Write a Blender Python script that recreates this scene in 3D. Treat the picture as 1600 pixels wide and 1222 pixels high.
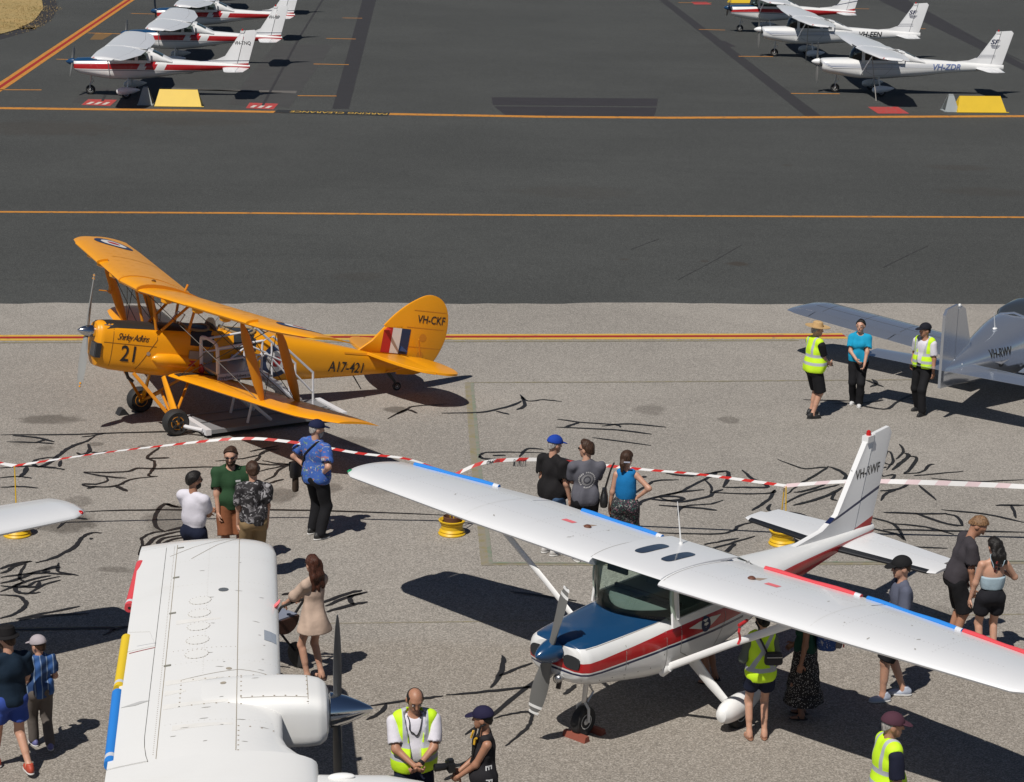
import bpy, bmesh, math, random
import numpy as np
from mathutils import Vector, Matrix
from mathutils.bvhtree import BVHTree
random.seed(7); np.random.seed(7)
R = math.radians; PI = math.pi
sc = bpy.context.scene
for o in list(bpy.data.objects): bpy.data.objects.remove(o)
# ------------------------------------------------------------------ camera, sky, sun, exposure
CH, CT, CF, CR = 10.391, R(14.717), 3362.0, R(1.236)      # camera height, pitch down, focal length (photo pixels), roll
cd = bpy.data.cameras.new('camera'); cam = bpy.data.objects.new('camera', cd); sc.collection.objects.link(cam)
cd.sensor_fit = 'HORIZONTAL'; cd.sensor_width = 36; cd.lens = CF*36/1600; cd.clip_end = 3000; cd.clip_start = .5
_f = Vector((0, math.cos(CT), -math.sin(CT))); _r = Vector((1, 0, 0)); _u = Vector((0, math.sin(CT), math.cos(CT)))
_r2 = _r*math.cos(CR) + _u*math.sin(CR); _u2 = -_r*math.sin(CR) + _u*math.cos(CR)
cam.matrix_world = Matrix(((_r2.x, _u2.x, -_f.x, 0), (_r2.y, _u2.y, -_f.y, 0), (_r2.z, _u2.z, -_f.z, CH), (0, 0, 0, 1)))
sc.camera = cam
SUN_EL, SHADOW_AZ = 57.0, 60.0                             # shadows fall to the right and away
w = bpy.data.worlds.new('World'); sc.world = w; w.use_nodes = True
nt = w.node_tree; bg = nt.nodes['Background']; sky = nt.nodes.new('ShaderNodeTexSky'); sky.sky_type = 'NISHITA'
sky.sun_disc = False; sky.sun_elevation = R(SUN_EL); sky.sun_rotation = R(90-(SHADOW_AZ+180)); sky.air_density = .7; sky.dust_density = .05; sky.ozone_density = 2.0
nt.links.new(sky.outputs[0], bg.inputs[0]); bg.inputs[1].default_value = 0.05
sl = bpy.data.lights.new('sun', 'SUN'); sl.energy = 5.0; sl.angle = R(.53); sl.color = (1, .955, .89)
so = bpy.data.objects.new('sun', sl); sc.collection.objects.link(so)
so.rotation_euler = Vector((math.cos(R(SHADOW_AZ))*math.cos(R(SUN_EL)), math.sin(R(SHADOW_AZ))*math.cos(R(SUN_EL)), -math.sin(R(SUN_EL)))).to_track_quat('-Z', 'Y').to_euler()
so.location = (-20, -20, 40)
vs = sc.view_settings; vs.view_transform = 'Standard'; vs.look = 'None'; vs.gamma = 1; vs.exposure = -0.22; vs.use_curve_mapping = False
sc.render.engine = 'CYCLES'
# ------------------------------------------------------------------ helpers
def P(px, py, z=0.0):                                      # the point at height z seen at a photo pixel
    X = (px-800)/CF; Y = -(py-611)/CF
    d = _f + _r2*X + _u2*Y
    t = (z-CH)/d.z
    return Vector((d.x*t, d.y*t, z))
def LNK(o, parent=None):
    sc.collection.objects.link(o)
    if parent is not None: o.parent = parent
    return o
def tag(o, label=None, cat=None, group=None, kind=None):
    if label: o['label'] = label
    if cat: o['category'] = cat
    if group: o['group'] = group
    if kind: o['kind'] = kind
    return o
def empty(name, loc=(0, 0, 0), rz=0, ry=0, label=None, cat=None, group=None):
    o = bpy.data.objects.new(name, None); LNK(o); o.location = loc; o.rotation_euler = (0, ry, rz); o.empty_display_size = .2
    return tag(o, label, cat, group)
def mk(name, V, F, mat, parent=None, smooth=True, auto=35):
    me = bpy.data.meshes.new(name); me.from_pydata([tuple(map(float, v)) for v in V], [], [tuple(map(int, f)) for f in F])
    return fin(name, me, mat, parent, smooth, auto)
def fin(name, me, mat, parent=None, smooth=True, auto=35):
    me.validate(); me.update()
    for m in (mat if isinstance(mat, (list, tuple)) else [mat]): me.materials.append(m)
    if smooth:
        me.polygons.foreach_set('use_smooth', [True]*len(me.polygons))
        if auto: me.set_sharp_from_angle(angle=R(auto))
    o = bpy.data.objects.new(name, me)
    return LNK(o, parent)
class MB:                                                  # mesh builder: gathers shapes, build() links them as one object
    def __init__(s): s.V = []; s.F = []
    def add(s, V, F):
        b = len(s.V); s.V += [tuple(v) for v in V]; s.F += [tuple(i+b for i in f) for f in F]; return s
    def box(s, lo, hi, M=None):
        x0, y0, z0 = lo; x1, y1, z1 = hi
        V = [Vector(v) for v in ((x0,y0,z0),(x1,y0,z0),(x1,y1,z0),(x0,y1,z0),(x0,y0,z1),(x1,y0,z1),(x1,y1,z1),(x0,y1,z1))]
        if M is not None: V = [M @ v for v in V]
        return s.add(V, [(0,3,2,1),(4,5,6,7),(0,1,5,4),(1,2,6,5),(2,3,7,6),(3,0,4,7)])
    def loft(s, rings, caps=True, closed=True):
        n = len(rings[0]); b = []; F = []
        V = [v for r in rings for v in r]
        m = n if closed else n-1
        for i in range(len(rings)-1):
            for j in range(m): F.append((i*n+j, i*n+(j+1) % n, (i+1)*n+(j+1) % n, (i+1)*n+j))
        if caps and closed:
            F.append(tuple(range(n-1, -1, -1))); F.append(tuple((len(rings)-1)*n+j for j in range(n)))
        return s.add(V, F)
    def tube(s, pts, r, n=8, caps=True, flat=None):        # flat: second radius factor across
        pts = [Vector(p) for p in pts]; rr = r if isinstance(r, (list, tuple)) else [r]*len(pts)
        rings = []; up = None
        for i, p in enumerate(pts):
            t = (pts[min(i+1, len(pts)-1)] - pts[max(i-1, 0)])
            t = t.normalized() if t.length > 1e-9 else Vector((0, 0, 1))
            if up is None:
                up = Vector((0, 0, 1)) if abs(t.z) < .9 else Vector((1, 0, 0))
            a = t.cross(up).normalized(); up = a.cross(t).normalized()
            rings.append([p + (a*math.cos(k*2*PI/n)*(flat or 1) + up*math.sin(k*2*PI/n))*rr[i] for k in range(n)])
        return s.loft(rings, caps)
    def lathe(s, prof, M=None, n=20, axis='z', full=2*PI): # prof: (radius, along)
        rings = []
        for r, h in prof:
            ring = []
            for k in range(n):
                a = k*2*PI/n; c, q = math.cos(a)*r, math.sin(a)*r
                v = Vector((c, q, h)) if axis == 'z' else (Vector((h, c, q)) if axis == 'x' else Vector((q, h, c)))
                ring.append(M @ v if M is not None else v)
            rings.append(ring)
        return s.loft(rings, True)
    def prism(s, poly, h, M=None):                         # poly in xy, thickness h along z
        n = len(poly); V = [Vector((x, y, 0)) for x, y in poly] + [Vector((x, y, h)) for x, y in poly]
        if M is not None: V = [M @ v for v in V]
        return s.add(V, [tuple(range(n-1, -1, -1)), tuple(range(n, 2*n))] + [(i, (i+1) % n, n+(i+1) % n, n+i) for i in range(n)])
    def ell(s, c, r, M=None, nu=14, nv=9):
        rings = []
        for i in range(nv+1):
            t = PI*i/nv; z = -math.cos(t); q = max(math.sin(t), 1e-3)
            ring = []
            for k in range(nu):
                a = k*2*PI/nu; v = Vector((q*math.cos(a)*r[0], q*math.sin(a)*r[1], z*r[2]))
                if M is not None: v = M @ v
                ring.append(v + Vector(c))
            rings.append(ring)
        return s.loft(rings, True)
    def build(s, name, mat, parent=None, smooth=True, auto=35, fixn=True):
        o = mk(name, s.V, s.F, mat, parent, smooth, auto)
        if fixn:
            bm = bmesh.new(); bm.from_mesh(o.data); bmesh.ops.recalc_face_normals(bm, faces=bm.faces); bm.to_mesh(o.data); bm.free()
        return o
def copy_tree(o, parent=None, skip=()):
    c = o.copy(); LNK(c, parent)
    for ch in [x for x in bpy.data.objects if x.parent == o]:
        if ch.name.split('.')[0] not in skip: copy_tree(ch, c, skip)
    return c
def bvh(*obs):
    V = []; F = []
    for o in obs:
        b = len(V); V += [v.co.copy() for v in o.data.vertices]; F += [tuple(i+b for i in p.vertices) for p in o.data.polygons]
    return BVHTree.FromPolygons(V, F)
def smooth_path(pts, n=6):                                 # Catmull-Rom through points
    pts = [Vector(p) for p in pts]; out = []
    for i in range(len(pts)-1):
        a, b, c, d = pts[max(i-1, 0)], pts[i], pts[i+1], pts[min(i+2, len(pts)-1)]
        for k in range(n):
            t = k/n; out.append(.5*((2*b)+(c-a)*t+(2*a-5*b+4*c-d)*t*t+(3*b-a-3*c+d)*t**3))
    return out+[pts[-1]]
# ------------------------------------------------------------------ materials
def srgb(r, g, b): return tuple(((c/255/12.92) if c/255 <= .04045 else ((c/255+.055)/1.055)**2.4) for c in (r, g, b))
_mats = {}
class NT:
    def __init__(s, m): s.nt = m.node_tree
    def n(s, t, **k):
        nd = s.nt.nodes.new('ShaderNode'+t)
        for a, v in k.items(): setattr(nd, a, v)
        return nd
    def l(s, a, b): s.nt.links.new(a, b)
    def math(s, op, a, b=0.0, clamp=False):
        nd = s.n('Math', operation=op); nd.use_clamp = clamp
        for i, v in enumerate((a, b)):
            if isinstance(v, (int, float)): nd.inputs[i].default_value = v
            else: s.l(v, nd.inputs[i])
        return nd.outputs[0]
    def mix(s, fac, a, b, mode='MIX'):
        nd = s.n('MixRGB', blend_type=mode)
        for i, v in enumerate((fac, a, b)):
            if isinstance(v, (int, float)): nd.inputs[i].default_value = v
            elif isinstance(v, tuple): nd.inputs[i].default_value = (*v[:3], 1)
            else: s.l(v, nd.inputs[i])
        return nd.outputs[0]
    def noise(s, vec, scale, detail=3, rough=.5, dist=0):
        nd = s.n('TexNoise'); nd.inputs['Scale'].default_value = scale; nd.inputs['Detail'].default_value = detail
        nd.inputs['Roughness'].default_value = rough; nd.inputs['Distortion'].default_value = dist; s.l(vec, nd.inputs['Vector']); return nd.outputs[0]
    def ramp(s, fac, a, b):                                # smoothstep-like map of fac from [a,b] to [0,1]
        nd = s.n('MapRange'); nd.interpolation_type = 'SMOOTHSTEP'; nd.inputs[1].default_value = a; nd.inputs[2].default_value = b
        s.l(fac, nd.inputs[0]); return nd.outputs[0]
    def dot(s, vec, v):
        nd = s.n('VectorMath', operation='DOT_PRODUCT'); s.l(vec, nd.inputs[0]); nd.inputs[1].default_value = v; return nd.outputs['Value']
    def poly(s, vec, pts, ax='xz', soft=.003, side=0):     # mask of a convex polygon in a coordinate plane
        I = {'x': 0, 'y': 1, 'z': 2}; a, b = I[ax[0]], I[ax[1]]
        n = len(pts); area = sum(pts[i][0]*pts[(i+1) % n][1]-pts[(i+1) % n][0]*pts[i][1] for i in range(n))
        if area < 0: pts = pts[::-1]
        out = None
        for i in range(n):
            (x0, y0), (x1, y1) = pts[i], pts[(i+1) % n]; L = math.hypot(x1-x0, y1-y0)
            nx, ny = -(y1-y0)/L, (x1-x0)/L; v = [0, 0, 0]; v[a] = nx; v[b] = ny
            d = s.math('SUBTRACT', s.dot(vec, v), nx*x0+ny*y0)
            out = d if out is None else s.math('MINIMUM', out, d)
        if side: out = s.math('MINIMUM', out, s.dot(vec, (0, side, 0)))
        return s.math('GREATER_THAN', out, 0.0)
def newmat(name):
    m = bpy.data.materials.new(name); m.use_nodes = True; t = NT(m); b = m.node_tree.nodes['Principled BSDF']; return m, t, b
def M(name, col, rough=.5, metal=0.0, bump=0.0, bscale=60, var=.08, vscale=4, spec=.5, coat=0.0, sss=0.0, layers=(), dirt=0.0, dcol=(.25, .22, .18)):
    if name in _mats: return _mats[name]
    m, t, b = newmat(name); tc = t.n('TexCoord').outputs['Object']
    c = t.n('RGB').outputs[0]; c.default_value = (*col, 1)
    for L in layers:
        k = t.poly(tc, L[1], L[0], side=(L[3] if len(L) > 3 else 0)); c = t.mix(k, c, L[2])
    if var:
        n = t.noise(tc, vscale, 4, .6); n = t.math('MULTIPLY_ADD', n, 2*var); t.nt.nodes[-1].inputs[2].default_value = 1-var
        c = t.mix(1.0, c, n, 'MULTIPLY')
    if dirt:
        n = t.ramp(t.noise(tc, vscale*.6, 6, .65, .6), .55, .75); n = t.math('MULTIPLY', n, dirt); c = t.mix(n, c, dcol)
    t.l(c, b.inputs['Base Color'])
    b.inputs['Roughness'].default_value = rough; b.inputs['Metallic'].default_value = metal; b.inputs['Specular IOR Level'].default_value = spec
    if coat: b.inputs['Coat Weight'].default_value = coat; b.inputs['Coat Roughness'].default_value = .08
    if sss: b.inputs['Subsurface Weight'].default_value = sss; b.inputs['Subsurface Radius'].default_value = (.01, .004, .002)
    if bump:
        bp = t.n('Bump'); bp.inputs['Strength'].default_value = bump; bp.inputs['Distance'].default_value = .01
        t.l(t.noise(tc, bscale, 3), bp.inputs['Height']); t.l(bp.outputs[0], b.inputs['Normal'])
    _mats[name] = m; return m
def glass(name, tint, dark=.0, rough=.02):
    if name in _mats: return _mats[name]
    m, t, b = newmat(name); t.nt.nodes.remove(b); out = t.nt.nodes['Material Output']
    tr = t.n('BsdfTransparent'); tr.inputs[0].default_value = (*tint, 1); gl = t.n('BsdfGlossy'); gl.inputs['Roughness'].default_value = rough
    fr = t.n('Fresnel'); fr.inputs[0].default_value = 1.5; mx = t.n('MixShader'); t.l(t.math('ADD', fr.outputs[0], dark), mx.inputs[0]); t.l(tr.outputs[0], mx.inputs[1]); t.l(gl.outputs[0], mx.inputs[2]); t.l(mx.outputs[0], out.inputs[0])
    _mats[name] = m; return m
WHITE = M('white_paint', (.80, .80, .79), .28, var=.03, coat=.3, dirt=.12, dcol=(.6, .57, .5))
BLACK = M('black_rubber', (.02, .02, .021), .7, bump=.2)
DARK = M('dark_interior', (.025, .027, .03), .6)
STEEL = M('brushed_steel', (.55, .55, .56), .3, .9)
LETTER = M('black_lettering', (.018, .018, .02), .5, var=0)
# ------------------------------------------------------------------ lettering laid on a surface
def text(name, s, size, origin, u, v, mat, parent, tree=None, off=.005, shear=0, bold=0.0, align='LEFT', space=1.0, sx=1.0, sub=0, thick=.0015):
    cu = bpy.data.curves.new(name, 'FONT'); cu.body = s; cu.size = 1; cu.shear = shear; cu.offset = bold; cu.align_x = align; cu.space_character = space; cu.resolution_u = 3
    ob = bpy.data.objects.new(name, cu); me = bpy.data.meshes.new_from_object(ob)
    bpy.data.objects.remove(ob); bpy.data.curves.remove(cu)
    bm = bmesh.new(); bm.from_mesh(me); bmesh.ops.triangulate(bm, faces=bm.faces)
    for _ in range(4 if tree is not None and sub >= 0 else 0):
        es = [e for e in bm.edges if e.calc_length()*size > .05]
        if not es: break
        bmesh.ops.subdivide_edges(bm, edges=es, cuts=1); bmesh.ops.triangulate(bm, faces=bm.faces)
    u = Vector(u).normalized(); v = Vector(v).normalized(); n = u.cross(v).normalized(); o = Vector(origin)
    for q in bm.verts:
        p = o + u*q.co.x*size*sx + v*q.co.y*size
        if tree is not None:
            h = tree.ray_cast(p+n*.6, -n, 1.6)
            if h[0] is not None: p = h[0]
        q.co = p + n*off
    bm.to_mesh(me); bm.free()
    return fin(name, me, mat, parent, False)
def decal(name, poly, origin, u, v, mat, parent, tree, off=.004, rings=1):  # filled polygon (points about its centre) laid on a surface
    u = Vector(u).normalized(); v = Vector(v).normalized(); n = u.cross(v).normalized(); o = Vector(origin)
    cx = sum(p[0] for p in poly)/len(poly); cy = sum(p[1] for p in poly)/len(poly); V = []; F = []; N = len(poly)
    if max(abs(p[0]-cx)+abs(p[1]-cy) for p in poly) > .09 and tree:        # enough points to follow a curved skin
        d_ = []
        for (xa, ya), (xb, yb) in zip(poly, poly[1:]+poly[:1]):
            k = max(1, int(math.hypot(xb-xa, yb-ya)/.06)); d_ += [(xa+(xb-xa)*i/k, ya+(yb-ya)*i/k) for i in range(k)]
        rings = max(rings, min(10, int(max(math.hypot(p[0]-cx, p[1]-cy) for p in poly)/.05))); poly = d_; N = len(poly)
    K = max(rings, 1)
    pts = [(cx, cy)]
    for k in range(1, K+1): pts += [(cx+(x-cx)*k/K, cy+(y-cy)*k/K) for x, y in poly]
    for x, y in pts:
        p = o+u*x+v*y
        h = tree.ray_cast(p+n*.6, -n, 1.6) if tree else (None,)
        V.append((h[0] if h[0] is not None else p)+n*off)
    F = [(0, 1+i, 1+(i+1) % N) for i in range(N)]
    for k in range(1, K):
        a = 1+(k-1)*N; b = 1+k*N
        F += [(a+i, b+i, b+(i+1) % N, a+(i+1) % N) for i in range(N)]
    return mk(name, V, F, mat, parent, False)
def circ(r, n=28, r2=None): return [(r*math.cos(i*2*PI/n), (r2 or r)*math.sin(i*2*PI/n)) for i in range(n)]
def studs(name, lines, tree, parent, mat, step=.06, r=.006, n=(0, 0, 1), off=.002):   # rows of rivet heads on a skin
    n = Vector(n); a = n.orthogonal().normalized(); b = n.cross(a); mb = MB()
    for L in lines:
        L = [Vector(p) for p in L]
        for p, q in zip(L, L[1:]):
            k = max(1, int((q-p).length/step))
            for i in range(k):
                c = p.lerp(q, i/k); h = tree.ray_cast(c+n*.6, -n, 1.6)
                if h[0] is None: continue
                c = h[0]+n*off; mb.add([c+(a*math.cos(t*PI/3)+b*math.sin(t*PI/3))*r for t in range(6)], [(0, 1, 2, 3, 4, 5)])
    o = mb.build(name, mat, parent, False, fixn=False); o['kind'] = 'stuff'; return o
def seam(name, L, tree, parent, mat, w=.006, n=(0, 0, 1), off=.002, step=.08):       # panel line following a skin
    n = Vector(n); L = [Vector(p) for p in L]; V = []; F = []
    pts = []
    for p, q in zip(L, L[1:]):
        k = max(1, int((q-p).length/step)); pts += [p.lerp(q, i/k) for i in range(k)]
    pts.append(L[-1])
    for i, p in enumerate(pts):
        t = (pts[min(i+1, len(pts)-1)]-pts[max(i-1, 0)]).normalized(); a = t.cross(n).normalized()*w/2
        for q in (p-a, p+a):
            h = tree.ray_cast(q+n*.6, -n, 1.6); V.append((h[0] if h[0] is not None else q)+n*off)
    F = [(2*i, 2*i+1, 2*i+3, 2*i+2) for i in range(len(pts)-1)]
    return mk(name, V, F, mat, parent, False)
# ------------------------------------------------------------------ ground: dark taxiway sheet, pale apron on top
def strip_mesh(mb, pts, wid, z, taper=False, jitter=0.0):
    pts = [Vector((p[0], p[1], 0)) for p in pts]; V = []
    for i, p in enumerate(pts):
        t = (pts[min(i+1, len(pts)-1)]-pts[max(i-1, 0)]).normalized(); a = Vector((-t.y, t.x, 0))
        k = wid*(1+random.uniform(-jitter, jitter))
        if taper: k *= min(1, .35+1.5*min(i, len(pts)-1-i)/max(1, len(pts)-1)*2)
        V += [p-a*k/2+Vector((0, 0, z)), p+a*k/2+Vector((0, 0, z))]
    mb.add(V, [(2*i, 2*i+2, 2*i+3, 2*i+1)[::-1] for i in range(len(pts)-1)])
def pxline(a, b, n=24, ext=0):                              # points on the ground between two photo pixels
    A, B = P(*a), P(*b); d = (B-A)
    return [A+d*(i/n*(1+2*ext)-ext) for i in range(n+1)]
def asphalt(name, base, speck, stains=(), far=False):
    m, t, b = newmat(name); tc = t.n('TexCoord').outputs['Object']
    big = t.noise(tc, .12, 4, .6); mid = t.noise(tc, 1.3, 4, .6); v2 = t.noise(tc, 15, 1, .7)
    c = t.mix(t.ramp(big, .3, .7), tuple(x*.86 for x in base), tuple(x*1.12 for x in base))
    c = t.mix(t.math('MULTIPLY', t.ramp(mid, .35, .75), .3), c, tuple(x*.72 for x in base))
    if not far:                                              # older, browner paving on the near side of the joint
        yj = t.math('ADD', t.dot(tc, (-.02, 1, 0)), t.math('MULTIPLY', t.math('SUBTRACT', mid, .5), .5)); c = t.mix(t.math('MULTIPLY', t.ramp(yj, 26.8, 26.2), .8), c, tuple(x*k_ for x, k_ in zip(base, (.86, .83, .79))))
    if far:
        mp = t.n('Mapping'); t.l(tc, mp.inputs[0]); mp.inputs['Scale'].default_value = (.03, .9, 1)
        st = t.noise(mp.outputs[0], 1.6, 5, .7); c = t.mix(t.math('MULTIPLY', t.ramp(st, .52, .78), .42), c, tuple(x*.55 for x in base))
    vo = t.n('TexVoronoi'); vo.voronoi_dimensions = '2D'; vo.inputs['Scale'].default_value = 70; t.l(tc, vo.inputs['Vector']); sp = t.n('SeparateColor'); t.l(vo.outputs['Color'], sp.inputs[0]); g_ = sp.outputs[0]
    c = t.mix(t.math('MULTIPLY', t.ramp(g_, .55, 1.0), speck), c, tuple(min(1, x*1.75+.02) for x in base))
    c = t.mix(t.math('MULTIPLY', t.ramp(g_, .5, .0), speck), c, tuple(x*.28 for x in base))
    k3 = t.ramp(v2, .6, .75); c = t.mix(t.math('MULTIPLY', k3, speck*.4), c, tuple(x*.6 for x in base))
    sn = t.math('MULTIPLY', t.math('SUBTRACT', t.noise(tc, 2.2, 4, .65), .5), 1.3) if stains else None
    for (x, y, rx, ry, s) in stains:
        mp = t.n('Mapping'); mp.vector_type = 'POINT'; t.l(tc, mp.inputs[0]); mp.inputs['Scale'].default_value = (1/rx, 1/ry, 0); mp.inputs['Location'].default_value = (-x/rx, -y/ry, 0)
        ln = t.n('VectorMath', operation='LENGTH'); t.l(mp.outputs[0], ln.inputs[0])
        d = t.math('ADD', ln.outputs['Value'], sn)
        c = t.mix(t.math('MULTIPLY', t.ramp(d, 1.0, .55), s), c, (.045, .036, .028))
    t.l(c, b.inputs['Base Color']); b.inputs['Roughness'].default_value = .85; b.inputs['Specular IOR Level'].default_value = .25
    return m
def st_(px, py, wpx, hpx, s=.5):
    a, b = P(px-wpx, py), P(px+wpx, py); c, d = P(px, py-hpx), P(px, py+hpx)
    q = P(px, py); return (q.x, q.y, (b-a).length/2, (c-d).length/2, s)
stains = [st_(78,655,62,9,.55), st_(105,818,55,19,.6), st_(70,700,18,5,.4), st_(150,694,14,4,.45), st_(222,698,10,3,.5), st_(120,783,30,12,.35),
          st_(270,810,50,28,.45), st_(440,775,30,14,.5), st_(520,762,20,9,.45), st_(618,640,22,6,.6), st_(1018,640,32,9,.35), st_(1140,656,22,7,.4),
          st_(560,690,40,10,.3), st_(180,890,35,6,.4), st_(595,765,40,10,.25), st_(1480,960,30,20,.2), st_(40,690,30,8,.25)]
dst = [st_(1152,412,20,4,.7), st_(1100,408,8,2,.5), st_(975,405,10,2,.4), st_(1230,258,10,2,.4), st_(60,200,160,14,.35), st_(300,190,120,8,.25), st_(1500,262,60,5,.3), st_(1545,300,90,8,.25), st_(560,432,50,8,.2), st_(900,300,120,12,.18)]
m_dark = asphalt('taxiway_asphalt', (.059, .061, .058), .60, dst, far=True)
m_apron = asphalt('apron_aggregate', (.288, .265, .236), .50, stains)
S = 1500
g = mk('taxiway', [(-S, -S, -.004), (S, -S, -.004), (S, S, -.004), (-S, S, -.004)], [(0, 1, 2, 3)], m_dark, None, False); tag(g, kind='structure')
A, B = P(0, 473.5), P(1600, 474.5); d = (B-A).normalized(); n = Vector((-d.y, d.x, 0)); pts = []
N = 420; L0 = A-d*60
for i in range(N+1):
    p = L0+d*(i*180/N); pts.append(p+n*(random.uniform(-.07, .07)+.05*math.sin(i*.37)*math.sin(i*.083)))
V = [tuple(p) for p in pts]+[tuple(Vector((p.x, -60, 0))) for p in pts]
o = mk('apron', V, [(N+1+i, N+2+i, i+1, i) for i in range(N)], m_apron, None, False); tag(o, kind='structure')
# painted lines
def worn(name, col, wear=.25, under=(.16, .14, .12), sc_=5):
    m, t, b = newmat(name); tc = t.n('TexCoord').outputs['Object']
    k = t.ramp(t.noise(tc, sc_, 6, .7), .72-wear, .9-wear); v = t.noise(tc, 45, 2, .7)
    c = t.mix(t.math('MULTIPLY', k, .75), col, under); c = t.mix(t.math('MULTIPLY', t.ramp(v, .55, .7), .25), c, tuple(x*.4 for x in col))
    t.l(c, b.inputs['Base Color']); b.inputs['Roughness'].default_value = .7; _mats[name] = m; return m
ORANGE = worn('orange_line_paint', (.52, .215, .028), .22, (.08, .06, .04)); YELLOW = worn('yellow_line_paint', (.58, .36, .06), .2); REDL = worn('red_line_paint', (.32, .015, .012), .15, (.2, .05, .03))
OLIVE = worn('old_olive_line_paint', (.235, .205, .11), .35, (.25, .225, .19)); GREENL = worn('old_green_line_edge', (.17, .215, .15), .35, (.25, .225, .19))
def line(name, pix, wid, mat, z, n=24, jitter=.02):
    mb = MB(); pts = []
    for a, b in zip(pix, pix[1:]): pts += pxline(a, b, n)[:-1]
    pts.append(P(*pix[-1])); strip_mesh(mb, pts, wid, z, jitter=jitter)
    o = mb.build(name, mat, None, False, fixn=False); return tag(o, kind='structure')
line('clearance_line', [(-300,160), (0,169), (300,172.5), (600,178), (850,182.5), (1050,184), (1300,183), (1600,181.5), (1900,179)], .55, ORANGE, .001)
line('taxiway_line', [(-300,328.5), (0,331), (400,333), (800,336), (1200,338), (1600,339.5), (1900,340.5)], .24, ORANGE, .001)
line('apron_boundary_line', [(-300,530), (0,528), (800,526.5), (1248,525.5), (1320,525)], .50, YELLOW, .004)
line('apron_boundary_stripe', [(-300,529.9), (0,527.9), (800,526.4), (1248,525.4), (1320,524.9)], .17, REDL, .008)
line('faded_line', [(-300,537), (0,535.5), (800,533.5), (1248,532)], .10, OLIVE, .006)
line('old_bay_line', [(733,598), (745,735), (761,884)], .17, OLIVE, .004); line('old_bay_edge', [(737.5,599), (750,735), (767,882)], .06, GREENL, .008)
line('old_bay_line', [(758,881.5), (1000,882.5), (1600,880)], .10, OLIVE, .0045); line('old_bay_edge', [(768,880), (1000,880.5), (1600,877)], .05, GREENL, .0085)
line('old_bay_line', [(729,598), (1000,597), (1600,592)], .06, OLIVE, .0055)
line('pavement_joint', [(0,982), (540,974), (1100,967), (1600,960)], .035, OLIVE, .003)
# diagonal lead-in line upper left
for nm, wd, mt, z in (('lead_in_line', .58, ORANGE, .001), ('lead_in_stripe', .17, REDL, .005)):
    line(nm, [(420,-150), (205,-2), (0,136), (-60,175)], wd, mt, z)
for q in (((-40,140), (65,140.5)), ((88,92.5), (108,93)), ((465,149.5), (526,150)), ((490,100), (545,101)), ((510,60), (556,61)), ((535,28), (566,28.5)), ((205,21), (243,22)), ((137,51.5),(190,53)),
          ((1236,146), (1312,146.5)), ((1154,88), (1208,88.5)), ((1092,46), (1133,47)), ((1318,13), (1358,14)), ((1428,44), (1446,45)), ((1060,4), (1112,4.5)), ((1250,38), (1300,38))):
    line('bay_tick', q, .2, ORANGE, .001, 6)
# dark sealed strips and patches on the far apron
SEALD = M('dark_seal', (.026, .024, .025), .75, var=.25, vscale=1.5); PATCH = M('dark_patch', (.026, .023, .026), .8, var=.3, vscale=1.2); LPATCH = M('pale_patch', (.12, .11, .10), .8, var=.3)
def quad(name, pix, mat, z=0.0):
    o = mk(name, [P(*p)+Vector((0, 0, z)) for p in pix], [(0, 1, 2, 3)], mat, None, False); return tag(o, kind='structure')
quad('seal_strip', [(519,170), (545,170), (590,-10), (569,-10)], SEALD); quad('seal_strip', [(1262,184), (1287,184), (1043,0), (1030,0)], SEALD); quad('seal_strip', [(1600,110), (1650,128), (1400,-10), (1352,-10)], SEALD)
quad('seal_patch', [(768,152), (1028,154), (1026,166), (770,164)], PATCH); quad('seal_patch', [(772,166), (1026,168), (1022,182), (790,180)], PATCH)
quad('seal_patch', [(356,163), (452,168), (520,70), (430,68)], M('faint_patch', (.047, .046, .044), .8, var=.25, vscale=1.2), -.0015); quad('seal_patch', [(112,160), (180,160), (210,138), (140,136)], M('faint_patch', (.047, .046, .044)), -.0015); quad('seal_patch', [(140,62), (160,62), (178,52), (150,51)], M('ochre_patch', (.16, .09, .03), .8))
quad('seal_patch', [(1128,73), (1150,73), (1133,64), (1118,64)], PATCH, -.001); quad('worn_patch', [(250,136), (462,146), (464,142), (252,139)], LPATCH, .0005)
for q in (((1060,437), (1120,405), (1160,382)), ((1380,418), (1420,398), (1450,384)), ((985,390), (1030,373))):
    line('hairline_crack', q, .02, SEALD, .001, 10, jitter=.6)
# red tie-down squares
REDP = worn('red_tie_down_paint', (.46, .02, .02), .3, (.25, .12, .1), 7); WHP = M('white_ground_paint', (.55, .5, .45), .7)
for q in ([(127,164), (172,165.5), (183,156), (138,155)], [(384,169), (427,171), (435,162), (390,160.5)], [(1372,177.5), (1421,177.5), (1403,167), (1356,167)], [(1085,7), (1112,7), (1104,3), (1080,3)]):
    o = quad('tie_down_square', q, REDP, .001)
    a, b, c, e = [P(*p) for p in q]
    for k in range(3 if q[0][0] < 800 else 0):
        f0 = .12+.27*k; f1 = f0+.14
        o = mk('tie_down_stripe', [v+Vector((0, 0, .005)) for v in (a.lerp(b, f0).lerp(e.lerp(c, f0), .15), a.lerp(b, f1).lerp(e.lerp(c, f1), .15), a.lerp(b, f1+.08).lerp(e.lerp(c, f1+.08), .55), a.lerp(b, f0+.08).lerp(e.lerp(c, f0+.08), .55))], [(0, 1, 2, 3)], WHP, None, False); tag(o, kind='structure')
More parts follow.
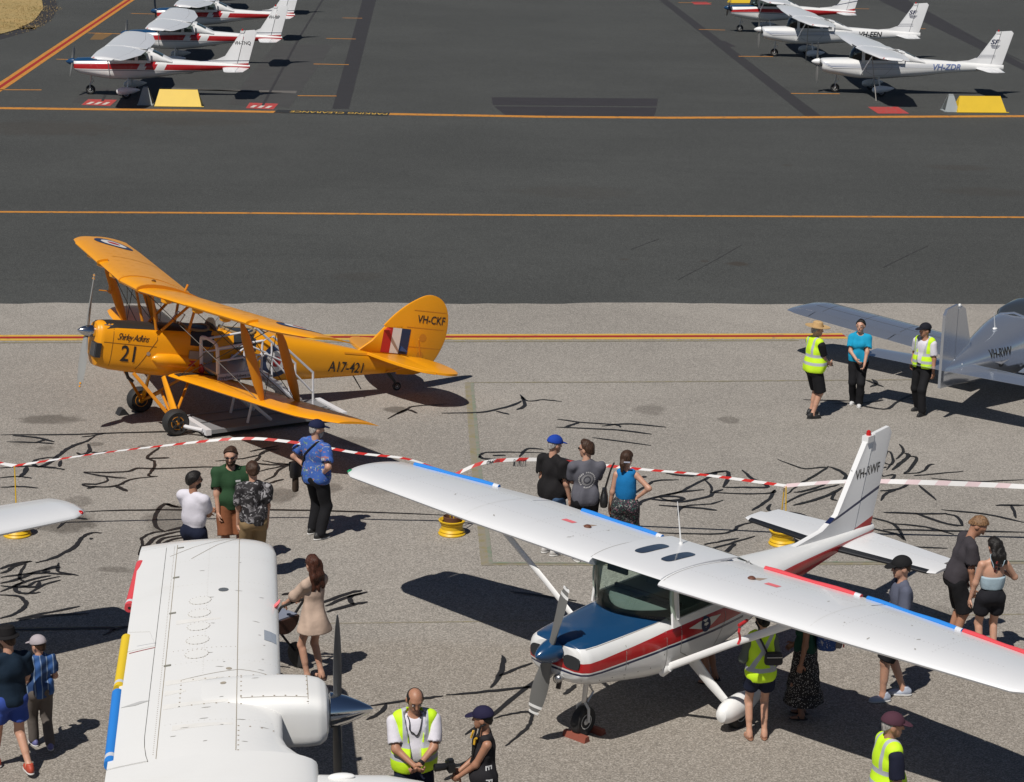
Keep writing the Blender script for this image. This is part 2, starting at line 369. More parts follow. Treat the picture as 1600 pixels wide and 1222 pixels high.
# painted words, readable from the far side
a, b = P(432,174), P(606,178.6); u = (a-b).normalized(); v = Vector((-u.y, u.x, 0))
mb = MB(); strip_mesh(mb, [a+(a-b)*.01, b-(a-b)*.01], .85, .005); tag(mb.build('words_background', M('black_ground_paint', (.02, .02, .02), .7), None, False, fixn=False), kind='structure')
tag(text('painted_words', 'PARKING CLEARANCE', .62, b+v*-.22+Vector((0, 0, .005)), u, v, YELLOW, None, None, .004, sx=(a-b).length/7.15, bold=.01), kind='structure')
# grass verge upper left
m_gr, t, b_ = newmat('dry_grass'); tc = t.n('TexCoord').outputs['Object']; c = t.mix(t.ramp(t.noise(tc, .5, 6, .7), .3, .7), (.36, .24, .09), (.24, .19, .07)); c = t.mix(t.ramp(t.noise(tc, 5, 3, .7), .4, .7), c, (.42, .30, .13)); t.l(c, b_.inputs['Base Color']); b_.inputs['Roughness'].default_value = 1
gp = [P(*p) for p in ((-500,190), (0,54), (30,44), (52,33), (64,18), (66,4), (50,-60), (-500,-60))]
edge = smooth_path(gp[:7], 6); V = [p+Vector((0, 0, .03)) for p in edge]+[gp[7]+Vector((0, 0, .03))]
tag(mk('grass_verge', V, [tuple(range(len(V)))], m_gr, None, False), kind='structure')
mb = MB(); strip_mesh(mb, edge, 1.6, .002); tag(mb.build('verge_edge', SEALD, None, False, fixn=False), kind='structure')
gb = MB()                                                   # tufts along and over the verge
for i in range(9000):
    p = random.choice(edge).lerp(gp[7], random.random()**2.2*.4)+Vector((random.uniform(-1, 1), random.uniform(-1, 1), .03)); h = random.uniform(.02, .07); a = random.uniform(0, 6.3); q = Vector((math.cos(a), math.sin(a), 0))*.014
    gb.add([p-q, p+q, p+Vector((random.uniform(-.1, .1), random.uniform(-.1, .1), h))], [(0, 1, 2)])
tag(gb.build('grass', m_gr, None, False, fixn=False), 'dry yellow grass on the verge at the upper left', 'grass', kind='stuff')
# tie-down cables on the far apron
for q in (((505,-2), (468,58), (410,166)), ((1395,-2), (1600,97)), ((168,140), (160,158))):
    line('tie_down_cable_track', q, .10, SEALD, .003, 10)
# ------------------------------------------------------------------ crack sealant on the apron (traced bands of bitumen)
SEAL = M('bitumen_sealant', (.014, .013, .013), .55, var=.3, vscale=3)
CR_ = [
 [(0,680),(120,679),(250,675),(330,676)],[(10,691),(60,692),(85,694)],[(20,681),(55,684),(85,691)],[(55,692),(70,688)],
 [(128,683),(148,681),(165,677)],[(148,682),(135,690),(120,695),(105,702),(92,712),(80,722),(60,730),(52,724),(60,718),(90,714)],[(138,694),(140,705),(128,711),(120,708)],[(140,706),(155,708),(168,705)],
 [(252,696),(245,703),(235,710),(230,716),(240,721),(241,729),(236,738),(232,744),(246,745)],[(230,717),(265,716)],
 [(0,732),(42,729),(90,731)],[(0,747),(28,745),(50,748)],[(42,729),(38,739),(30,746)],[(0,762),(30,761),(60,763)],[(60,730),(95,733),(98,735)],[(95,720),(93,730)],
 [(130,738),(160,739),(200,737),(215,732),(240,733),(300,731),(370,729)],[(130,739),(165,745),(198,748)],[(165,746),(168,752),(150,757),(130,757),(140,761),(180,760),(198,752),(215,748),(245,745)],[(180,760),(190,764),(198,768)],
 [(136,764),(150,761)],[(132,800),(200,798),(280,797),(430,797),(560,800),(700,806)],[(132,800),(110,808),(90,826)],[(115,809),(136,812)],
 [(160,833),(140,834),(128,841),(120,852),(105,862),(80,874),(55,880)],[(140,843),(146,842)],
 [(50,878),(30,880),(10,886),(0,890)],[(48,877),(20,887),(12,893),(0,897)],[(40,882),(32,895),(30,905),(38,908)],[(0,912),(30,905),(60,893),(95,887)],[(92,880),(90,893),(105,897),(122,900)],[(92,884),(72,890),(70,895),(78,893)],[(0,903),(60,896),(110,899)],[(0,926),(28,914),(55,905),(80,900)],[(0,916),(40,918),(55,910),(95,901)],[(38,908),(24,918),(28,926),(45,928),(64,926)],[(0,930),(30,933),(40,943),(36,952),(20,961),(0,967)],[(45,928),(70,914),(94,907)],[(30,916),(55,918),(62,910)],
 [(25,968),(80,957),(125,948)],[(30,970),(60,964),(140,959)],[(0,985),(60,984),(110,983),(170,982),(175,986),(160,994)],[(175,986),(202,979)],
 [(300,790),(275,793),(258,788),(246,800),(241,812),(245,825),(258,831)],[(258,788),(280,793)],[(258,831),(240,833),(222,841),(222,852),(216,868)],[(216,868),(230,852),(250,838),(300,828)],[(258,831),(300,820)],[(300,840),(270,843),(248,853),(255,842),(295,836)],
 [(390,706),(420,700),(434,697)],[(405,712),(416,705),(436,702)],[(336,721),(380,717),(405,712),(400,720),(395,724),(430,727),(450,726),(430,724),(410,720)],[(400,738),(440,729),(452,726),(434,736),(428,744),(412,752)],[(420,756),(443,749)],[(402,762),(410,757)],
 [(605,655),(635,640),(650,635),(700,632)],[(620,648),(636,641),(652,646)],[(690,646),(750,645),(775,640),(800,634),(815,627)],[(775,643),(795,648)],[(812,617),(825,627),(850,625),(878,628)],[(815,620),(820,634),(808,641)],
 [(870,655),(905,660),(960,664),(970,668)],[(905,660),(895,664),(882,668)],[(868,668),(960,672),(1018,679)],[(940,666),(985,663),(1040,668)],[(925,684),(1018,697)],
 [(750,716),(752,710),(770,707),(850,708)],[(748,713),(760,718),(810,719)],[(770,712),(790,712)],[(812,714),(818,706),(828,701),(850,703)],[(872,714),(900,722),(960,730)],
 [(985,775),(1010,760),(1024,752),(1060,750)],[(1000,790),(1008,782),(1060,770),(1100,766)],[(995,748),(1010,745)],[(1020,778),(1050,776),(1068,780),(1040,783),(1015,780)],
 [(1030,775),(1060,770),(1090,755),(1110,745),(1120,740)],[(1060,808),(1062,796),(1080,790),(1110,788),(1130,782)],[(1030,778),(1060,785),(1105,777),(1115,770),(1130,765)],[(1040,740),(1080,744),(1130,737)],[(1100,749),(1112,762),(1110,771)],[(1030,790),(1085,794),(1120,798)],
 [(1110,740),(1135,737),(1138,748),(1130,762)],[(1160,735),(1175,748),(1200,761),(1170,762),(1130,762)],[(1110,770),(1160,772),(1205,771),(1210,766)],[(1210,766),(1202,780),(1185,792),(1175,798)],[(1205,788),(1200,795),(1205,800)],
 [(1215,718),(1245,730),(1262,733),(1292,731),(1270,745),(1250,757),(1230,772)],[(1292,729),(1310,735),(1322,745),(1315,752)],[(1225,788),(1250,775),(1290,763),(1312,758)],[(1240,770),(1265,766),(1290,757)],[(1305,770),(1300,780),(1308,783)],[(1240,790),(1262,785),(1300,772),(1316,762)],[(1225,800),(1258,806),(1272,820)],
 [(1385,735),(1395,720),(1388,705),(1380,722),(1395,727)],[(1400,718),(1412,706),(1405,694)],[(1412,708),(1420,712),(1410,722),(1394,735)],[(1420,714),(1432,716),(1420,735),(1412,741)],[(1412,741),(1440,738),(1452,727),(1460,726)],[(1428,744),(1450,742),(1505,737)],[(1380,745),(1398,742),(1390,752),(1376,757)],[(1455,748),(1520,753),(1600,750)],
 [(1375,768),(1400,765),(1420,757)],[(1376,783),(1383,773),(1400,766)],[(1435,758),(1463,782)],[(1380,801),(1430,803),(1480,803)],[(1430,803),(1480,819),(1505,822)],[(1475,803),(1495,808),(1505,822)],[(1358,809),(1395,819),(1415,845)],[(1395,819),(1445,824),(1490,836)],[(1356,825),(1400,835),(1412,844)],[(1415,855),(1480,857)],[(1470,797),(1540,804),(1600,817)],
 [(1556,790),(1600,790)],[(1580,790),(1588,810)],[(1000,832),(1110,835),(1145,830),(1155,822),(1185,815)],[(1100,862),(1140,850),(1180,838)],[(1130,868),(1142,856),(1150,850)],[(1100,852),(1128,846),(1155,842)],[(1000,855),(1100,857)],[(1380,828),(1600,832)],
 [(1255,625),(1300,626),(1330,627)],[(1360,605),(1370,600),(1362,593)],[(1352,594),(1380,605)],[(1300,632),(1330,631),(1380,640),(1400,630),(1422,618),(1440,612)],[(1420,624),(1445,622)],[(1345,625),(1350,612)],[(1330,632),(1365,628),(1380,625)],
 [(1380,745),(1370,735),(1385,730)],
 [(440,930),(470,925)],[(500,944),(540,929),(565,923)],[(508,948),(548,932),(574,926)],[(552,930),(546,936),(552,946)],[(510,957),(550,946),(574,941)],[(550,932),(566,928)],
 [(575,1104),(632,1096),(664,1092),(692,1088)],[(697,1087),(760,1081),(820,1075),(846,1072)],[(573,1125),(592,1116),(604,1100)],[(767,1075),(779,1058),(786,1038),(785,1025)],[(779,1058),(800,1048),(832,1037)],
 [(727,1149),(773,1115),(820,1077),(849,1054)],[(770,1123),(800,1116),(826,1113),(831,1122),(826,1135),(812,1148),(789,1167)],[(674,1201),(683,1197),(722,1195),(740,1183),(752,1170)],[(695,1220),(719,1207),(727,1193)],[(881,1086),(892,1078),(900,1070)],[(798,925),(850,932),(900,940)],
]
rs = np.random.RandomState(3)
mb = MB()
for L in CR_:
    pts = smooth_path([P(*p) for p in L], 4); wd = .046+.034*rs.rand()
    pts = [p+Vector((rs.uniform(-.008, .008), rs.uniform(-.012, .012), 0)) for p in pts]
    strip_mesh(mb, pts, wd, .010, taper=True, jitter=.2)
tag(mb.build('crack_sealant', SEAL, None, False, fixn=False), 'black bitumen bands sealing the cracks of the pale apron', 'sealant', kind='stuff')
# ------------------------------------------------------------------ aircraft helpers
def airfoil(n=13, t=.12, camber=.02, x0=0.0, x1=1.0):       # closed outline, upper from x1 to x0, then lower; (x, z) in chord units
    xs = [x0+(x1-x0)*(.5-.5*math.cos(PI*i/n)) for i in range(n+1)] if x0 == 0 else [x0+(x1-x0)*i/n for i in range(n+1)]
    def th(x): return 5*t*(.2969*math.sqrt(x)-.126*x-.3516*x*x+.2843*x**3-.1015*x**4)+.001
    def cm(x): return camber*4*x*(1-x)
    return [(x, cm(x)+th(x)) for x in xs[::-1]]+[(x, cm(x)-th(x)) for x in (xs[1:] if x0 == 0 else xs)]
def wing_rings(st, n=13, x0=0.0, x1=1.0, camber=.02, inc=0.0):      # st: (y, x of leading edge, chord, z, thickness)
    return [[Vector((le-c*x, y, z+c*q-inc*c*x)) for x, q in airfoil(n, t, camber, x0, x1)] for (y, le, c, z, t) in st]
def lerp_st(st, y):
    for a, b in zip(st, st[1:]):
        if min(a[0], b[0]) <= y <= max(a[0], b[0]):
            k = (y-a[0])/(b[0]-a[0]); return tuple(p+(q-p)*k for p, q in zip(a, b))
    return st[-1]
def sring(x, w, zt, zb, e=2.6, n=32, y0=0.0):
    zc, h = (zt+zb)/2, (zt-zb)/2; out = []
    for k in range(n):
        a = 2*PI*(k+.5)/n; c, s = math.cos(a), math.sin(a)
        out.append(Vector((x, y0+w*math.copysign(abs(c)**(2/e), c), zc+h*math.copysign(abs(s)**(2/e), s))))
    return out
def fuse(stn, n=32, sub=4):                                # smooth interpolation of (x, w, ztop, zbot, e)
    P_ = [np.array(s, float) for s in stn]; out = []
    for i in range(len(P_)-1):
        a, b, c, d = P_[max(i-1, 0)], P_[i], P_[i+1], P_[min(i+2, len(P_)-1)]
        for k in range(sub):
            t = k/sub; q = .5*((2*b)+(c-a)*t+(2*a-5*b+4*c-d)*t*t+(3*b-a-3*c+d)*t**3)*.5+.5*(b+(c-b)*t); q[0] = b[0]+(c[0]-b[0])*t
            out.append(q)
    out.append(P_[-1]); return [sring(*q[:5], n=n) for q in out]
def prop_blade(mb, R_, M_, tip=0.0, wid=.075, r0=.1):
    rings = []
    for i in range(9):
        f = i/8; r = r0+(R_-r0)*f; wd = wid*(.55+1.3*f-1.25*f*f*f) if f < 1 else wid*.25
        tw = R(36-20*f); th = .028*(1-f)+.006; ring = []
        for k in range(8):
            a = k*PI/4; u, v = math.cos(a)*wd, math.sin(a)*th
            ring.append(M_ @ Vector((u*math.sin(tw)+v*math.cos(tw), u*math.cos(tw)-v*math.sin(tw), r)))
        rings.append(ring)
    mb.loft(rings)
def wheel(parent, c, r, wd, rim=STEEL, tyre=BLACK, n=22):
    M_ = Matrix.Translation(c)
    prof = [(r*.55, -wd*.42), (r*.82, -wd*.5), (r*.95, -wd*.38), (r, -wd*.15), (r, wd*.15), (r*.95, wd*.38), (r*.82, wd*.5), (r*.55, wd*.42)]
    t = MB().lathe(prof, M_, n, 'y').build('tyre', tyre, parent)
    h = MB().lathe([(r*.1, -wd*.46), (r*.5, -wd*.44), (r*.57, -wd*.3), (r*.57, wd*.3), (r*.5, wd*.44), (r*.3, wd*.36), (r*.12, wd*.5), (.01, wd*.5)], M_, 16, 'y').build('rim', rim, t)
    return t
GREY_P = M('grey_propeller_paint', (.16, .16, .155), .4); TIRERIM = M('white_wheel_paint', (.6, .6, .58), .4)
GLASS = glass('green_tinted_glass', (.86, .96, .92)); SMOKE = glass('smoked_glass', (.10, .12, .13), .03)
REDC = (.42, .012, .015); BLUEC = (.008, .050, .13); NAVY = (.012, .02, .07)
INTER = M('grey_cabin_trim', (.20, .22, .20), .8); BOOT = M('black_edge_boot', (.012, .013, .016), .45); BEACON = M('red_beacon', (.5, .01, .01), .2)
PINK = M('pink_placard', (.75, .16, .18), .6, var=0); RIV = M('grimy_rivet', (.22, .2, .17), .6)
SEAMM = M('panel_gap', (.30, .29, .27), .7)
RWF_ST = {}; INC = .066
WT = 1.872                                                    # wing reference height
def cessna(name, label, group, loc, yaw, reg, scheme, main=False, big=False):
    kx = 8.25/7.3 if big else 1.0
    root = empty(name, (loc[0], loc[1], 0), yaw, 0, label, 'aeroplane', group)
    red, blue = REDC, BLUEC
    lay = []
    if scheme == 'club':                                     # blue cowl top, red band, navy pinstripe, red lower tail
        lay = [('xz', [(.0, 1.325), (-.5, 1.335), (-1.0, 1.35), (-1.82, 1.375), (-1.82, 1.8), (0, 1.8)], blue),
               ('xz', [(.0, 1.05), (-1.7, 1.10), (-1.7, 1.275), (.0, 1.15)], red), ('xz', [(-1.7, 1.10), (-3.3, 1.07), (-3.3, 1.26), (-1.7, 1.275)], red),
               ('xz', [(-3.3, 1.07), (-4.3, .92), (-4.3, 1.26), (-3.3, 1.26)], red), ('xz', [(-4.3, .75), (-7.2, .9), (-7.2, 1.135), (-4.3, 1.26)], red),
               ('xz', [(.0, 1.005), (-1.7, 1.055), (-1.7, 1.085), (.0, 1.03)], NAVY), ('xz', [(-1.7, 1.055), (-3.3, 1.00), (-3.3, 1.03), (-1.7, 1.085)], NAVY)]
    if scheme == 'school':                                   # red band with diagonal checks on the rear fuselage
        W_ = (.74, .74, .73)
        lay = [('xz', [(.0, 1.30), (-1.82, 1.36), (-1.82, 1.8), (0, 1.8)], blue),
               ('xz', [(.0, 1.03), (-2.6, 1.05), (-2.6, 1.27), (.0, 1.20)], red), ('xz', [(-2.6, 1.05), (-7.3, .95), (-7.3, 1.16), (-2.6, 1.27)], red),
               ('xz', [(-2.75, 1.0), (-3.05, 1.0), (-3.25, 1.36), (-2.95, 1.36)], W_), ('xz', [(-3.05, 1.16), (-3.4, 1.16), (-3.55, 1.42), (-3.2, 1.42)], red), ('xz', [(-3.4, .94), (-3.75, .94), (-3.95, 1.32), (-3.6, 1.32)], W_),
               ('xz', [(.0, .97), (-2.6, 1.0), (-2.6, 1.02), (.0, .99)], NAVY), ('xz', [(-2.6, 1.0), (-7.2, .89), (-7.2, .92), (-2.6, 1.02)], NAVY)]
    if scheme == 'sp':                                       # white with fine blue sweep lines
        for z, wd, x0, c in ((1.02, .022, -.75, NAVY), (1.09, .03, -.68, (.10, .14, .3)), (1.15, .02, -.62, (.3, .34, .45)), (1.20, .016, -.56, (.35, .38, .5))):
            lay.append(('xz', [(x0*kx, z), (-5.0, z+.06), (-5.0, z+.065+wd*.2), (x0*kx, z+wd)], c)); lay.append(('xz', [(x0*kx, z), ((x0+.35)*kx, z+.14), ((x0+.37)*kx, z+.15), (x0*kx, z+wd)], c))
    body_m = M('fuselage_'+scheme, (.74, .74, .73), .28, var=.03, coat=.3, layers=lay, dirt=.1, dcol=(.6, .57, .5))
    F = [(-.335, .33, 1.335, .99, 2.8), (-.365, .40, 1.375, .92, 2.9), (-.43, .455, 1.395, .86, 2.9), (-.6, .495, 1.41, .80, 2.9), (-1.0, .545, 1.425, .73, 3), (-1.45, .60, 1.43, .66, 3.2), (-1.8, .62, 1.43, .63, 3.5), (-2.6, .61, 1.43, .62, 3.5), (-3.3, .54, 1.43, .68, 3), (-3.9, .44, 1.42, .77, 2.6), (-4.8, .29, 1.36, .90, 2.4), (-5.8, .175, 1.29, 1.0, 2.3), (-6.5, .105, 1.25, 1.05, 2.2), (-7.05, .05, 1.22, 1.08, 2)]
    if big: F = [(x, w_, zt+.03*(x < -3), zb-.05*(x < -3.5), e) for x, w_, zt, zb, e in F]
    F = [(x*kx, *r) for x, *r in F]
    body = MB().loft(fuse(F)).build('fuselage', body_m, root)
    # nose: intakes, spinner, propeller
    for s in (-1, 1):
        ring = [Vector((-.350, s*(.250+.120*math.copysign(abs(math.cos(a))**.7, math.cos(a))), 1.165+.082*math.copysign(abs(math.sin(a))**.7, math.sin(a)))) for a in [k*PI/8 for k in range(16)]]
        MB().loft([[v+Vector((-.12, 0, 0)) for v in ring], [v+Vector((.020, 0, 0)) for v in ring]]).build('air_intake', DARK, body)
    spm = M('spinner_'+scheme, BLUEC if scheme != 'sp' else (.8, .8, .79), .25, coat=.4, var=.03)
    spn = MB().lathe([(.006, 0), (.05, -.035), (.095, -.11), (.13, -.21), (.145, -.31), (.10, -.345)], Matrix.Translation((0, 0, 1.25)), 20, 'x').build('spinner', spm, root)
    pang = -14 if main else random.uniform(0, 180)
    for k in range(2):
        Mp = Matrix.Translation((-.24, 0, 1.25)) @ Matrix.Rotation(R(pang+180*k), 4, 'X'); mb = MB(); prop_blade(mb, .865, Mp, wid=.092)
        bl = mb.build('propeller_blade', GREY_P, spn)
        if main:
            for r_, h_ in ((.74, .035), (.83, .028)):
                rr = []
                for q in (r_, r_+h_):
                    f = (q-.1)/.765; wd = .092*(.55+1.3*f-1.25*f**3)+.003; tw = R(36-20*f); th = .028*(1-f)+.010
                    rr.append([Mp @ Vector((math.cos(k2*PI/4)*wd*math.sin(tw)+math.sin(k2*PI/4)*th*math.cos(tw), math.cos(k2*PI/4)*wd*math.cos(tw)-math.sin(k2*PI/4)*th*math.sin(tw), q)) for k2 in range(8)])
                MB().loft(rr).build('tip_band', WHITE, spn)
    # cabin: dash deck, seats, roof, posts, glass
    y_at = lambda z: .605-.04*(z-1.42)/.35
    deck = MB().box((-3.2*kx, -.54, 1.36), (-1.80*kx, .54, 1.436)).build('cabin_deck', INTER, root)
    us = [-.94+1.88*j/12 for j in range(13)]; V = [Vector(((-1.40-.42*abs(u)**2.2)*kx, .58*u, 1.448-.045*abs(u)**4)) for u in us]+[Vector((-2.05*kx, .56*u, 1.452)) for u in us]
    mk('dashboard', V, [(j, j+1, 14+j, 13+j) for j in range(12)], M('dash_grey', (.13, .16, .15), .7), root, False); MB().box((-2.06*kx, -.50, 1.40), (-2.02*kx, .50, 1.50)).build('instrument_panel', M('panel_grey', (.06, .065, .06), .6), root)
    for s in (-1, 1):
        mb = MB().box((-2.62*kx, s*.25-.2, 1.438), (-2.52*kx, s*.25+.2, 1.68)); mb.build('seat_back', INTER, root)
    nv, nu = 8, 14; V = []; Fc = []
    for i in range(nv+1):
        v = i/nv
        for j in range(nu+1):
            u = -1+2*j/nu
            b = Vector(((-1.36-.42*abs(u)**2.2)*kx, .595*u, 1.43-.06*abs(u)**4)); t_ = Vector(((-1.60-.14*abs(u)**3)*kx, .575*u, WT+.065-.04*abs(u)**3))
            p = b.lerp(t_, v)+Vector((.05, 0, .03))*math.sin(PI*v); V.append(p)
    for i in range(nv):
        for j in range(nu): a = i*(nu+1)+j; Fc.append((a, a+1, a+nu+2, a+nu+1))
    GL = GLASS if main or scheme != 'sp' else SMOKE
    ws = mk('windscreen', V, Fc, GL, root)
    if main:
        for q in (-1, 1):
            MB().box((-1.83, q*.30-.15, 1.74), (-1.80, q*.30+.15, 1.85)).build('sun_visor', M('visor_grey', (.05, .06, .06), .6), root)
        wp = M('pale_green_trim', (.38, .46, .38), .6)
        for j in (0, nu): MB().tube([V[i*(nu+1)+j]+Vector((-.02, 0, 0)) for i in range(nv+1)], .028, 8).build('windscreen_post', wp, ws)
        MB().tube([V[nv*(nu+1)+j]+Vector((-.02, 0, -.015)) for j in range(nu+1)], .018, 8).build('windscreen_header', wp, ws)
    for s in (-1, 1):
        xs = [-1.70, -1.84, -2.70, -2.82, -3.20, -3.30]; zs = [1.30, 1.385, 1.755, WT-.03]; V = []; Fc = []
        for i, x in enumerate(xs):
            for j, z in enumerate(zs):
                xx = x if i else -1.74
                V.append((xx*kx, s*(y_at(z)+.012), z if j < 3 else min(z, WT-.02-INC*(-xx-1.53)-.02*(i > 3))))
        for i in range(5):
            for j in range(3):
                if j == 1 and i in (1, 3): continue
                a = i*4+j; Fc.append((a, a+4, a+5, a+1) if s > 0 else (a, a+1, a+5, a+4))
        cs = mk('cabin_side', V, Fc, WHITE, root, False)
        md = cs.modifiers.new('thick', 'SOLIDIFY'); md.thickness = .03; md.offset = -1
        for (x0, x1) in ((-1.84, -2.70), (-2.82, -3.20)):
            mk('window_pane', [(x0*kx, s*y_at(1.385), 1.385), (x1*kx, s*y_at(1.385), 1.385), (x1*kx, s*y_at(1.755), 1.755), (x0*kx, s*y_at(1.755), 1.755)], [(0, 1, 2, 3)], GL, cs, False)
            mb = MB(); q = [Vector((x0*kx, s*(y_at(1.385)+.016), 1.39)), Vector((x1*kx, s*(y_at(1.385)+.016), 1.39)), Vector((x1*kx, s*(y_at(1.755)+.016), 1.75)), Vector((x0*kx, s*(y_at(1.755)+.016), 1.75))]
            mb.tube(q+[q[0]], .016, 6, caps=False).build('window_frame', WHITE, cs)
        if main or big:
            tb = bvh(body)
            dl = [(-1.96*kx, s*.6, 1.45), (-1.92*kx, s*.6, .95), (-2.2*kx, s*.6, .78), (-2.6*kx, s*.6, .80), (-2.86*kx, s*.6, 1.1), (-2.84*kx, s*.6, 1.46)]
            seam('door_gap', dl, tb, body, SEAMM, .01, (0, s, 0), .004)
            MB().tube([(-2.62*kx, s*.575, 1.40), (-2.76*kx, s*.575, 1.40)], .012, 6).build('door_handle', STEEL, cs)
    # rear cabin fairing with rear window
    rf = [sring(x*kx, w_, zt, 1.25, e, 24) for x, w_, zt, e in ((-3.12, .495, 1.79, 3.2), (-3.3, .485, 1.765, 3.2), (-3.55, .46, 1.66, 3), (-3.85, .41, 1.50, 2.6), (-4.1, .38, 1.38, 2.4))]
    rfo = MB().loft(rf).build('rear_cabin', WHITE, root)
    tb = bvh(rfo); decal('rear_window', [(-.12, -.36), (.26*kx, -.36), (.26*kx, .36), (-.12, .36)], (-3.62*kx, 0, 1.8), (1, 0, 0), (0, 1, 0), M('rear_glass', (.03, .05, .045), .05, spec=.8, var=0), rfo, tb, .006, rings=6)
    # wings
    ST = [(0, -1.53, 1.63, WT, .10), (.52, -1.53, 1.63, WT, .10), (2.55, -1.53, 1.63, WT+.03, .105), (4.86, -1.63, 1.18, WT+.055, .11), (5.02, -1.73, 1.03, WT+.055, .10), (5.10, -1.85, .80, WT+.04, .07), (5.13, -1.97, .55, WT+.015, .04)]
    if big: ST = [(y*1.08, le*kx+.05, c, z+.03, t) for y, le, c, z, t in ST]
    wm = M('wing_white', (.70, .705, .715), .3, var=.03, vscale=1.5, coat=.25, dirt=.10, dcol=(.62, .60, .55))
    tops = []
    roof = MB().loft(wing_rings([(y_, ST[1][1]-.05, ST[1][2]-.05, ST[1][3]+.05, .05) for y_ in (-ST[1][0], ST[1][0])], 15, inc=INC)).build('cabin_roof', wm, root); tops.append(roof)
    for s in (-1, 1):
        sy = (1.045 if s > 0 else .965) if main else 1.0; st = [(s*(a[0] if a[0] < .6 else .52+(a[0]-.52)*sy), *a[1:]) for a in ST[1:]]
        if main: RWF_ST[s] = st
        w1 = MB().loft(wing_rings(st, 15, 0, .76, inc=INC)).build('wing', wm, root); tops.append(w1)
        def piece(y0, y1, nm):
            return MB().loft(wing_rings([lerp_st(st, s*y0)]+[a for a in st if y0 < abs(a[0]) < y1]+[lerp_st(st, s*y1)], 6, .765, 1.0, inc=INC)).build(nm, wm, w1)
        yf = abs(st[1][0]); yt = abs(st[2][0])
        tops += [piece(ST[1][0]+.01, yf, 'flap'), piece(yf+.02, yt-.02, 'aileron'), piece(yt-.01, yt+.2, 'wing_tip')]
        # nav light and tip
        lt = st[3]; MB().ell((lt[1]-.03, lt[0]-s*.02, lt[3]+.02), (.05, .03, .025)).build('navigation_light', BEACON if s > 0 else M('green_lens', (.01, .25, .1), .2), w1)
        # strut
        a = Vector(((-1.74)*kx, s*.50, .78)); b = Vector((-1.86*kx, s*2.32*(1.05 if big else 1), WT-.01)); c = Vector((-1.74*kx, s*.60, .81))
        MB().tube([a, c, a.lerp(b, .5), b], [.055, .044, .042, .05], 12, flat=.45).build('wing_strut', WHITE, root)
        # main gear
        g0 = Vector((-2.42*kx, s*.40, .70)); g1 = Vector((-2.42*kx, s*1.08, .21))
        MB().tube([g0, g0.lerp(g1, .5)+Vector((0, 0, -.02)), g1], [.095, .07, .05], 10, flat=.35).build('gear_leg', WHITE, root)
        wheel(root, (-2.42*kx, s*1.16, .19), .19, .14)
        pr = [(.43, .02, .26, .025), (.40, .085, .26, .10), (.32, .125, .265, .15), (.18, .148, .275, .178), (.0, .15, .285, .18), (-.2, .125, .295, .15), (-.4, .08, .315, .10), (-.55, .03, .33, .045), (-.60, .008, .335, .012)]
        MB().loft([[Vector((-2.42*kx+x*.88, s*1.16+w_*.86*math.cos(k*PI/8), zc+h_*.86*math.sin(k*PI/8))) for k in range(16)] for x, w_, zc, h_ in pr]).build('wheel_fairing', WHITE, root)
        # tailplane
        ts = [(s*.03, -6.0, 1.02, 1.10, .09), (s*1.42, -6.15, .72, 1.10, .08), (s*1.52, -6.21, .62, 1.10, .05)]
        ts = [(y*(1.08 if big else 1), le*kx, c, z, t) for y, le, c, z, t in ts]
        tp = MB().loft(wing_rings(ts, 9, 0, .60, 0)).build('tailplane', wm, root); tops.append(tp)
        e1 = MB().loft(wing_rings([ts[0], ts[1]], 6, .615, 1.0, 0)).build('elevator', wm, root)
        if main:
            bo = [[Vector((le+.008-c*x, y, z+c*q+ (0.004 if q > 0 else -.004))) for x, q in airfoil(8, .095, 0, 0, .10)] for (y, le, c, z, t) in ts[:2]]
            MB().loft(bo).build('leading_edge_boot', BOOT, tp)
    # nose gear
    ng = -.93*kx
    MB().tube([(ng-.02, 0, .80), (ng+.02, 0, .42)], [.035, .028], 10).build('nose_strut', STEEL, root)
    MB().tube([(ng+.02, -.085, .19), (ng+.03, -.085, .36), (ng+.02, 0, .44), (ng+.03, .085, .36), (ng+.02, .085, .19)], .018, 8).build('nose_fork', TIRERIM, root)
    MB().tube([(ng-.05, .02, .62), (ng-.12, .02, .52), (ng-.02, .02, .42)], .014, 6).build('torque_link', STEEL, root)
    wheel(root, (ng+.02, 0, .185), .185, .125, TIRERIM)
    # fin and rudder
    FP = [(-4.9, 1.31), (-5.75, 1.40), (-6.10, 1.55), (-6.74, 2.52), (-6.97, 2.53), (-6.72, 1.20), (-6.0, 1.18)]
    fz = lambda z: z+(.08 if big and z > 1.6 else 0)
    def slab(poly, nm, th0=.055, mat=None, parent=root, edge=None):
        mb = MB(); N = len(poly); cx = sum(p[0] for p in poly)/N; cz = sum(p[1] for p in poly)/N
        rings = []
        for y, k in ((-th0*.5, .985), (-th0*.42, 1.0), (th0*.42, 1.0), (th0*.5, .985)):
            rings.append([Vector(((cx+(x-cx)*k)*kx, y, cz+(fz(z)-cz)*k)) for x, z in poly])
        return mb.loft(rings).build(nm, mat or wm, parent, True, 30)
    fl = []
    if scheme == 'club': fl = [('xz', [(-4.8, 1.30), (-6.1, 1.50), (-6.1, 1.535), (-4.8, 1.325)], NAVY), ('xz', [(-6.1, 1.50), (-7.4, 1.77), (-7.4, 1.82), (-6.1, 1.535)], NAVY), ('xz', [(-6.2, .9), (-7.4, .9), (-7.4, 1.42), (-6.2, 1.18)], red)]
    if scheme == 'school': fl = [('xz', [(-4.9, 1.33), (-7.1, 1.37), (-7.1, 1.40), (-4.9, 1.36)], NAVY), ('xz', [(-6.3, .9), (-7.4, .9), (-7.4, 1.32), (-6.3, 1.25)], red)]
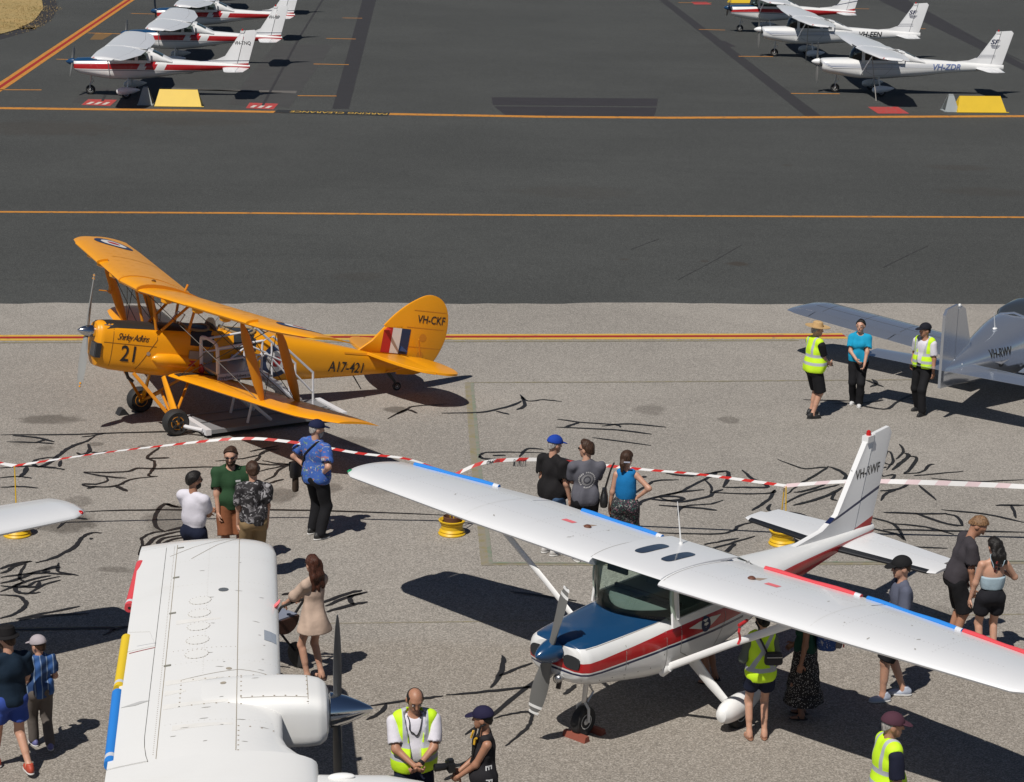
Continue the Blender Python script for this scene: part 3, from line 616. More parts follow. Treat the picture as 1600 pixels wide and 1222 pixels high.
    if scheme == 'sp': fl = [('xz', [(-5.5, z), (-7.6, z+.03), (-7.6, z+.045), (-5.5, z+.018)], NAVY) for z in (1.50, 1.56, 1.61)]
    fm = M('fin_'+scheme, (.74, .74, .74), .3, var=.03, coat=.25, layers=fl)
    fin_ = slab(FP[:3]+[FP[3], (-6.88, 2.54), (-6.55, 1.20), FP[6]], 'fin', .075, fm)
    slab([(-6.90, 2.54), (-7.25, 2.57), (-7.33, 2.48), (-7.02, 1.36), (-6.95, 1.04), (-6.70, 1.04), (-6.57, 1.20)], 'rudder', .06, fm)
    MB().lathe([(.03, 0), (.035, .03), (.028, .07), (.004, .085)], Matrix.Translation((-6.78*kx, 0, fz(2.52))), 12).build('beacon', BEACON, fin_)
    MB().box((-6.85*kx, -.05, fz(2.44)), (-6.70*kx, .05, fz(2.53))).build('fin_cap', WHITE, fin_)
    tf = bvh(fin_, [c for c in bpy.data.objects if c.parent == root and c.name.startswith('rudder')][-1])
    for s in (-1, 1):
        u = (-1, 0, 0) if s > 0 else (1, 0, 0)
        if reg and not big: text('registration', reg, .19, ((-6.47 if s > 0 else -7.06)*kx, 0, 1.97 if main else 2.0), u, (0, 0, 1), LETTER, fin_, tf, .006, sx=.86, bold=.012)
        if big:
            text('registration', reg, .33, (-4.93 if s > 0 else -6.3, 0, 1.04), u, (0, 0, 1), M('slate_lettering', (.12, .17, .36), .5, var=0) if 'ZDR' in reg else LETTER, body, bvh(body), .012, shear=.25, sx=1.0, bold=.02, sub=1)
            text('logo', 'SP', .27, ((-6.50 if s > 0 else -6.93)*kx, 0, 2.10), u, (0, 0, 1), M('navy_lettering', NAVY, .5, var=0), fin_, tf, .006, shear=.25, bold=.025, sx=1.35)
            for q in range(3): decal('logo_feather', [(-.2+.04*q, -.015), (.2-.05*q, -.03), (.22-.05*q, -.008), (-.15, .01)], (-6.68*kx, 0, 2.05-.05*q), u, (0, 0, 1), M('navy_lettering', NAVY), fin_, tf, .006)
    if main:
        tp = bvh(*tops)
        sk = M('skylight_glass', (.03, .04, .06), .06, spec=.8, var=0)
        for s in (-1, 1):
            pl = [(.29*math.copysign(abs(math.cos(a))**.5, math.cos(a)), .085*math.copysign(abs(math.sin(a))**.6, math.sin(a))) for a in [k*PI/14 for k in range(28)]]
            o = decal('skylight', pl, (-2.34, s*.20, 2.0), (1, 0, 0), (0, 1, 0), sk, roof, tp, .006, rings=3)
            h = tp.ray_cast(Vector((-2.38, s*1.25, 2.6)), Vector((0, 0, -1)))[0]
            MB().lathe([(.045, 0), (.05, .012), (.03, .03), (.005, .035)], Matrix.Translation(h), 10).build('fuel_cap', M('brown_cap', (.13, .05, .03), .5), root)
            decal('placard', [(-.05, -.09), (.05, -.09), (.05, .09), (-.05, .09)], (-2.38, s*1.55, 2), (1, 0, 0), (0, 1, 0), PINK, root, tp, .004)
            LN = [[(-1.9, s*.55, 2), (-3.1, s*.55, 2)], [(-2.05, s*.62, 2), (-2.05, s*4.8, 2)], [(-2.68, s*.62, 2), (-2.68, s*4.2, 2)], [(-2.0, s*1.05, 2), (-2.7, s*1.05, 2)], [(-2.0, s*1.75, 2), (-2.7, s*1.75, 2)], [(-1.8, s*2.9, 2), (-2.8, s*2.9, 2)], [(-1.85, s*4.0, 2), (-2.8, s*4.0, 2)]]
            studs('rivets', LN, tp, root, M('pale_rivet', (.42, .41, .39), .5), .06, .006)
            rr_ = random.Random(5+s)
            for k in range(7):
                c_ = (-1.7-rr_.random()*.95, s*(.7+rr_.random()*3.9), 2.2); a_ = rr_.uniform(-1, 1); L_ = rr_.uniform(.01, .04)
                decal('paint_chip', [(-L_, -.006), (L_*.4, -.012), (L_, .004), (-L_*.3, .010)], c_, (math.cos(a_), math.sin(a_), 0), (-math.sin(a_), math.cos(a_), 0), M('bare_chip', (.36, .35, .33), .6), root, tp, .003)
            decal('cap_stain', [(-.05, -.05), (.06, -.03), (.03, .05), (-.16, .03)], (-2.44, s*1.30, 2.2), (1, 0, 0), (0, 1, 0), M('rusty_stain', (.34, .26, .2), .7), root, tp, .002)
            seam('panel_joint', [(-1.6, s*.55, 2), (-2.74, s*.55, 2)], tp, roof, SEAMM, .008); seam('panel_joint', [(-1.6, s*2.6, 2), (-2.74, s*2.6, 2)], tp, roof, M('faint_gap', (.6, .6, .58), .6), .006)
        MB().tube([(-2.9, -.18, 1.87), (-2.83, -.22, 2.42)], [.012, .005], 6).build('antenna', WHITE, root)
        MB().tube([(-2.9, -.18, 1.84), (-2.9, -.18, 1.89)], [.035, .02], 8).build('antenna_base', WHITE, root)
        # emblem on the port and starboard doors
        tb = bvh(body)
        for s in (-1, 1):
            u = (-1, 0, 0) if s > 0 else (1, 0, 0); c = (-2.42, s*.6, 1.17); WG = M('white_emblem', (.7, .68, .62), .5); NB = M('navy_emblem', NAVY, .5)
            decal('emblem_wings', [(-.34, .035), (-.06, -.05), (.06, -.05), (.34, .035), (.12, .06), (-.12, .06)], c, u, (0, 0, 1), WG, body, tb, .005)
            decal('emblem_disc', circ(.095, 20), c, u, (0, 0, 1), NB, body, tb, .008); decal('emblem_crown', circ(.03, 10), (c[0], c[1], c[2]+.1), u, (0, 0, 1), NB, body, tb, .008)
            decal('emblem_bird', [(-.05, 0), (0, -.02), (.05, 0), (.03, .02), (-.03, .02)], c, u, (0, 0, 1), WG, body, tb, .011)
        # cowl seams, rivets and landing lights
        seam('cowl_gap', [(-1.0, .7, 1.34), (-.98, .7, 1.1), (-.98, .7, .8)], tb, body, SEAMM, .008, (0, 1, 0), .003); seam('cowl_gap', [(-1.66, .7, 1.36), (-1.66, .7, .75)], tb, body, SEAMM, .008, (0, 1, 0), .003)
        seam('cowl_gap', [(-.35, .7, 1.325), (-1.0, .7, 1.345), (-1.7, .7, 1.37)], tb, body, SEAMM, .006, (0, 1, 0), .003)
        studs('rivets', [[(-.4, .7, .95), (-1.0, .7, .90), (-1.6, .7, .88)], [(-1.02, .7, .85), (-1.02, .7, 1.4)], [(-1.62, .7, .8), (-1.62, .7, 1.4)]], tb, body, RIV, .16, .009, (0, 1, 0))
        studs('rivets', [[(-1.42, -.05, 1.7), (-1.5, .25, 1.7), (-1.68, .45, 1.7)], [(-1.42, .05, 1.7), (-1.5, -.25, 1.7), (-1.68, -.45, 1.7)]], tb, body, M('pale_rivet', (.5, .5, .5)), .03, .006)
        for s in (-1, 1): MB().ell((-.30, s*.08, .92), (.05, .055, .055)).build('landing_light', glass('lamp_glass', (.9, .9, .9)), body); MB().ell((-.33, s*.08, .92), (.05, .05, .05)).build('lamp_bowl', STEEL, body)
        MB().tube([(-.45, .0, .86), (-.42, .0, .74)], .03, 8).build('exhaust_pipe', M('sooty_steel', (.06, .05, .045), .6, .6), root)
        MB().tube([(-1.72, .50, .76), (-1.74, .60, .82)], [.10, .07], 10).build('strut_fairing', WHITE, root)
    return root
RWF_LOC, RWF_YAW = (.32, 22.924), R(228.73)
rwf = cessna('high_wing_aeroplane', 'white aeroplane with blue cowl top and red stripe, parked among the visitors', None, RWF_LOC, RWF_YAW, 'VH-RWF', 'club', main=True)
rwf.rotation_euler = (R(-1.1), 0, RWF_YAW)
def noseat(px, py, z=1.25): q = P(px, py, z); return (q.x, q.y)
GL_ = 'training aeroplanes parked on the far left bays'; GR_ = 'training aeroplanes parked on the far right bays'
cessna('high_wing_aeroplane', 'red striped white aeroplane lettered VH-TNQ, nearest of the far left row', GL_, noseat(103,96), R(183.3), 'VH-TNQ', 'school')
cessna('high_wing_aeroplane', 'red striped white aeroplane lettered VH-IBP, second in the far left row', GL_, noseat(188,52), R(183.3), 'VH-IBP', 'school')
cessna('high_wing_aeroplane', 'red striped white aeroplane third in the far left row, fin cut by the frame', GL_, noseat(235,17), R(183.3), 'VH-FBB', 'school')
cessna('high_wing_aeroplane', 'red striped white aeroplane at the top left edge, last of the row', GL_, noseat(275,-18), R(183.3), 'VH-TNB', 'school')
cessna('high_wing_aeroplane', 'white aeroplane with fine blue lines lettered VH-ZDR, nearest of the far right row', GR_, noseat(1268,96,1.25), R(181.6), 'VH-ZDR', 'sp', big=True)
cessna('high_wing_aeroplane', 'white aeroplane with fine blue lines and black letters, second in the far right row', GR_, noseat(1178,46,1.25), R(181.6), 'VH-EEN', 'sp', big=True)
cessna('high_wing_aeroplane', 'blue nosed white aeroplane with red band, third in the far right row', GR_, noseat(1131,12), R(181.6), '', 'club')
q = Vector((-5.46, 25.77)); a_ = R(-53); tipx = Vector((math.cos(a_)*-1.87-math.sin(a_)*4.98, math.sin(a_)*-1.87+math.cos(a_)*4.98))
lw = cessna('high_wing_aeroplane', 'white aeroplane at the left edge, only its wing tip with red light in view', None, q-tipx, a_, '', 'club')
# ------------------------------------------------------------------ yellow biplane
YEL = M('yellow_dope', (.80, .325, .007), .36, var=.06, vscale=2, coat=.08, spec=.35, dirt=.10, dcol=(.45, .16, .01)); YELS = M('yellow_strut', (.60, .22, .007), .45, var=.08)
TAN = M('tan_leather', (.28, .19, .09), .7); PERSPEX = glass('clear_perspex', (.85, .88, .9)); RBLUE = M('roundel_blue', (.015, .03, .085), .45, var=.05); RWHITE = M('roundel_white', (.7, .68, .66), .45, var=.05); RRED = M('roundel_red', (.45, .02, .02), .45, var=.05)
WIRE = M('dark_wire', (.05, .045, .04), .5, .5); MPITCH = R(10.7); MXW, MZW = -1.70, -1.553
_c, _s = math.cos(R(210.95)), math.sin(R(210.95)); mloc = (-7.501-_c*1.38, 36.054-_s*1.38, 0)
moth = empty('biplane', mloc, R(210.95), -MPITCH, 'yellow open cockpit biplane numbered 21 with roundels and fin flash', 'aeroplane')
moth.scale = (1, 1.07, 1)
T = lambda x, y, z: Vector((x-MXW, y, z-MZW))
def Tr(ring): return [v+Vector((-MXW, 0, -MZW)) for v in ring]
FM = [(-.30, .20, .17, -.45, 2.6), (-.36, .25, .20, -.58, 3), (-.6, .275, .215, -.63, 3.4), (-1.35, .315, .235, -.66, 3.6), (-1.9, .35, .26, -.66, 3.4), (-2.6, .365, .27, -.645, 3.2), (-3.3, .355, .285, -.62, 3), (-3.75, .335, .26, -.60, 2.8), (-4.5, .26, .20, -.52, 2.8), (-5.4, .165, .11, -.40, 2.8), (-6.1, .085, .03, -.30, 2.6), (-6.36, .045, .0, -.26, 2.4)]
mbody = MB().loft([Tr(r) for r in fuse(FM, 36)]).build('fuselage', YEL, moth); mt = bvh(mbody)
for x0, x1 in ((-1.86, -2.38), (-2.66, -3.28)):              # cockpits: dark well, padded coaming, screen, folded door
    pl = [((x0-x1)/2*math.copysign(abs(math.cos(a))**.7, math.cos(a)), .25*math.copysign(abs(math.sin(a))**.8, math.sin(a))) for a in [k*PI/12 for k in range(24)]]
    c = T((x0+x1)/2, 0, .3); decal('cockpit_opening', pl, c, (1, 0, 0), (0, 1, 0), DARK, mbody, mt, .006, rings=4)
    pts = []
    for px_, py_ in pl+[pl[0]]:
        h = mt.ray_cast(c+Vector((px_, py_, .8)), Vector((0, 0, -1)))[0]; pts.append(h+Vector((0, 0, .015)))
    MB().tube(pts, .026, 8, caps=False).build('coaming', TAN, mbody)
    V = [T(x0+.10, -.17, .29), T(x0+.18, 0, .29), T(x0+.10, .17, .29), T(x0-.0, .15, .47), T(x0+.07, 0, .49), T(x0-.0, -.15, .47)]
    wsn = mk('windscreen', V, [(0, 1, 4, 5), (1, 2, 3, 4)], PERSPEX, moth, False)
    MB().tube([V[0], V[5], V[4], V[3], V[2]], .010, 6).tube([V[1], V[4]], .008, 6).build('windscreen_frame', STEEL, wsn)
# open cockpit doors and hood panels on the near side, seat backs
for x in (-2.42, -3.34):
    MB().loft([[T(x+dx, .24*math.cos(a), .08+.36*math.sin(a)) for a in [k*PI/10 for k in range(11)]] for dx in (0, -.05)]).build('headrest_bulkhead', M('dark_leather', (.07, .05, .035), .6), moth)
for x0, x1 in ((-1.95, -2.4), (-2.75, -3.25)):
    decal('door_well', [(-.22, -.15), (.22, -.15), (.22, .12), (-.22, .12)], T((x0+x1)/2, .5, .12), (-1, 0, 0), (0, 0, 1), DARK, mbody, mt, .006, rings=2)
    MB().box(T(x1, .37, -.12)-Vector((0, 0, .26)), T(x0, .39, -.12)).build('folded_door', M('grey_door_lining', (.3, .28, .25), .6), moth)
# nose: top cowl, intake, spinner, propeller, exhaust, bulge
decal('anti_glare_panel', [(-.75, -.27), (.68, -.22), (.68, .22), (-.75, .27)], T(-1.12, 0, .3), (1, 0, 0), (0, 1, 0), M('matt_black_paint', (.02, .018, .016), .6), mbody, mt, .006, rings=8)
nin = MB().box(T(-.365, .06, -.40), T(-.27, .275, -.15)).build('air_intake', DARK, mbody)
for k in range(4): MB().box(T(-.34+.0*k, .05+.05*k, -.39), T(-.262, .062+.05*k, -.16)).build('intake_fin', STEEL, nin)
msp = MB().lathe([(.005, 0), (.035, -.03), (.07, -.09), (.095, -.16), (.11, -.24), (.10, -.32)], Matrix.Translation(T(0, 0, 0)), 18, 'x').build('spinner', M('polished_spinner', (.6, .6, .62), .15, 1), moth)
for k in range(2):
    mb = MB(); Mp = Matrix.Translation(T(-.17, 0, 0)) @ Matrix.Rotation(R(3+180*k), 4, 'X'); prop_blade(mb, 1.0, Mp, wid=.085); bl = mb.build('propeller_blade', M('grey_wood_propeller', (.30, .30, .29), .35), msp)
    for q in (.90, .955):
        rr = [[Mp @ Vector((math.sin(a)*.011, math.cos(a)*w_, z)) for a in [j*PI/4 for j in range(8)]] for z, w_ in ((q, .052 if q < .92 else .038), (q+.03, .045 if q < .92 else .03))]
        MB().loft(rr).build('tip_band', YEL, msp)
MB().loft([[T(x, .30+r*.9*math.cos(a), -.33+r*math.sin(a)) for a in [k*PI/6 for k in range(12)]] for x, r in ((-1.30, .03), (-1.38, .10), (-1.6, .125), (-2.1, .125), (-2.3, .10), (-2.36, .03))]).build('tool_locker', YEL, mbody)
decal('placard', [(-.07, -.05), (.07, -.05), (.07, .05), (-.07, .05)], T(-2.02, .5, -.34), (-1, 0, 0), (0, 0, 1), RRED, mbody, bvh([o for o in bpy.data.objects if o.name == 'tool_locker'][0]), .004)
MB().tube([T(-.95, .1, -.62), T(-1.0, .12, -.74), T(-1.1, .12, -.80)], .03, 8).build('exhaust_pipe', M('sooty_steel', (.06, .05, .045), .6, .6), moth)
for z in (-.12,): seam('cowl_gap', [T(-.4, .5, z), T(-1.35, .5, z)], mt, mbody, M('dark_yellow_gap', (.2, .08, .01), .7), .01, (0, 1, 0), .003)
seam('cowl_gap', [T(-.56, .5, .2), T(-.56, .5, -.6)], mt, mbody, M('dark_yellow_gap', (.2, .08, .01)), .01, (0, 1, 0), .003); seam('cowl_gap', [T(-1.35, .5, .0), T(-1.0, .5, -.62)], mt, mbody, M('dark_yellow_gap', (.2, .08, .01)), .012, (0, 1, 0), .003); seam('cowl_gap', [T(-1.35, .5, .2), T(-1.35, .5, 0)], mt, mbody, M('dark_yellow_gap', (.2, .08, .01)), .012, (0, 1, 0), .003)
seam('silver_strip', [T(-.40, .5, .165), T(-1.85, .5, .20)], mt, mbody, STEEL, .014, (0, 1, 0), .004)
decal('cowl_cap', circ(.035, 12), T(-1.22, .5, -.25), (-1, 0, 0), (0, 0, 1), STEEL, mbody, mt, .008)
U, Vv = (-1, 0, 0), (0, 0, 1)
text('side_number', '21', .40, T(-.72, .5, -.42), U, Vv, LETTER, mbody, mt, .006, bold=.012, sx=.82)
text('pilot_name', 'Shirley Adkins', .165, T(-.62, .5, -.05), U, Vv, LETTER, mbody, mt, .006, shear=.5, sx=.72, space=.85, bold=.0)
text('serial', 'A17-421', .28, T(-4.80, .5, -.31), U, (.0, 0, 1), LETTER, mbody, mt, .008, bold=.01, sx=.82)
def roundel(c, u, v, r, par, tree, off=.005):
    for nm, k, m_, e in (('roundel_outer_ring', 1, RBLUE, 0), ('roundel_middle_ring', .66, RWHITE, .003), ('roundel_centre', .32, RRED, .006)):
        decal(nm, circ(r*k, 32), c, u, v, m_, par, tree, off+e, rings=5)
roundel(T(-3.66, .5, -.19), U, Vv, .30, mbody, mt)
# wings
def mwing(s, le, z, dih, name, span=4.47, swp=.152, root=.38, chord=1.33):
    st = []
    for y in [root, 1.0, 1.7, 2.4, 3.1, 3.7, 4.0, 4.2, 4.35, 4.43, 4.47]:
        x_le = le-swp*(y-root); c = chord; e = max(0, (y-3.75)/(span-3.75))
        x_le -= .50*e**2.6; c = c-.50*e**2.6-.08*e**1.5
        st.append((s*y, x_le-MXW, max(c, .12), z+dih*(y-root)-MZW, .085 if y < 4.3 else .05))
    return st
WU, WL = (-.80, .85), (-1.62, -.60)
mw = []
for s in (-1, 1):
    for nm, (le, z), dih in (('upper_wing', WU, .030 if s < 0 else .058), ('lower_wing', WL, .075)):
        st = mwing(s, le, z, dih, nm)
        if nm == 'upper_wing': st = [(s*(.38+(abs(a_[0])-.38)*1.05), *a_[1:]) for a_ in st]
        o = MB().loft(wing_rings(st, 12, camber=.035, inc=.05 if nm == 'upper_wing' else 0)).build(nm, YEL, moth); mw.append((s, nm, o, st))
        tw = bvh(o)
        seam('rib_tape', [Vector((st[3][1]-.35, s*2.4, st[3][3])), Vector((st[3][1]-1.3, s*2.4, st[3][3]))], tw, o, YELS, .03, (0, 0, 1), .003)
        for y in np.arange(.7, 4.0, .33):
            l = lerp_st(st, s*y); seam('rib_tape', [Vector((l[1]-.12, s*y, l[3])), Vector((l[1]-l[2]*.93, s*y, l[3]))], tw, o, M('rib_tape_yellow', (.68, .28, .009), .45), .022, (0, 0, 1), .002, step=.2)
        if nm == 'upper_wing':
            l = lerp_st(st, s*3.85); roundel(Vector((l[1]-.78, s*3.9, l[3])), (1, 0, 0), (0, 1, 0), .38, o, tw, .005)
            sl = [lerp_st(st, s*y) for y in (1.95, 2.6, 3.3, 3.7)]
            MB().loft([[Vector((le_+.05-c_*x, y, z_+c_*q+.018)) for x, q in airfoil(6, .11, .02, 0, .16)] for y, le_, c_, z_, t_ in sl]).build('leading_edge_slat', YEL, o)
            for y in (1.15, 2.1, 2.9): 
                l = lerp_st(st, s*y); MB().lathe([(.10, 0), (.09, -.05), (.03, -.075)], Matrix.Translation((l[1]-.1, s*y, l[3]-.02)), 12).build('slat_fairing', YEL, o)
        else:
            a = [lerp_st(st, s*y) for y in (2.3, 3.95)]
            seam('aileron_gap', [Vector((l[1]-l[2]*.72, l[0], l[3])) for l in a], tw, o, M('dark_yellow_gap', (.2, .08, .01)), .014, (0, 0, 1), .003)
            decal('walkway', [(-.6, -.11), (.58, -.11), (.58, .11), (-.6, .11)], Vector((st[0][1]-.66, s*.52, st[0][3])), (1, 0, 0), (0, 1, 0), M('matt_black_paint', (.02, .018, .016)), o, tw, .004, rings=5)
# centre section tank
cst = [(y, WU[0]+.02-MXW, 1.25, WU[1]+.02-MZW, .15) for y in (-.40, -.3, 0, .3, .40)]
tank = MB().loft(wing_rings(cst, 12, camber=.03, inc=.05)).build('centre_tank', YEL, moth)
for y in (-.39, .39): MB().loft(wing_rings([(y-.02, WU[0]+.03-MXW, 1.27, WU[1]+.02-MZW, .165), (y+.02, WU[0]+.03-MXW, 1.27, WU[1]+.02-MZW, .165)], 12, camber=.03, inc=.05)).build('tank_band', YELS, tank)
MB().lathe([(.04, 0), (.04, .03), (.01, .045)], Matrix.Translation(T(-1.25, 0, .965)), 10).build('tank_cap', M('brass_cap', (.3, .15, .04), .4, .7), tank); MB().tube([T(-1.80, .1, .84), T(-1.85, .1, 1.0)], .02, 6).build('tank_vent', YELS, tank)
def wz(s, nm, y, f):
    st = [q for a, b, o, q in mw if a == s and b == nm][0]; l = lerp_st(st, s*y); up_ = nm == 'upper_wing'; f = f+.15 if up_ and y > 2 else f; return Vector((l[1]-l[2]*f, s*y, l[3]-(.03+.05*f*l[2] if up_ else 0)))
for s in (-1, 1):
    for f in (.12, .62):
        a, b = wz(s, 'lower_wing', 2.95, f), wz(s, 'upper_wing', 2.95, f); k = b-a
        MB().tube([a, a+k*.08, a+k*.25, a+k*.5, a+k*.8, a+k*.95, b], [.018, .05, .085, .092, .08, .04, .018], 10, flat=.32).build('interplane_strut', YELS, moth)
    for x0, x1 in ((-1.30, -1.08), (-1.40, -1.95), (-1.90, -1.95)):
        MB().tube([T(x0, s*.30, .18), T(x1, s*.38, WU[1]-.02)], .026, 8).build('cabane_strut', YELS, moth)
    mb = MB()
    for a, b in ((('lower_wing', .45, .12), ('upper_wing', 2.9, .12)), (('lower_wing', .45, .14), ('upper_wing', 2.9, .64)), (('upper_wing', .45, .12), ('lower_wing', 2.9, .12)), (('upper_wing', .45, .62), ('lower_wing', 2.9, .62)), (('lower_wing', 2.95, .12), ('upper_wing', 2.95, .62)), (('lower_wing', 2.95, .62), ('upper_wing', 2.95, .12))):
        mb.tube([wz(s, *a), wz(s, *b)], .007, 5)
    mb.build('bracing_wires', WIRE, moth)
    # undercarriage
    wc = T(MXW, s*.80, MZW+.235); 
    t_ = wheel(moth, wc, .235, .20, M('yellow_rim', (.55, .22, .01), .4)); 
    for a in range(5): MB().box((-.018, -.012, .03), (.018, .012, .12), Matrix.Translation(wc+Vector((0, s*.095, 0))) @ Matrix.Rotation(a*2*PI/5, 4, 'Y')).build('rim_hole', BLACK, t_)
    ax = wc+Vector((0, -s*.1, 0))
    MB().tube([T(-1.02, s*.26, -.62), ax], .032, 8, flat=.6).build('undercarriage_strut', YELS, moth)
    MB().tube([T(-1.58, s*.28, -.64), ax+Vector((-.02, 0, .1))], [.05, .085], 10, flat=.45).build('shock_leg', YEL, moth)
    MB().tube([T(-2.2, s*.05, -.64), ax], .026, 8).build('radius_rod', YELS, moth)
MB().tube([T(MXW, -.7, MZW+.235), T(MXW-.02, 0, -.98), T(MXW, .7, MZW+.235)], .026, 8).build('axle', YELS, moth)
# vane airspeed indicator on the far front strut
a = wz(-1, 'upper_wing', 2.95, .12).lerp(wz(-1, 'lower_wing', 2.95, .12), .5); MB().tube([a, a+Vector((.32, 0, .0))], .012, 6).box(a+Vector((.1, -.05, -.04)), a+Vector((.12, .05, .10))).build('airspeed_vane', YELS, moth)
# tail
def mslab(pts, nm, th, par=moth, mat=YEL, ax='y'):
    N = len(pts); cx = sum(p[0] for p in pts)/N; cz = sum(p[1] for p in pts)/N; rings = []
    for q, k in ((-th/2, .96), (-th*.38, 1), (th*.38, 1), (th/2, .96)):
        rings.append([T(cx+(x-cx)*k, q, cz+(z-cz)*k) if ax == 'y' else T(cx+(x-cx)*k, cz+(z-cz)*k, q) for x, z in pts])
    return MB().loft(rings).build(nm, mat, par, True, 30)
finp = [Vector((x, z, 0)) for x, z in ((-5.45, .08), (-5.72, .30), (-5.95, .58), (-6.33, .64), (-6.33, -.02))]
mfin = mslab([(p.x, p.y) for p in finp], 'fin', .05)
rud = smooth_path([Vector((x, z, 0)) for x, z in ((-6.36, .68), (-6.32, .80), (-6.42, 1.02), (-6.62, 1.20), (-6.86, 1.26), (-7.10, 1.16), (-7.25, .90), (-7.28, .50), (-7.18, .15), (-7.02, -.10), (-6.80, -.26), (-6.36, -.30))], 4)
rud = [p for p in rud]+[Vector((-6.36, .2, 0))]
rd = mslab([(p.x, p.y) for p in smooth_path([Vector((x, z, 0)) for x, z in ((-5.93, .61), (-6.12, .83), (-6.36, 1.04), (-6.6, 1.19))], 3)+rud[13:]], 'rudder', .05)
trd = bvh(mfin, rd)
for k, m_ in enumerate((RRED, RWHITE, RBLUE)): decal('fin_flash_stripe', [(-.095, -.24), (.095, -.24), (.095, .24), (-.095, .24)], T(-6.02-.19*k, .3, .34), U, Vv, m_, mfin, bvh(mbody, mfin, rd), .006, rings=3)
text('registration', 'VH-CKF', .215, T(-6.60, .3, .72), U, Vv, LETTER, rd, trd, .006, bold=.008, sx=.80, shear=.0)
for z in (.44, .10): decal('inspection_ring', circ(.075, 16), T(-6.78, .3, z), U, Vv, YELS, rd, trd, .004)
for z in (.62,): seam('rudder_rib', [T(-6.4, .3, z), T(-7.2, .3, z)], trd, rd, YELS, .012, (0, 1, 0), .003)
for z in (.95, .25): seam('rudder_rib', [T(-6.5, .3, z), T(-7.2, .3, z)], trd, rd, YELS, .012, (0, 1, 0), .003)
for s in (-1, 1):
    pp = smooth_path([Vector((x, y, 0)) for x, y in ((-5.62, s*.10), (-5.72, s*.6), (-5.9, s*1.1), (-6.08, s*1.36), (-6.30, s*1.46))], 4)
    tp = mslab([(p.x, p.y) for p in pp]+[(-6.30, s*.06)], 'tailplane', .06, ax='z'); tp.location = (0, 0, .06)
    pp = smooth_path([Vector((x, y, 0)) for x, y in ((-6.32, s*1.46), (-6.55, s*1.50), (-6.8, s*1.38), (-6.92, s*1.0), (-6.90, s*.5), (-6.72, s*.14))], 4)
    el = mslab([(p.x, p.y) for p in pp]+[(-6.32, s*.08)], 'elevator', .05, ax='z'); el.location = (0, 0, .06)
    MB().tube([T(-6.1, s*.06, -.26), T(-6.1, s*.85, .03)], .016, 6).build('tailplane_strut', YELS, moth)
    MB().tube([T(-6.75, s*.1, .1), T(-6.62, s*.16, .42)], .014, 6).build('control_horn', YELS, rd)
    decal('strake', [(-.5, -.015), (.5, -.03), (.5, .02), (-.5, .01)], T(-5.6, s*.5, .05), (-s, 0, 0), Vv, YELS, mbody, mt, .01, rings=4)
MB().tube([T(-6.15, 0, -.25), T(-6.42, 0, -.50)], [.035, .025], 8).build('tail_skid', DARK, moth); wheel(moth, T(-6.42, 0, -.53), .085, .06, STEEL)
MB().tube([T(-5.45, .0, -.38), T(-5.62, .1, -.62)], .012, 6).build('lifting_handle', BLACK, moth)
# ------------------------------------------------------------------ white high wing twin in the foreground (runs out of the picture at the bottom)
TW_YAW = R(7.0); tl = Vector((-math.sin(TW_YAW), math.cos(TW_YAW), 0)); tip_ = P(432, 866, 2.3); tc_ = tip_-tl*6.25
twin = empty('twin_engine_aeroplane', (tc_.x, tc_.y, 0), TW_YAW, 0, 'white twin engined high wing aeroplane filling the lower left corner', 'aeroplane')
TWW = M('twin_white', (.80, .795, .775), .32, var=.035, vscale=1.2, coat=.2, dirt=.16, dcol=(.60, .55, .46))
def twst(s):
    Y = [(.55, .30), (.70, .16), (.9, .05), (1.1, .0), (2.0, 0), (4.0, 0), (6.25, 0), (6.5, -.03), (6.65, -.10), (6.73, -.22), (6.77, -.38)]
    out = []
    for y, d in Y:
        c = 1.55+(d if d > 0 else d*1.15); out.append((s*y, d, c, 2.28-(.03 if y > 6.65 else 0), (.155 if y < 6.35 else .155-.11*(y-6.35)/.42)*1.55/max(c, 1.2)))
    return out
ttop = []
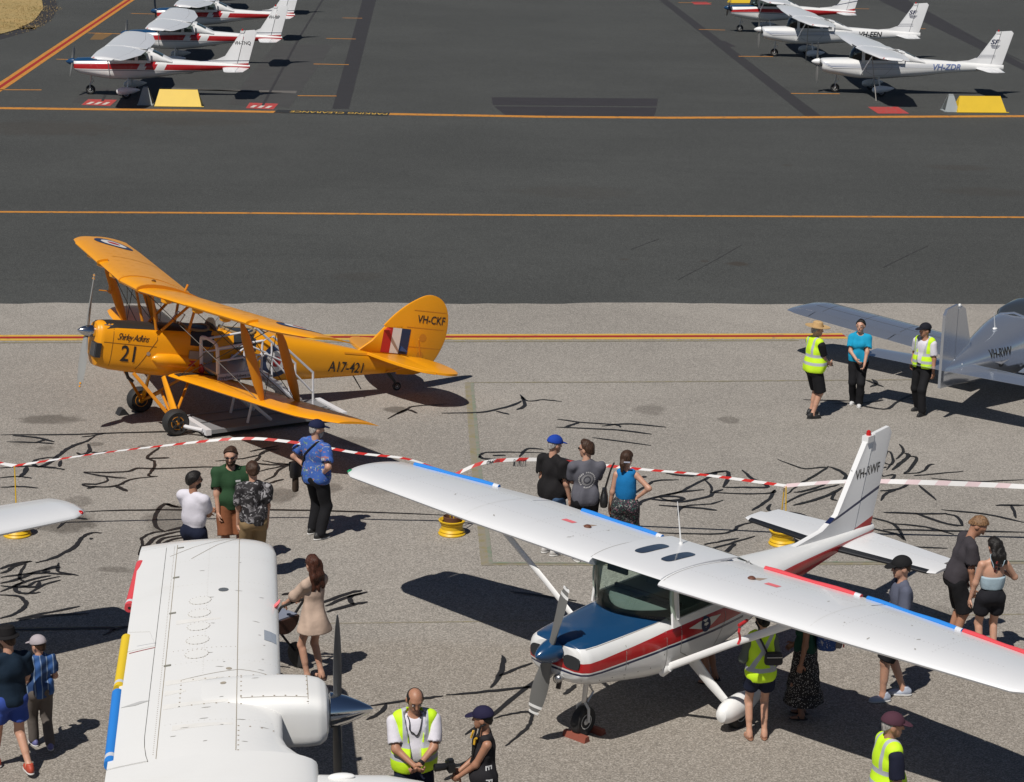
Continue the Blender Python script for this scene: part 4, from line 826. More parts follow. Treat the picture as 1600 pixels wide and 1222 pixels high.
for s in (-1, 1):
    st = twst(s); w1 = MB().loft(wing_rings(st, 18, 0, .80)).build('wing', TWW, twin); ttop.append(w1)
    for y0, y1, nm in ((.6, 3.35, 'flap'), (3.37, 6.47, 'aileron')):
        ttop.append(MB().loft(wing_rings([lerp_st(st, s*y0)]+[a for a in st if y0 < abs(a[0]) < y1]+[lerp_st(st, s*y1)], 6, .804, 1.0)).build(nm, TWW, w1))
    ttop.append(MB().loft(wing_rings([lerp_st(st, s*6.48), lerp_st(st, s*6.65), lerp_st(st, s*6.74)], 6, .80, 1.0)).build('wing_tip', TWW, w1))
    # nacelle
    nc = [(-.95, .33, 2.385, 2.25, 6), (-.7, .35, 2.43, 2.10, 6), (-.35, .365, 2.462, 1.98, 5.5), (.0, .37, 2.468, 1.93, 5), (.24, .37, 2.455, 1.93, 5), (.36, .36, 2.43, 1.94, 4.6), (.42, .33, 2.395, 1.98, 4), (.445, .27, 2.35, 2.04, 3)]
    n_ = MB().loft([[v+Vector((0, s*2.0, 0)) for v in r] for r in fuse(nc, 32)]).build('engine_nacelle', TWW, twin); ttop.append(n_)
    for q in (-1, 1):
        ring = [Vector((.43, s*2.0+q*(.215+.07*math.cos(a)), 2.17+.10*math.sin(a))) for a in [k*PI/8 for k in range(16)]]
        MB().loft([[v+Vector((-.1, 0, 0)) for v in ring], [v+Vector((.012, 0, 0)) for v in ring]]).build('air_intake', DARK, n_)
    sp = MB().lathe([(.005, .87), (.035, .84), (.085, .74), (.135, .62), (.165, .52), (.175, .46), (.15, .45)], Matrix.Translation((0, s*2.0, 2.19)), 26, 'x').build('spinner', M('chrome_spinner', (.72, .73, .75), .10, 1, var=.02), twin)
    for k in range(2):
        mb = MB(); prop_blade(mb, .95, Matrix.Translation((.53, s*2.0, 2.19)) @ Matrix.Rotation(R(-2+180*k), 4, 'X'), wid=.085, r0=.13); mb.build('propeller_blade', M('charcoal_propeller_paint', (.085, .087, .09), .5), sp)
roof = MB().loft(wing_rings([(y, .30, 1.85, 2.285, .13) for y in (-.56, 0, .56)], 18)).build('centre_wing', TWW, twin); ttop.append(roof)
tfus = [(3.3, .10, 1.30, 1.10, 2.2), (3.15, .30, 1.45, .95, 2.4), (2.6, .48, 1.62, .78, 2.8), (2.1, .56, 1.72, .70, 3)]
MB().loft(fuse(tfus+[(1.9, .575, 1.74, .68, 3), (0, .60, 1.74, .62, 3.4), (-1.2, .58, 1.74, .66, 3.2), (-3, .40, 1.85, .95, 2.8), (-5, .2, 1.9, 1.3, 2.4), (-6.2, .08, 1.9, 1.55, 2)])).build('fuselage', TWW, twin)
cab = MB().loft([sring(x, w_, zt, zb, 3, 28) for x, w_, zt, zb in ((1.32, .40, 2.19, 1.6), (1.22, .46, 2.25, 1.6), (.9, .53, 2.30, 1.6), (.3, .55, 2.32, 1.6), (-.6, .55, 2.30, 1.6), (-1.6, .53, 2.20, 1.6), (-3, .4, 1.85, 1.5))]).build('cabin', TWW, twin); ttop.append(cab)
MB().loft([sring(x, w_, zt, zb, 3, 28) for x, w_, zt, zb in ((1.29, .425, 2.18, 1.65), (1.55, .45, 2.02, 1.65), (1.95, .48, 1.84, 1.65), (2.05, .48, 1.72, 1.65))]).build('windscreen', M('dark_screen_glass', (.03, .04, .05), .04, spec=.8, var=0), twin)
for s in (-1, 1):
    mk('window_pane', [(1.25, s*.575, 1.78), (-.9, s*.59, 1.78), (-.9, s*.575, 2.16), (1.05, s*.56, 2.16)], [(0, 1, 2, 3)], M('dark_screen_glass', (.03, .04, .05)), cab, False)
    MB().tube([(-1.0, s*.5, .75), (-1.05, s*1.15, .25)], [.09, .05], 8, flat=.4).build('gear_leg', TWW, twin); wheel(twin, (-1.05, s*1.22, .25), .25, .16)
wheel(twin, (2.2, 0, .22), .22, .14); MB().tube([(2.1, 0, .75), (2.2, 0, .25)], .04, 8).build('nose_strut', STEEL, twin)
MB().loft([[Vector((x, y, z)) for x, z in ((-4.6, 1.9), (-5.3, 2.2), (-5.9, 3.3), (-6.6, 3.35), (-6.3, 1.7))] for y in (-.05, .05)]).build('fin', TWW, twin, True, 30)
MB().loft(wing_rings([(y, -5.7, .95, 1.85, .1) for y in (-1.9, 0, 1.9)], 8, camber=0)).build('tailplane', TWW, twin)
tt = bvh(*ttop); s = 1
GAP = M('grimy_gap', (.34, .30, .24), .7); BRN = M('brown_rivet', (.30, .24, .17), .6)
studs('rivets', [[(-.42, y0, 2.4), (-.42, y1, 2.4)] for y0, y1 in ((.6, 1.6), (2.35, 6.45))]+[[(-1.15, .7, 2.4), (-1.15, 6.45, 2.4)], [(-.44, 3.1, 2.4), (-1.1, 3.1, 2.4)]], tt, twin, BRN, .045, .0055)
studs('cowl_fasteners', [[(-.38, 1.66, 2.5), (-.38, 2.34, 2.5)], [(.24, 1.68, 2.5), (.24, 2.32, 2.5)], [(.26, 2.28, 2.4), (.42, 2.2, 2.4)], [(-.38, 1.75, 2.5), (.24, 1.75, 2.5)], [(-.38, 2.3, 2.5), (.2, 2.3, 2.5)], [(-.95, 2.3, 2.5), (-.38, 2.3, 2.5)], [(-.95, 1.68, 2.5), (-.38, 1.68, 2.5)], [(-.95, 1.68, 2.5), (-.95, 2.3, 2.5)], [(-.4, .6, 2.5), (-.4, 1.15, 2.5)], [(.25, .62, 2.5), (.1, 1.1, 2.5)], [(-.4, 1.15, 2.5), (.02, 1.15, 2.5)]], tt, twin, BRN, .10, .010)
for L in ([(-.42, .6, 2.5), (-.42, 6.65, 2.5)], [(-1.12, .6, 2.5), (-1.12, 6.45, 2.5)], [(-1.24, 3.36, 2.5), (-1.5, 3.36, 2.5)], [(.245, 1.66, 2.5), (.245, 2.34, 2.5)], [(-.38, 1.73, 2.5), (.24, 1.73, 2.5)], [(-.40, 6.65, 2.5), (-1.19, 6.05, 2.5)], [(-.40, 6.62, 2.5), (-.95, 5.85, 2.5)], [(-.95, 2.32, 2.5), (-.4, 2.5, 2.5), (-.1, 2.45, 2.5)]):
    seam('panel_joint', L, tt, twin, GAP, .007, (0, 0, 1), .003, .05)
for k in range(5):                                          # round access covers
    c = (-.82, 2.95+.38*k, 2.4); o = decal('access_cover', circ(.115, 20), c, (1, 0, 0), (0, 1, 0), M('cover_white', (.76, .755, .73), .4, var=.03), twin, tt, .004, rings=2)
    studs('cover_rivets', [[(c[0]+.115*math.cos(a), c[1]+.115*math.sin(a), 2.4), (c[0]+.115*math.cos(a+PI/8), c[1]+.115*math.sin(a+PI/8), 2.4)] for a in [j*PI/8 for j in range(16)]], tt, o, BRN, .03, .006, off=.006)
decal('fuel_filler', circ(.055, 14), (-.58, 4.75, 2.4), (1, 0, 0), (0, 1, 0), M('grey_filler', (.12, .13, .14), .5), twin, tt, .006)
for x, y in ((-1.08, 6.3), (-1.10, 5.3), (-1.10, 4.2), (-1.10, 2.75)): decal('hinge_fitting', [(-.035, -.02), (.035, -.02), (.035, .02), (-.035, .02)], (x, y, 2.4), (1, 0, 0), (0, 1, 0), M('grey_fitting', (.25, .24, .2), .5), twin, tt, .006)
decal('landing_light_window', [(-.07, -.14), (.05, -.14), (.05, .13), (-.07, .14)], (-.085, 3.5, 2.45), (1, 0, 0), (0, 1, 0), M('landing_light_glass', (.35, .38, .42), .15, spec=.8), twin, tt, .005, rings=4)
decal('scuff', [(-.14, -.02), (0, -.05), (.14, .0), (.05, .03)], (-1.37, 1.95, 2.4), (1, 0, 0), (0, 1, 0), M('grey_scuff', (.5, .5, .49), .5), twin, tt, .004)
decal('red_mark', [(-.13, -.008), (.13, -.002), (.13, .012), (-.13, .008)], (-1.37, 3.30, 2.4), (1, .0, 0), (0, 1, 0), M('dark_red_mark', (.35, .04, .04), .5), twin, tt, .004)
decal('placard', [(-.03, -.05), (.03, -.05), (.03, .05), (-.03, .05)], (-.012, 4.45, 2.4), (1, 0, 0), (0, 1, 0), PINK, twin, tt, .004)
MB().ell((.5, .25, 2.31), (.12, .05, .03)).build('roof_antenna', TWW, cab)
for c in ((-.5, 2.52), (-.55, 2.12)): decal('lifting_point', circ(.03, 10), (c[0], c[1], 2.5), (1, 0, 0), (0, 1, 0), GAP, twin, tt, .004)
studs('rivets', [[(-.05, y, 2.5), (-1.12, y, 2.5)] for y in (1.3, 2.75, 5.0, 5.8)]+[[(-.75, 2.45, 2.5), (-.75, 6.3, 2.5)]], tt, twin, M('faint_rivet', (.62, .60, .55), .5), .05, .005)
rr_ = random.Random(9)
for k in range(26):
    c_ = (-.15-rr_.random()*.95, .75+rr_.random()*4.9, 2.4); a_ = rr_.uniform(-.3, .3); L_ = rr_.uniform(.01, .05)
    decal('paint_chip', [(-L_, -.004), (L_*.4, -.008), (L_, .003), (-L_*.3, .007)], c_, (math.cos(a_), math.sin(a_), 0), (-math.sin(a_), math.cos(a_), 0), M('bare_chip', (.36, .35, .33), .6), twin, tt, .003)
for y, x0, x1 in ((1.72, -.5, -1.1), (2.3, -.55, -1.1), (2.05, -.9, -1.1), (3.9, -.6, -1.05), (1.2, -.45, -1.0)):
    decal('grime_streak', [(0, -.02), (0, .02), (x1-x0, .06), (x1-x0, -.06)], (x0, y, 2.4), (1, 0, 0), (0, 1, 0), M('pale_grime', (.755, .74, .705), .5, var=.1, vscale=8), twin, tt, .0015)
# ------------------------------------------------------------------ polished metal low wing aeroplane at the right edge
SILV = M('polished_skin', (.56, .60, .67), .15, .82, var=.07, vscale=1.2, bump=.03, bscale=2.5); rb = P(1467, 606, .65)
rv = empty('low_wing_aeroplane', (rb.x, rb.y, 0), R(50), 0, 'polished bare metal low wing aeroplane seen from behind at the right edge', 'aeroplane')
RVF = [(.10, .03, 1.02, .66, 2), (.5, .12, 1.12, .62, 2.3), (1.0, .24, 1.24, .58, 2.4), (1.7, .40, 1.40, .54, 2.5), (2.4, .54, 1.54, .52, 2.7), (3.0, .60, 1.60, .50, 3), (4.0, .61, 1.55, .50, 3), (4.8, .56, 1.45, .52, 2.8), (5.6, .45, 1.38, .60, 2.6), (6.1, .28, 1.25, .75, 2.3)]
rbody = MB().loft(fuse(RVF)).build('fuselage', SILV, rv); rt = bvh(rbody)
MB().loft([sring(x, w_, zt, 1.3, 2.4, 28) for x, w_, zt in ((2.5, .10, 1.50), (2.7, .34, 1.58), (3.0, .50, 1.69), (3.5, .55, 1.76), (4.0, .53, 1.72), (4.5, .45, 1.55), (4.7, .3, 1.48))]).build('canopy', M('tinted_canopy', (.035, .04, .045), .06, spec=.9, var=0), rv)
MB().tube([(2.72, -.42, 1.42), (2.74, -.28, 1.55), (2.74, 0, 1.61), (2.74, .28, 1.55), (2.72, .42, 1.42)], .03, 8).build('canopy_frame', SILV, rv)
for s in (-1, 1):
    st = [(s*.5, 3.42, 1.42, .68, .13), (s*4.35, 3.42, 1.30, .96, .13), (s*4.6, 3.36, 1.2, .975, .10), (s*4.78, 3.0, .75, .98, .05), (s*4.84, 2.7, .3, .975, .03)]
    w1 = MB().loft(wing_rings(st, 14, 0, .76)).build('wing', SILV, rv)
    for y0, y1, nm in ((.55, 2.3, 'flap'), (2.33, 4.2, 'aileron')): MB().loft(wing_rings([lerp_st(st, s*y0), lerp_st(st, s*y1)], 5, .768, 1)).build(nm, SILV, w1)
    MB().loft(wing_rings([lerp_st(st, s*4.22), lerp_st(st, s*4.5), st[3], st[4]], 5, .76, 1)).build('wing_tip', SILV, w1)
    wt = bvh(w1)
    for f in (.25, .5): seam('panel_joint', [Vector((3.42-1.36*f, s*.7, 1.1)), Vector((3.42-1.3*f, s*4.4, 1.1))], wt, w1, M('dull_joint', (.16, .17, .19), .5, .6), .012, (0, 0, 1), .003)
    for y in (1.4, 2.3, 3.2, 4.1): seam('panel_joint', [Vector((3.35, s*y, 1.1)), Vector((2.5, s*y, 1.1))], wt, w1, M('dull_joint', (.16, .17, .19)), .010, (0, 0, 1), .003)
    tst = [(s*.05, 1.0, .82, .93, .09), (s*1.78, .86, .62, .93, .08)]
    tp = MB().loft(wing_rings(tst, 8, 0, .55, 0)).build('tailplane', SILV, rv); MB().loft(wing_rings(tst, 5, .56, 1, 0)).build('elevator', SILV, rv)
    MB().tube([(3.1, s*1.0, .7), (3.1, s*1.05, .2)], [.06, .035], 8).build('gear_leg', SILV, rv); wheel(rv, (3.1, s*1.1, .18), .18, .13)
    MB().loft([[Vector((x, s*1.1+w_*math.cos(k*PI/6), .22+h_*math.sin(k*PI/6))) for k in range(12)] for x, w_, h_ in ((3.5, .02, .03), (3.35, .10, .13), (3.1, .13, .16), (2.8, .08, .11), (2.6, .01, .02))]).build('wheel_fairing', SILV, rv)
def rslab(pts, nm, th):
    return MB().loft([[Vector((x, q, z)) for x, z in pts] for q in (-th/2, th/2)]).build(nm, SILV, rv, True, 30)
rfin = rslab([(.47, .72), (.47, 2.05), (.62, 2.08), (.74, 2.02), (1.05, 1.25), (1.15, 1.1)], 'fin', .06)
rslab([(.0, .64), (.0, 2.0), (.08, 2.10), (.46, 2.14), (.46, .62)], 'rudder', .055)
MB().ell((.55, 0, 2.10), (.05, .03, .035)).build('beacon', WHITE, rfin)
MB().tube([(1.9, -.05, 1.46), (1.72, -.10, 1.80)], [.014, .005], 6).build('antenna', WHITE, rv); MB().ell((1.9, -.05, 1.455), (.06, .04, .025)).build('antenna_base', WHITE, rv)
MB().tube([(1.05, -.05, 1.16), (.86, -.045, 1.06), (.75, -.04, .98)], .018, 6).build('fin_fillet', SILV, rv); MB().ell((.60, -.09, 1.0), (.06, .04, .05)).build('tail_light', WHITE, rv)
text('registration', 'VH-RWV', .24, (1.30, -.6, 1.02), (1, 0, 0), (0, 0, 1), LETTER, rbody, rt, .008, bold=.012, sx=.62)
decal('emblem_disc', circ(.06, 16), (1.62, -.6, .88), (1, 0, 0), (0, 0, 1), LETTER, rbody, rt, .006); decal('emblem_wings', [(-.20, .05), (0, -.03), (.20, .05), (0, .03)], (1.62, -.6, .90), (1, 0, 0), (0, 0, 1), M('grey_emblem', (.4, .4, .42), .5), rbody, rt, .009)
wheel(rv, (5.3, 0, .17), .17, .12); MB().tube([(5.2, 0, .6), (5.3, 0, .2)], .03, 8).build('nose_strut', STEEL, rv)
MB().lathe([(.005, 6.5), (.08, 6.42), (.14, 6.25), (.16, 6.1)], Matrix.Translation((0, 0, 1.05)), 16, 'x').build('spinner', SILV, rv)
# ------------------------------------------------------------------ people: smooth-blended bodies and clothes meshed with surface nets
def surf_nets(F, org, h):
    S = F < 0; nx, ny, nz = F.shape
    c8 = [S[i:nx-1+i, j:ny-1+j, k:nz-1+k] for i in (0, 1) for j in (0, 1) for k in (0, 1)]
    sm = sum(c.astype(np.int8) for c in c8); act = (sm > 0) & (sm < 8)
    ids = -np.ones(act.shape, np.int64); idx = np.argwhere(act); ids[act] = np.arange(len(idx))
    acc = np.zeros((len(idx), 3)); cnt = np.zeros(len(idx)); I, J, K = idx.T
    for ax in range(3):
        o1, o2 = [a for a in range(3) if a != ax]
        for a in (0, 1):
            for b in (0, 1):
                d0 = [0, 0, 0]; d0[o1] = a; d0[o2] = b; d1 = list(d0); d1[ax] = 1
                f0 = F[I+d0[0], J+d0[1], K+d0[2]]; f1 = F[I+d1[0], J+d1[1], K+d1[2]]; m = (f0 < 0) != (f1 < 0)
                t = np.where(m, f0/np.where(m, f0-f1, 1), 0); p = np.tile(np.array(d0, float), (len(idx), 1)); p[:, ax] = t
                acc[m] += p[m]; cnt[m] += 1
    V = (idx+acc/np.maximum(cnt, 1)[:, None])*h+org; Q = []
    for ax in range(3):
        o1, o2 = [(1, 2), (2, 0), (0, 1)][ax]
        sl0 = [slice(None)]*3; sl1 = [slice(None)]*3; sl0[ax] = slice(0, -1); sl1[ax] = slice(1, None)
        e = np.argwhere(S[tuple(sl0)] != S[tuple(sl1)])
        e = e[(e[:, o1] > 0) & (e[:, o2] > 0) & (e[:, o1] < F.shape[o1]-1) & (e[:, o2] < F.shape[o2]-1)]
        fl = S[e[:, 0], e[:, 1], e[:, 2]]; d1 = np.zeros(3, int); d1[o1] = 1; d2 = np.zeros(3, int); d2[o2] = 1
        g = lambda q: ids[q[:, 0], q[:, 1], q[:, 2]]
        q = np.stack([g(e-d1-d2), g(e-d2), g(e), g(e-d1)], 1); q[~fl] = q[~fl][:, ::-1]; Q.append(q)
    return V, np.concatenate(Q)
def cap(a, b, r1, r2=None, f=None): return ('c', np.array(a, float), np.array(b, float), r1, r1 if r2 is None else r2)
def ell(c, r, R_=None): return ('e', np.array(c, float), np.array(r, float), np.eye(3) if R_ is None else np.array(R_, float))
def sdf(prims, h, k=.03, clips=(), amp=0.0, seed=0, fr=26):
    lo = np.full(3, 9.); hi = -lo
    for p in prims:
        if p[0] == 'c': a = np.minimum(p[1]-p[3], p[2]-p[4]); b = np.maximum(p[1]+p[3], p[2]+p[4])
        else: e = np.sqrt(((p[3]*p[2])**2).sum(1)); a, b = p[1]-e, p[1]+e
        lo = np.minimum(lo, a); hi = np.maximum(hi, b)
    lo -= 4*h+amp; hi += 4*h+amp; n = np.ceil((hi-lo)/h).astype(int)+1
    ax = [lo[i]+h*np.arange(n[i]) for i in range(3)]; F = np.full(n, .5)
    for p in prims:
        if p[0] == 'c': a = np.minimum(p[1]-p[3], p[2]-p[4]); b = np.maximum(p[1]+p[3], p[2]+p[4])
        else: e = np.sqrt(((p[3]*p[2])**2).sum(1)); a, b = p[1]-e, p[1]+e
        m = k+3*h; i0 = np.clip(np.floor((a-m-lo)/h).astype(int), 0, n-1); i1 = np.clip(np.ceil((b+m-lo)/h).astype(int)+1, 1, n)
        sl = tuple(slice(i0[q], i1[q]) for q in range(3)); X, Y, Z = np.meshgrid(*[ax[q][sl[q]] for q in range(3)], indexing='ij', sparse=True)
        if p[0] == 'c':
            d = p[2]-p[1]; L = max(d@d, 1e-9); t = np.clip(((X-p[1][0])*d[0]+(Y-p[1][1])*d[1]+(Z-p[1][2])*d[2])/L, 0, 1)
            D = np.sqrt((X-p[1][0]-t*d[0])**2+(Y-p[1][1]-t*d[1])**2+(Z-p[1][2]-t*d[2])**2)-(p[3]+(p[4]-p[3])*t)
        else:
            x, y, z = X-p[1][0], Y-p[1][1], Z-p[1][2]; W = p[3]
            u = [(W[0][i]*x+W[1][i]*y+W[2][i]*z)/p[2][i] for i in range(3)]; k0 = np.sqrt(u[0]**2+u[1]**2+u[2]**2)+1e-9
            k1 = np.sqrt((u[0]/p[2][0])**2+(u[1]/p[2][1])**2+(u[2]/p[2][2])**2)+1e-9; D = k0*(k0-1)/k1
        G_ = F[sl]; hh = np.maximum(k-np.abs(G_-D), 0)/k; F[sl] = np.minimum(G_, D)-hh*hh*k/4
    X, Y, Z = np.meshgrid(*ax, indexing='ij', sparse=True)
    if amp:
        r = np.random.RandomState(seed+11)
        for _ in range(4):
            v = r.normal(size=3)*np.array([1, 1, .55]); v = v/np.linalg.norm(v)*fr*r.uniform(.6, 1.6); F = F+amp*.5*np.sin(X*v[0]+Y*v[1]+Z*v[2]+r.uniform(0, 6.3)+1.5*np.sin(fr*.5*(X+Y*.7)+r.uniform(0, 6)))
        F = F-amp*.75
    for c in clips: F = np.maximum(F, c(X, Y, Z))
    return surf_nets(F, lo, h)
def join(parts):
    V = []; Q = []; b = 0
    for v, q in parts: V.append(v); Q.append(q+b); b += len(v)
    return np.concatenate(V), np.concatenate(Q)
def npmesh(name, vq, mat, parent):
    V, Q = vq; me = bpy.data.meshes.new(name); me.vertices.add(len(V)); me.vertices.foreach_set('co', V.astype(np.float32).ravel())
    me.loops.add(len(Q)*4); me.loops.foreach_set('vertex_index', Q.astype(np.int32).ravel()); me.polygons.add(len(Q)); me.polygons.foreach_set('loop_start', np.arange(0, len(Q)*4, 4, dtype=np.int32))
    me.update(calc_edges=True); return fin(name, me, mat, parent, True, 0)
def rotm(yaw=0, pitch=0, roll=0):
    cy, sy, cp, sp, cr, sr = math.cos(yaw), math.sin(yaw), math.cos(pitch), math.sin(pitch), math.cos(roll), math.sin(roll)
    return np.array([[cy, -sy, 0], [sy, cy, 0], [0, 0, 1]]) @ np.array([[cp, 0, sp], [0, 1, 0], [-sp, 0, cp]]) @ np.array([[1, 0, 0], [0, cr, -sr], [0, sr, cr]])
def ik(a, t, l1, l2, hint):
    a, t, hint = map(lambda v: np.array(v, float), (a, t, hint)); d = t-a; L = np.linalg.norm(d)
    if L > (l1+l2)*.998: t = a+d/L*(l1+l2)*.998; d = t-a; L = np.linalg.norm(d)
    u = d/L; x = (l1*l1-l2*l2+L*L)/(2*L); hgt = math.sqrt(max(l1*l1-x*x, 0)); p = hint-u*(hint@u); p = p/(np.linalg.norm(p)+1e-9)
    return a+u*x+p*hgt, t
SK = {'fair': M('skin_fair', (.52, .29, .20), .5, sss=.1, var=.06, vscale=9), 'tan': M('skin_tan', (.40, .20, .125), .5, sss=.1, var=.06, vscale=9), 'brown': M('skin_brown', (.26, .125, .075), .5, sss=.1, var=.06, vscale=9)}
def hairmat(name, col):
    m, t, b = newmat(name); tc = t.n('TexCoord').outputs['Object']; mp = t.n('Mapping'); t.l(tc, mp.inputs[0]); mp.inputs['Scale'].default_value = (1, 1, .16)
    n = t.noise(mp.outputs[0], 110, 3, .6, .5); c = t.mix(t.ramp(n, .35, .7), tuple(x*.55 for x in col), tuple(x*1.7 for x in col)); t.l(c, b.inputs['Base Color']); b.inputs['Roughness'].default_value = .5; b.inputs['Specular IOR Level'].default_value = .3
    bp = t.n('Bump'); bp.inputs['Strength'].default_value = .8; bp.inputs['Distance'].default_value = .008; t.l(n, bp.inputs['Height']); t.l(bp.outputs[0], b.inputs['Normal']); return m
HR = {k: hairmat('hair_'+k, c) for k, c in (('black', (.012, .010, .009)), ('brown', (.048, .024, .014)), ('blond', (.19, .105, .052)), ('grey', (.33, .31, .29)), ('auburn', (.06, .021, .012)))}
def cloth(name, col, **k):
    k.setdefault('rough', .85); k.setdefault('bump', .55); k.setdefault('bscale', 16); k.setdefault('var', .12); k.setdefault('spec', .2); return M(name, col, **k)
def pattern(name, base, cols, scale=9, thr=.55, stretch=(1, 1, 1), seed=0):
    if name in _mats: return _mats[name]
    m, t, b = newmat(name); tc = t.n('TexCoord').outputs['Object']; mp = t.n('Mapping'); t.l(tc, mp.inputs[0]); mp.inputs['Scale'].default_value = stretch
    c = t.n('RGB').outputs[0]; c.default_value = (*base, 1)
    for i, q in enumerate(cols):
        mq = t.n('Mapping'); t.l(mp.outputs[0], mq.inputs[0]); mq.inputs['Location'].default_value = (3.1*i+seed, 1.7*i, .9*i)
        k = t.ramp(t.noise(mq.outputs[0], scale*(1+.2*i), 2, .5, 1.2), thr, thr+.03); c = t.mix(k, c, q)
    t.l(c, b.inputs['Base Color']); b.inputs['Roughness'].default_value = .85; _mats[name] = m; return m
def dots(name, base, dot, scale=40, r=.25):
    m, t, b = newmat(name); tc = t.n('TexCoord').outputs['Object']; v = t.n('TexVoronoi'); v.inputs['Scale'].default_value = scale; t.l(tc, v.inputs['Vector'])
    c = t.mix(t.math('LESS_THAN', v.outputs['Distance'], r), base, dot); t.l(c, b.inputs['Base Color']); b.inputs['Roughness'].default_value = .9; return m
def hivis(s, cross=False, name='hi_vis'):
    nm = f'{name}_{s:.3f}_{cross}'
    if nm in _mats: return _mats[nm]
    G_ = (.42, .44, .47); b = []
    for z in ((1.02, 1.075), (1.165, 1.22)) if not cross else ((.99, 1.045),): b.append(('yz', [(-.6, z[0]*s), (.6, z[0]*s), (.6, z[1]*s), (-.6, z[1]*s)], G_))
    if not cross:
        for q in (-1, 1): b.append(('yz', [(q*.085*s, 1.20*s), (q*.135*s, 1.20*s), (q*.135*s, 1.7*s), (q*.085*s, 1.7*s)], G_))
    else:
        for q in (-1, 1): b.append(('yz', [(q*-.17*s, 1.04*s), (q*-.11*s, 1.04*s), (q*.15*s, 1.5*s), (q*.09*s, 1.5*s)], G_))
    return M(nm, (.58, .88, .018), .7, layers=b, var=.06, bump=.25, bscale=30)
SHOE_SOLE = M('shoe_sole', (.55, .54, .52), .7)
def person(label, loc, yaw, h=1.78, skin='fair', build=1.0, fem=False, lean=0, legs=((0, .10), (0, -.10)), arms=None, head=(0, 0), top=None, bottom=None, shoes=('sneaker', (.02, .02, .02)), hair=('short', 'brown'), hat=None, beard=None, glasses=False, vest=None, eyes=False, belly=0, child=False, res=.0125, hiptilt=0, group=None, dress=None, lipcol=None):
    s = h/1.78; root = empty('person', (loc[0], loc[1], 0), R(yaw), 0, label, 'person', group); S_ = lambda *v: np.array(v, float)*s
    sm = SK[skin]; W = build*(.93 if fem else 1.0); RL = rotm(0, R(lean)); pel = S_(0, 0, .93); TT = lambda x, y, z: pel+RL @ (S_(x, y, z)-pel)
    hipw = .095*(1.05 if fem else 1)*(.5+.5*W); shw = (.165 if fem else .185)*W
    # joints
    feet = []; J = {}
    for i, q in enumerate((1, -1)):
        f = legs[i]; hp = S_(0, q*hipw, .90); an = S_(f[0], f[1], .085+(f[2] if len(f) > 2 else 0)); kn, an = ik(hp, an, .425*s, .425*s, (1, f[1]*.6 if len(f) < 4 else f[3], 0)); J['leg', q] = (hp, kn, an)
    arms = arms or (((.06, .27, .83), (-1, .4, 0)), ((.06, -.27, .83), (-1, -.4, 0)))
    for i, q in enumerate((1, -1)):
        sh = TT(-.01, q*shw, 1.405); t, hint = arms[i][0], arms[i][1]; el, wr = ik(sh, TT(*t), .285*s, .255*s, RL @ np.array(hint, float)); J['arm', q] = (sh, el, wr)
    HS = 1.06 if not child else 1.18; hy, hp_ = head; HM = RL @ rotm(R(hy), R(hp_)) ; hc = TT(.015+.02*max(0, hp_)/30, 0, 1.658 if not child else 1.645); HT = lambda x, y, z: hc+HM @ S_(x, y, z)*HS
    # torso primitives (x forward)
    bl = belly
    def torso(g=0.0, lo=.0):
        e = [ell(TT(-.005, 0, 1.29), S_(.105*W**.5+g, .155*W+g, .19+g), RL), ell(TT(.005+bl*.3, 0, 1.09), S_(.10*W**.5+g+bl, (.135 if fem else .145)*W+g+bl*.5, .16+g), RL), ell(S_(-.012, 0, .925), S_(.118*W**.5+g+bl*.4, (.172 if fem else .16)*W+g+bl*.4, .115+g))]
        e += [cap(TT(-.012, q*.045, 1.452), TT(-.012, q*shw*.93, 1.405), (.046+g)*s, (.046+g)*s) for q in (1, -1)]
        if fem: e += [ell(TT(.085, q*.07, 1.275), S_(.05+g, .058+g, .055+g), RL) for q in (1, -1)]
        return e
    def limb(k, q, r, g=0.0, frac=1.0, frac0=0.0):
        a, b, c = J[k, q]; r = [(x+g)*s for x in r]; out = []
        if k == 'arm': out = [cap(a, b, r[0], r[1]), cap(b, c, r[1], r[2])]
        else: out = [cap(a, b, r[0], r[1]), cap(b, c, r[1], r[2])]
        return out
    LR = (.082*W**.7, .052*W**.4, .036); AR = (.052*W**.6, .040*W**.4, .027)
    B = torso(-.008)+[cap(TT(-.01, 0, 1.44), hc+HM @ S_(-.012, 0, -.06), .058*s*W**.3, .052*s)]
    for q in (1, -1):
        B += limb('leg', q, LR)+limb('arm', q, AR); hp, kn, an = J['leg', q]; d = (an-kn); bk = np.array([-1, 0, 0.]); B.append(cap(kn+d*.15+bk*.022*s, kn+d*.55+bk*.014*s, .040*s*W**.4, .034*s)); B.append(ell(hp+S_(-.040, 0, -.0), S_(.065, .070, .08)*W**.5))
        B.append(cap(an, an+S_(.0, 0, -.03), .036*s)); fy = R(8*q); B.append(cap(an+S_(-.02, 0, -.045), an+rotm(fy) @ S_(.13, 0, -.062), .034*s, .024*s))
    parts = [sdf(B, res*s, .035*s)]
    hd = [ell(HT(-.004, 0, .005), S_(.097, .076, .103)*HS, HM), ell(HT(.028, 0, -.055), S_(.062, .056, .066)*HS, HM), ell(HT(.062, 0, -.098), S_(.026, .03, .022)*HS, HM), cap(HT(.088, 0, .012), HT(.108, 0, -.028), .009*s, .0135*s), cap(HT(.074, -.03, .028), HT(.074, .03, .028), .016*s), cap(HT(.082, -.018, -.065), HT(.082, .018, -.065), .010*s), cap(HT(-.015, 0, -.05), TT(-.012, 0, 1.47), .055*s*W**.2, .058*s*W**.3)]
    hd += [ell(HT(-.008, q*.080, -.012), S_(.024, .010, .032)*HS, HM) for q in (1, -1)]
    parts.append(sdf(hd, .0075*s, .018*s))
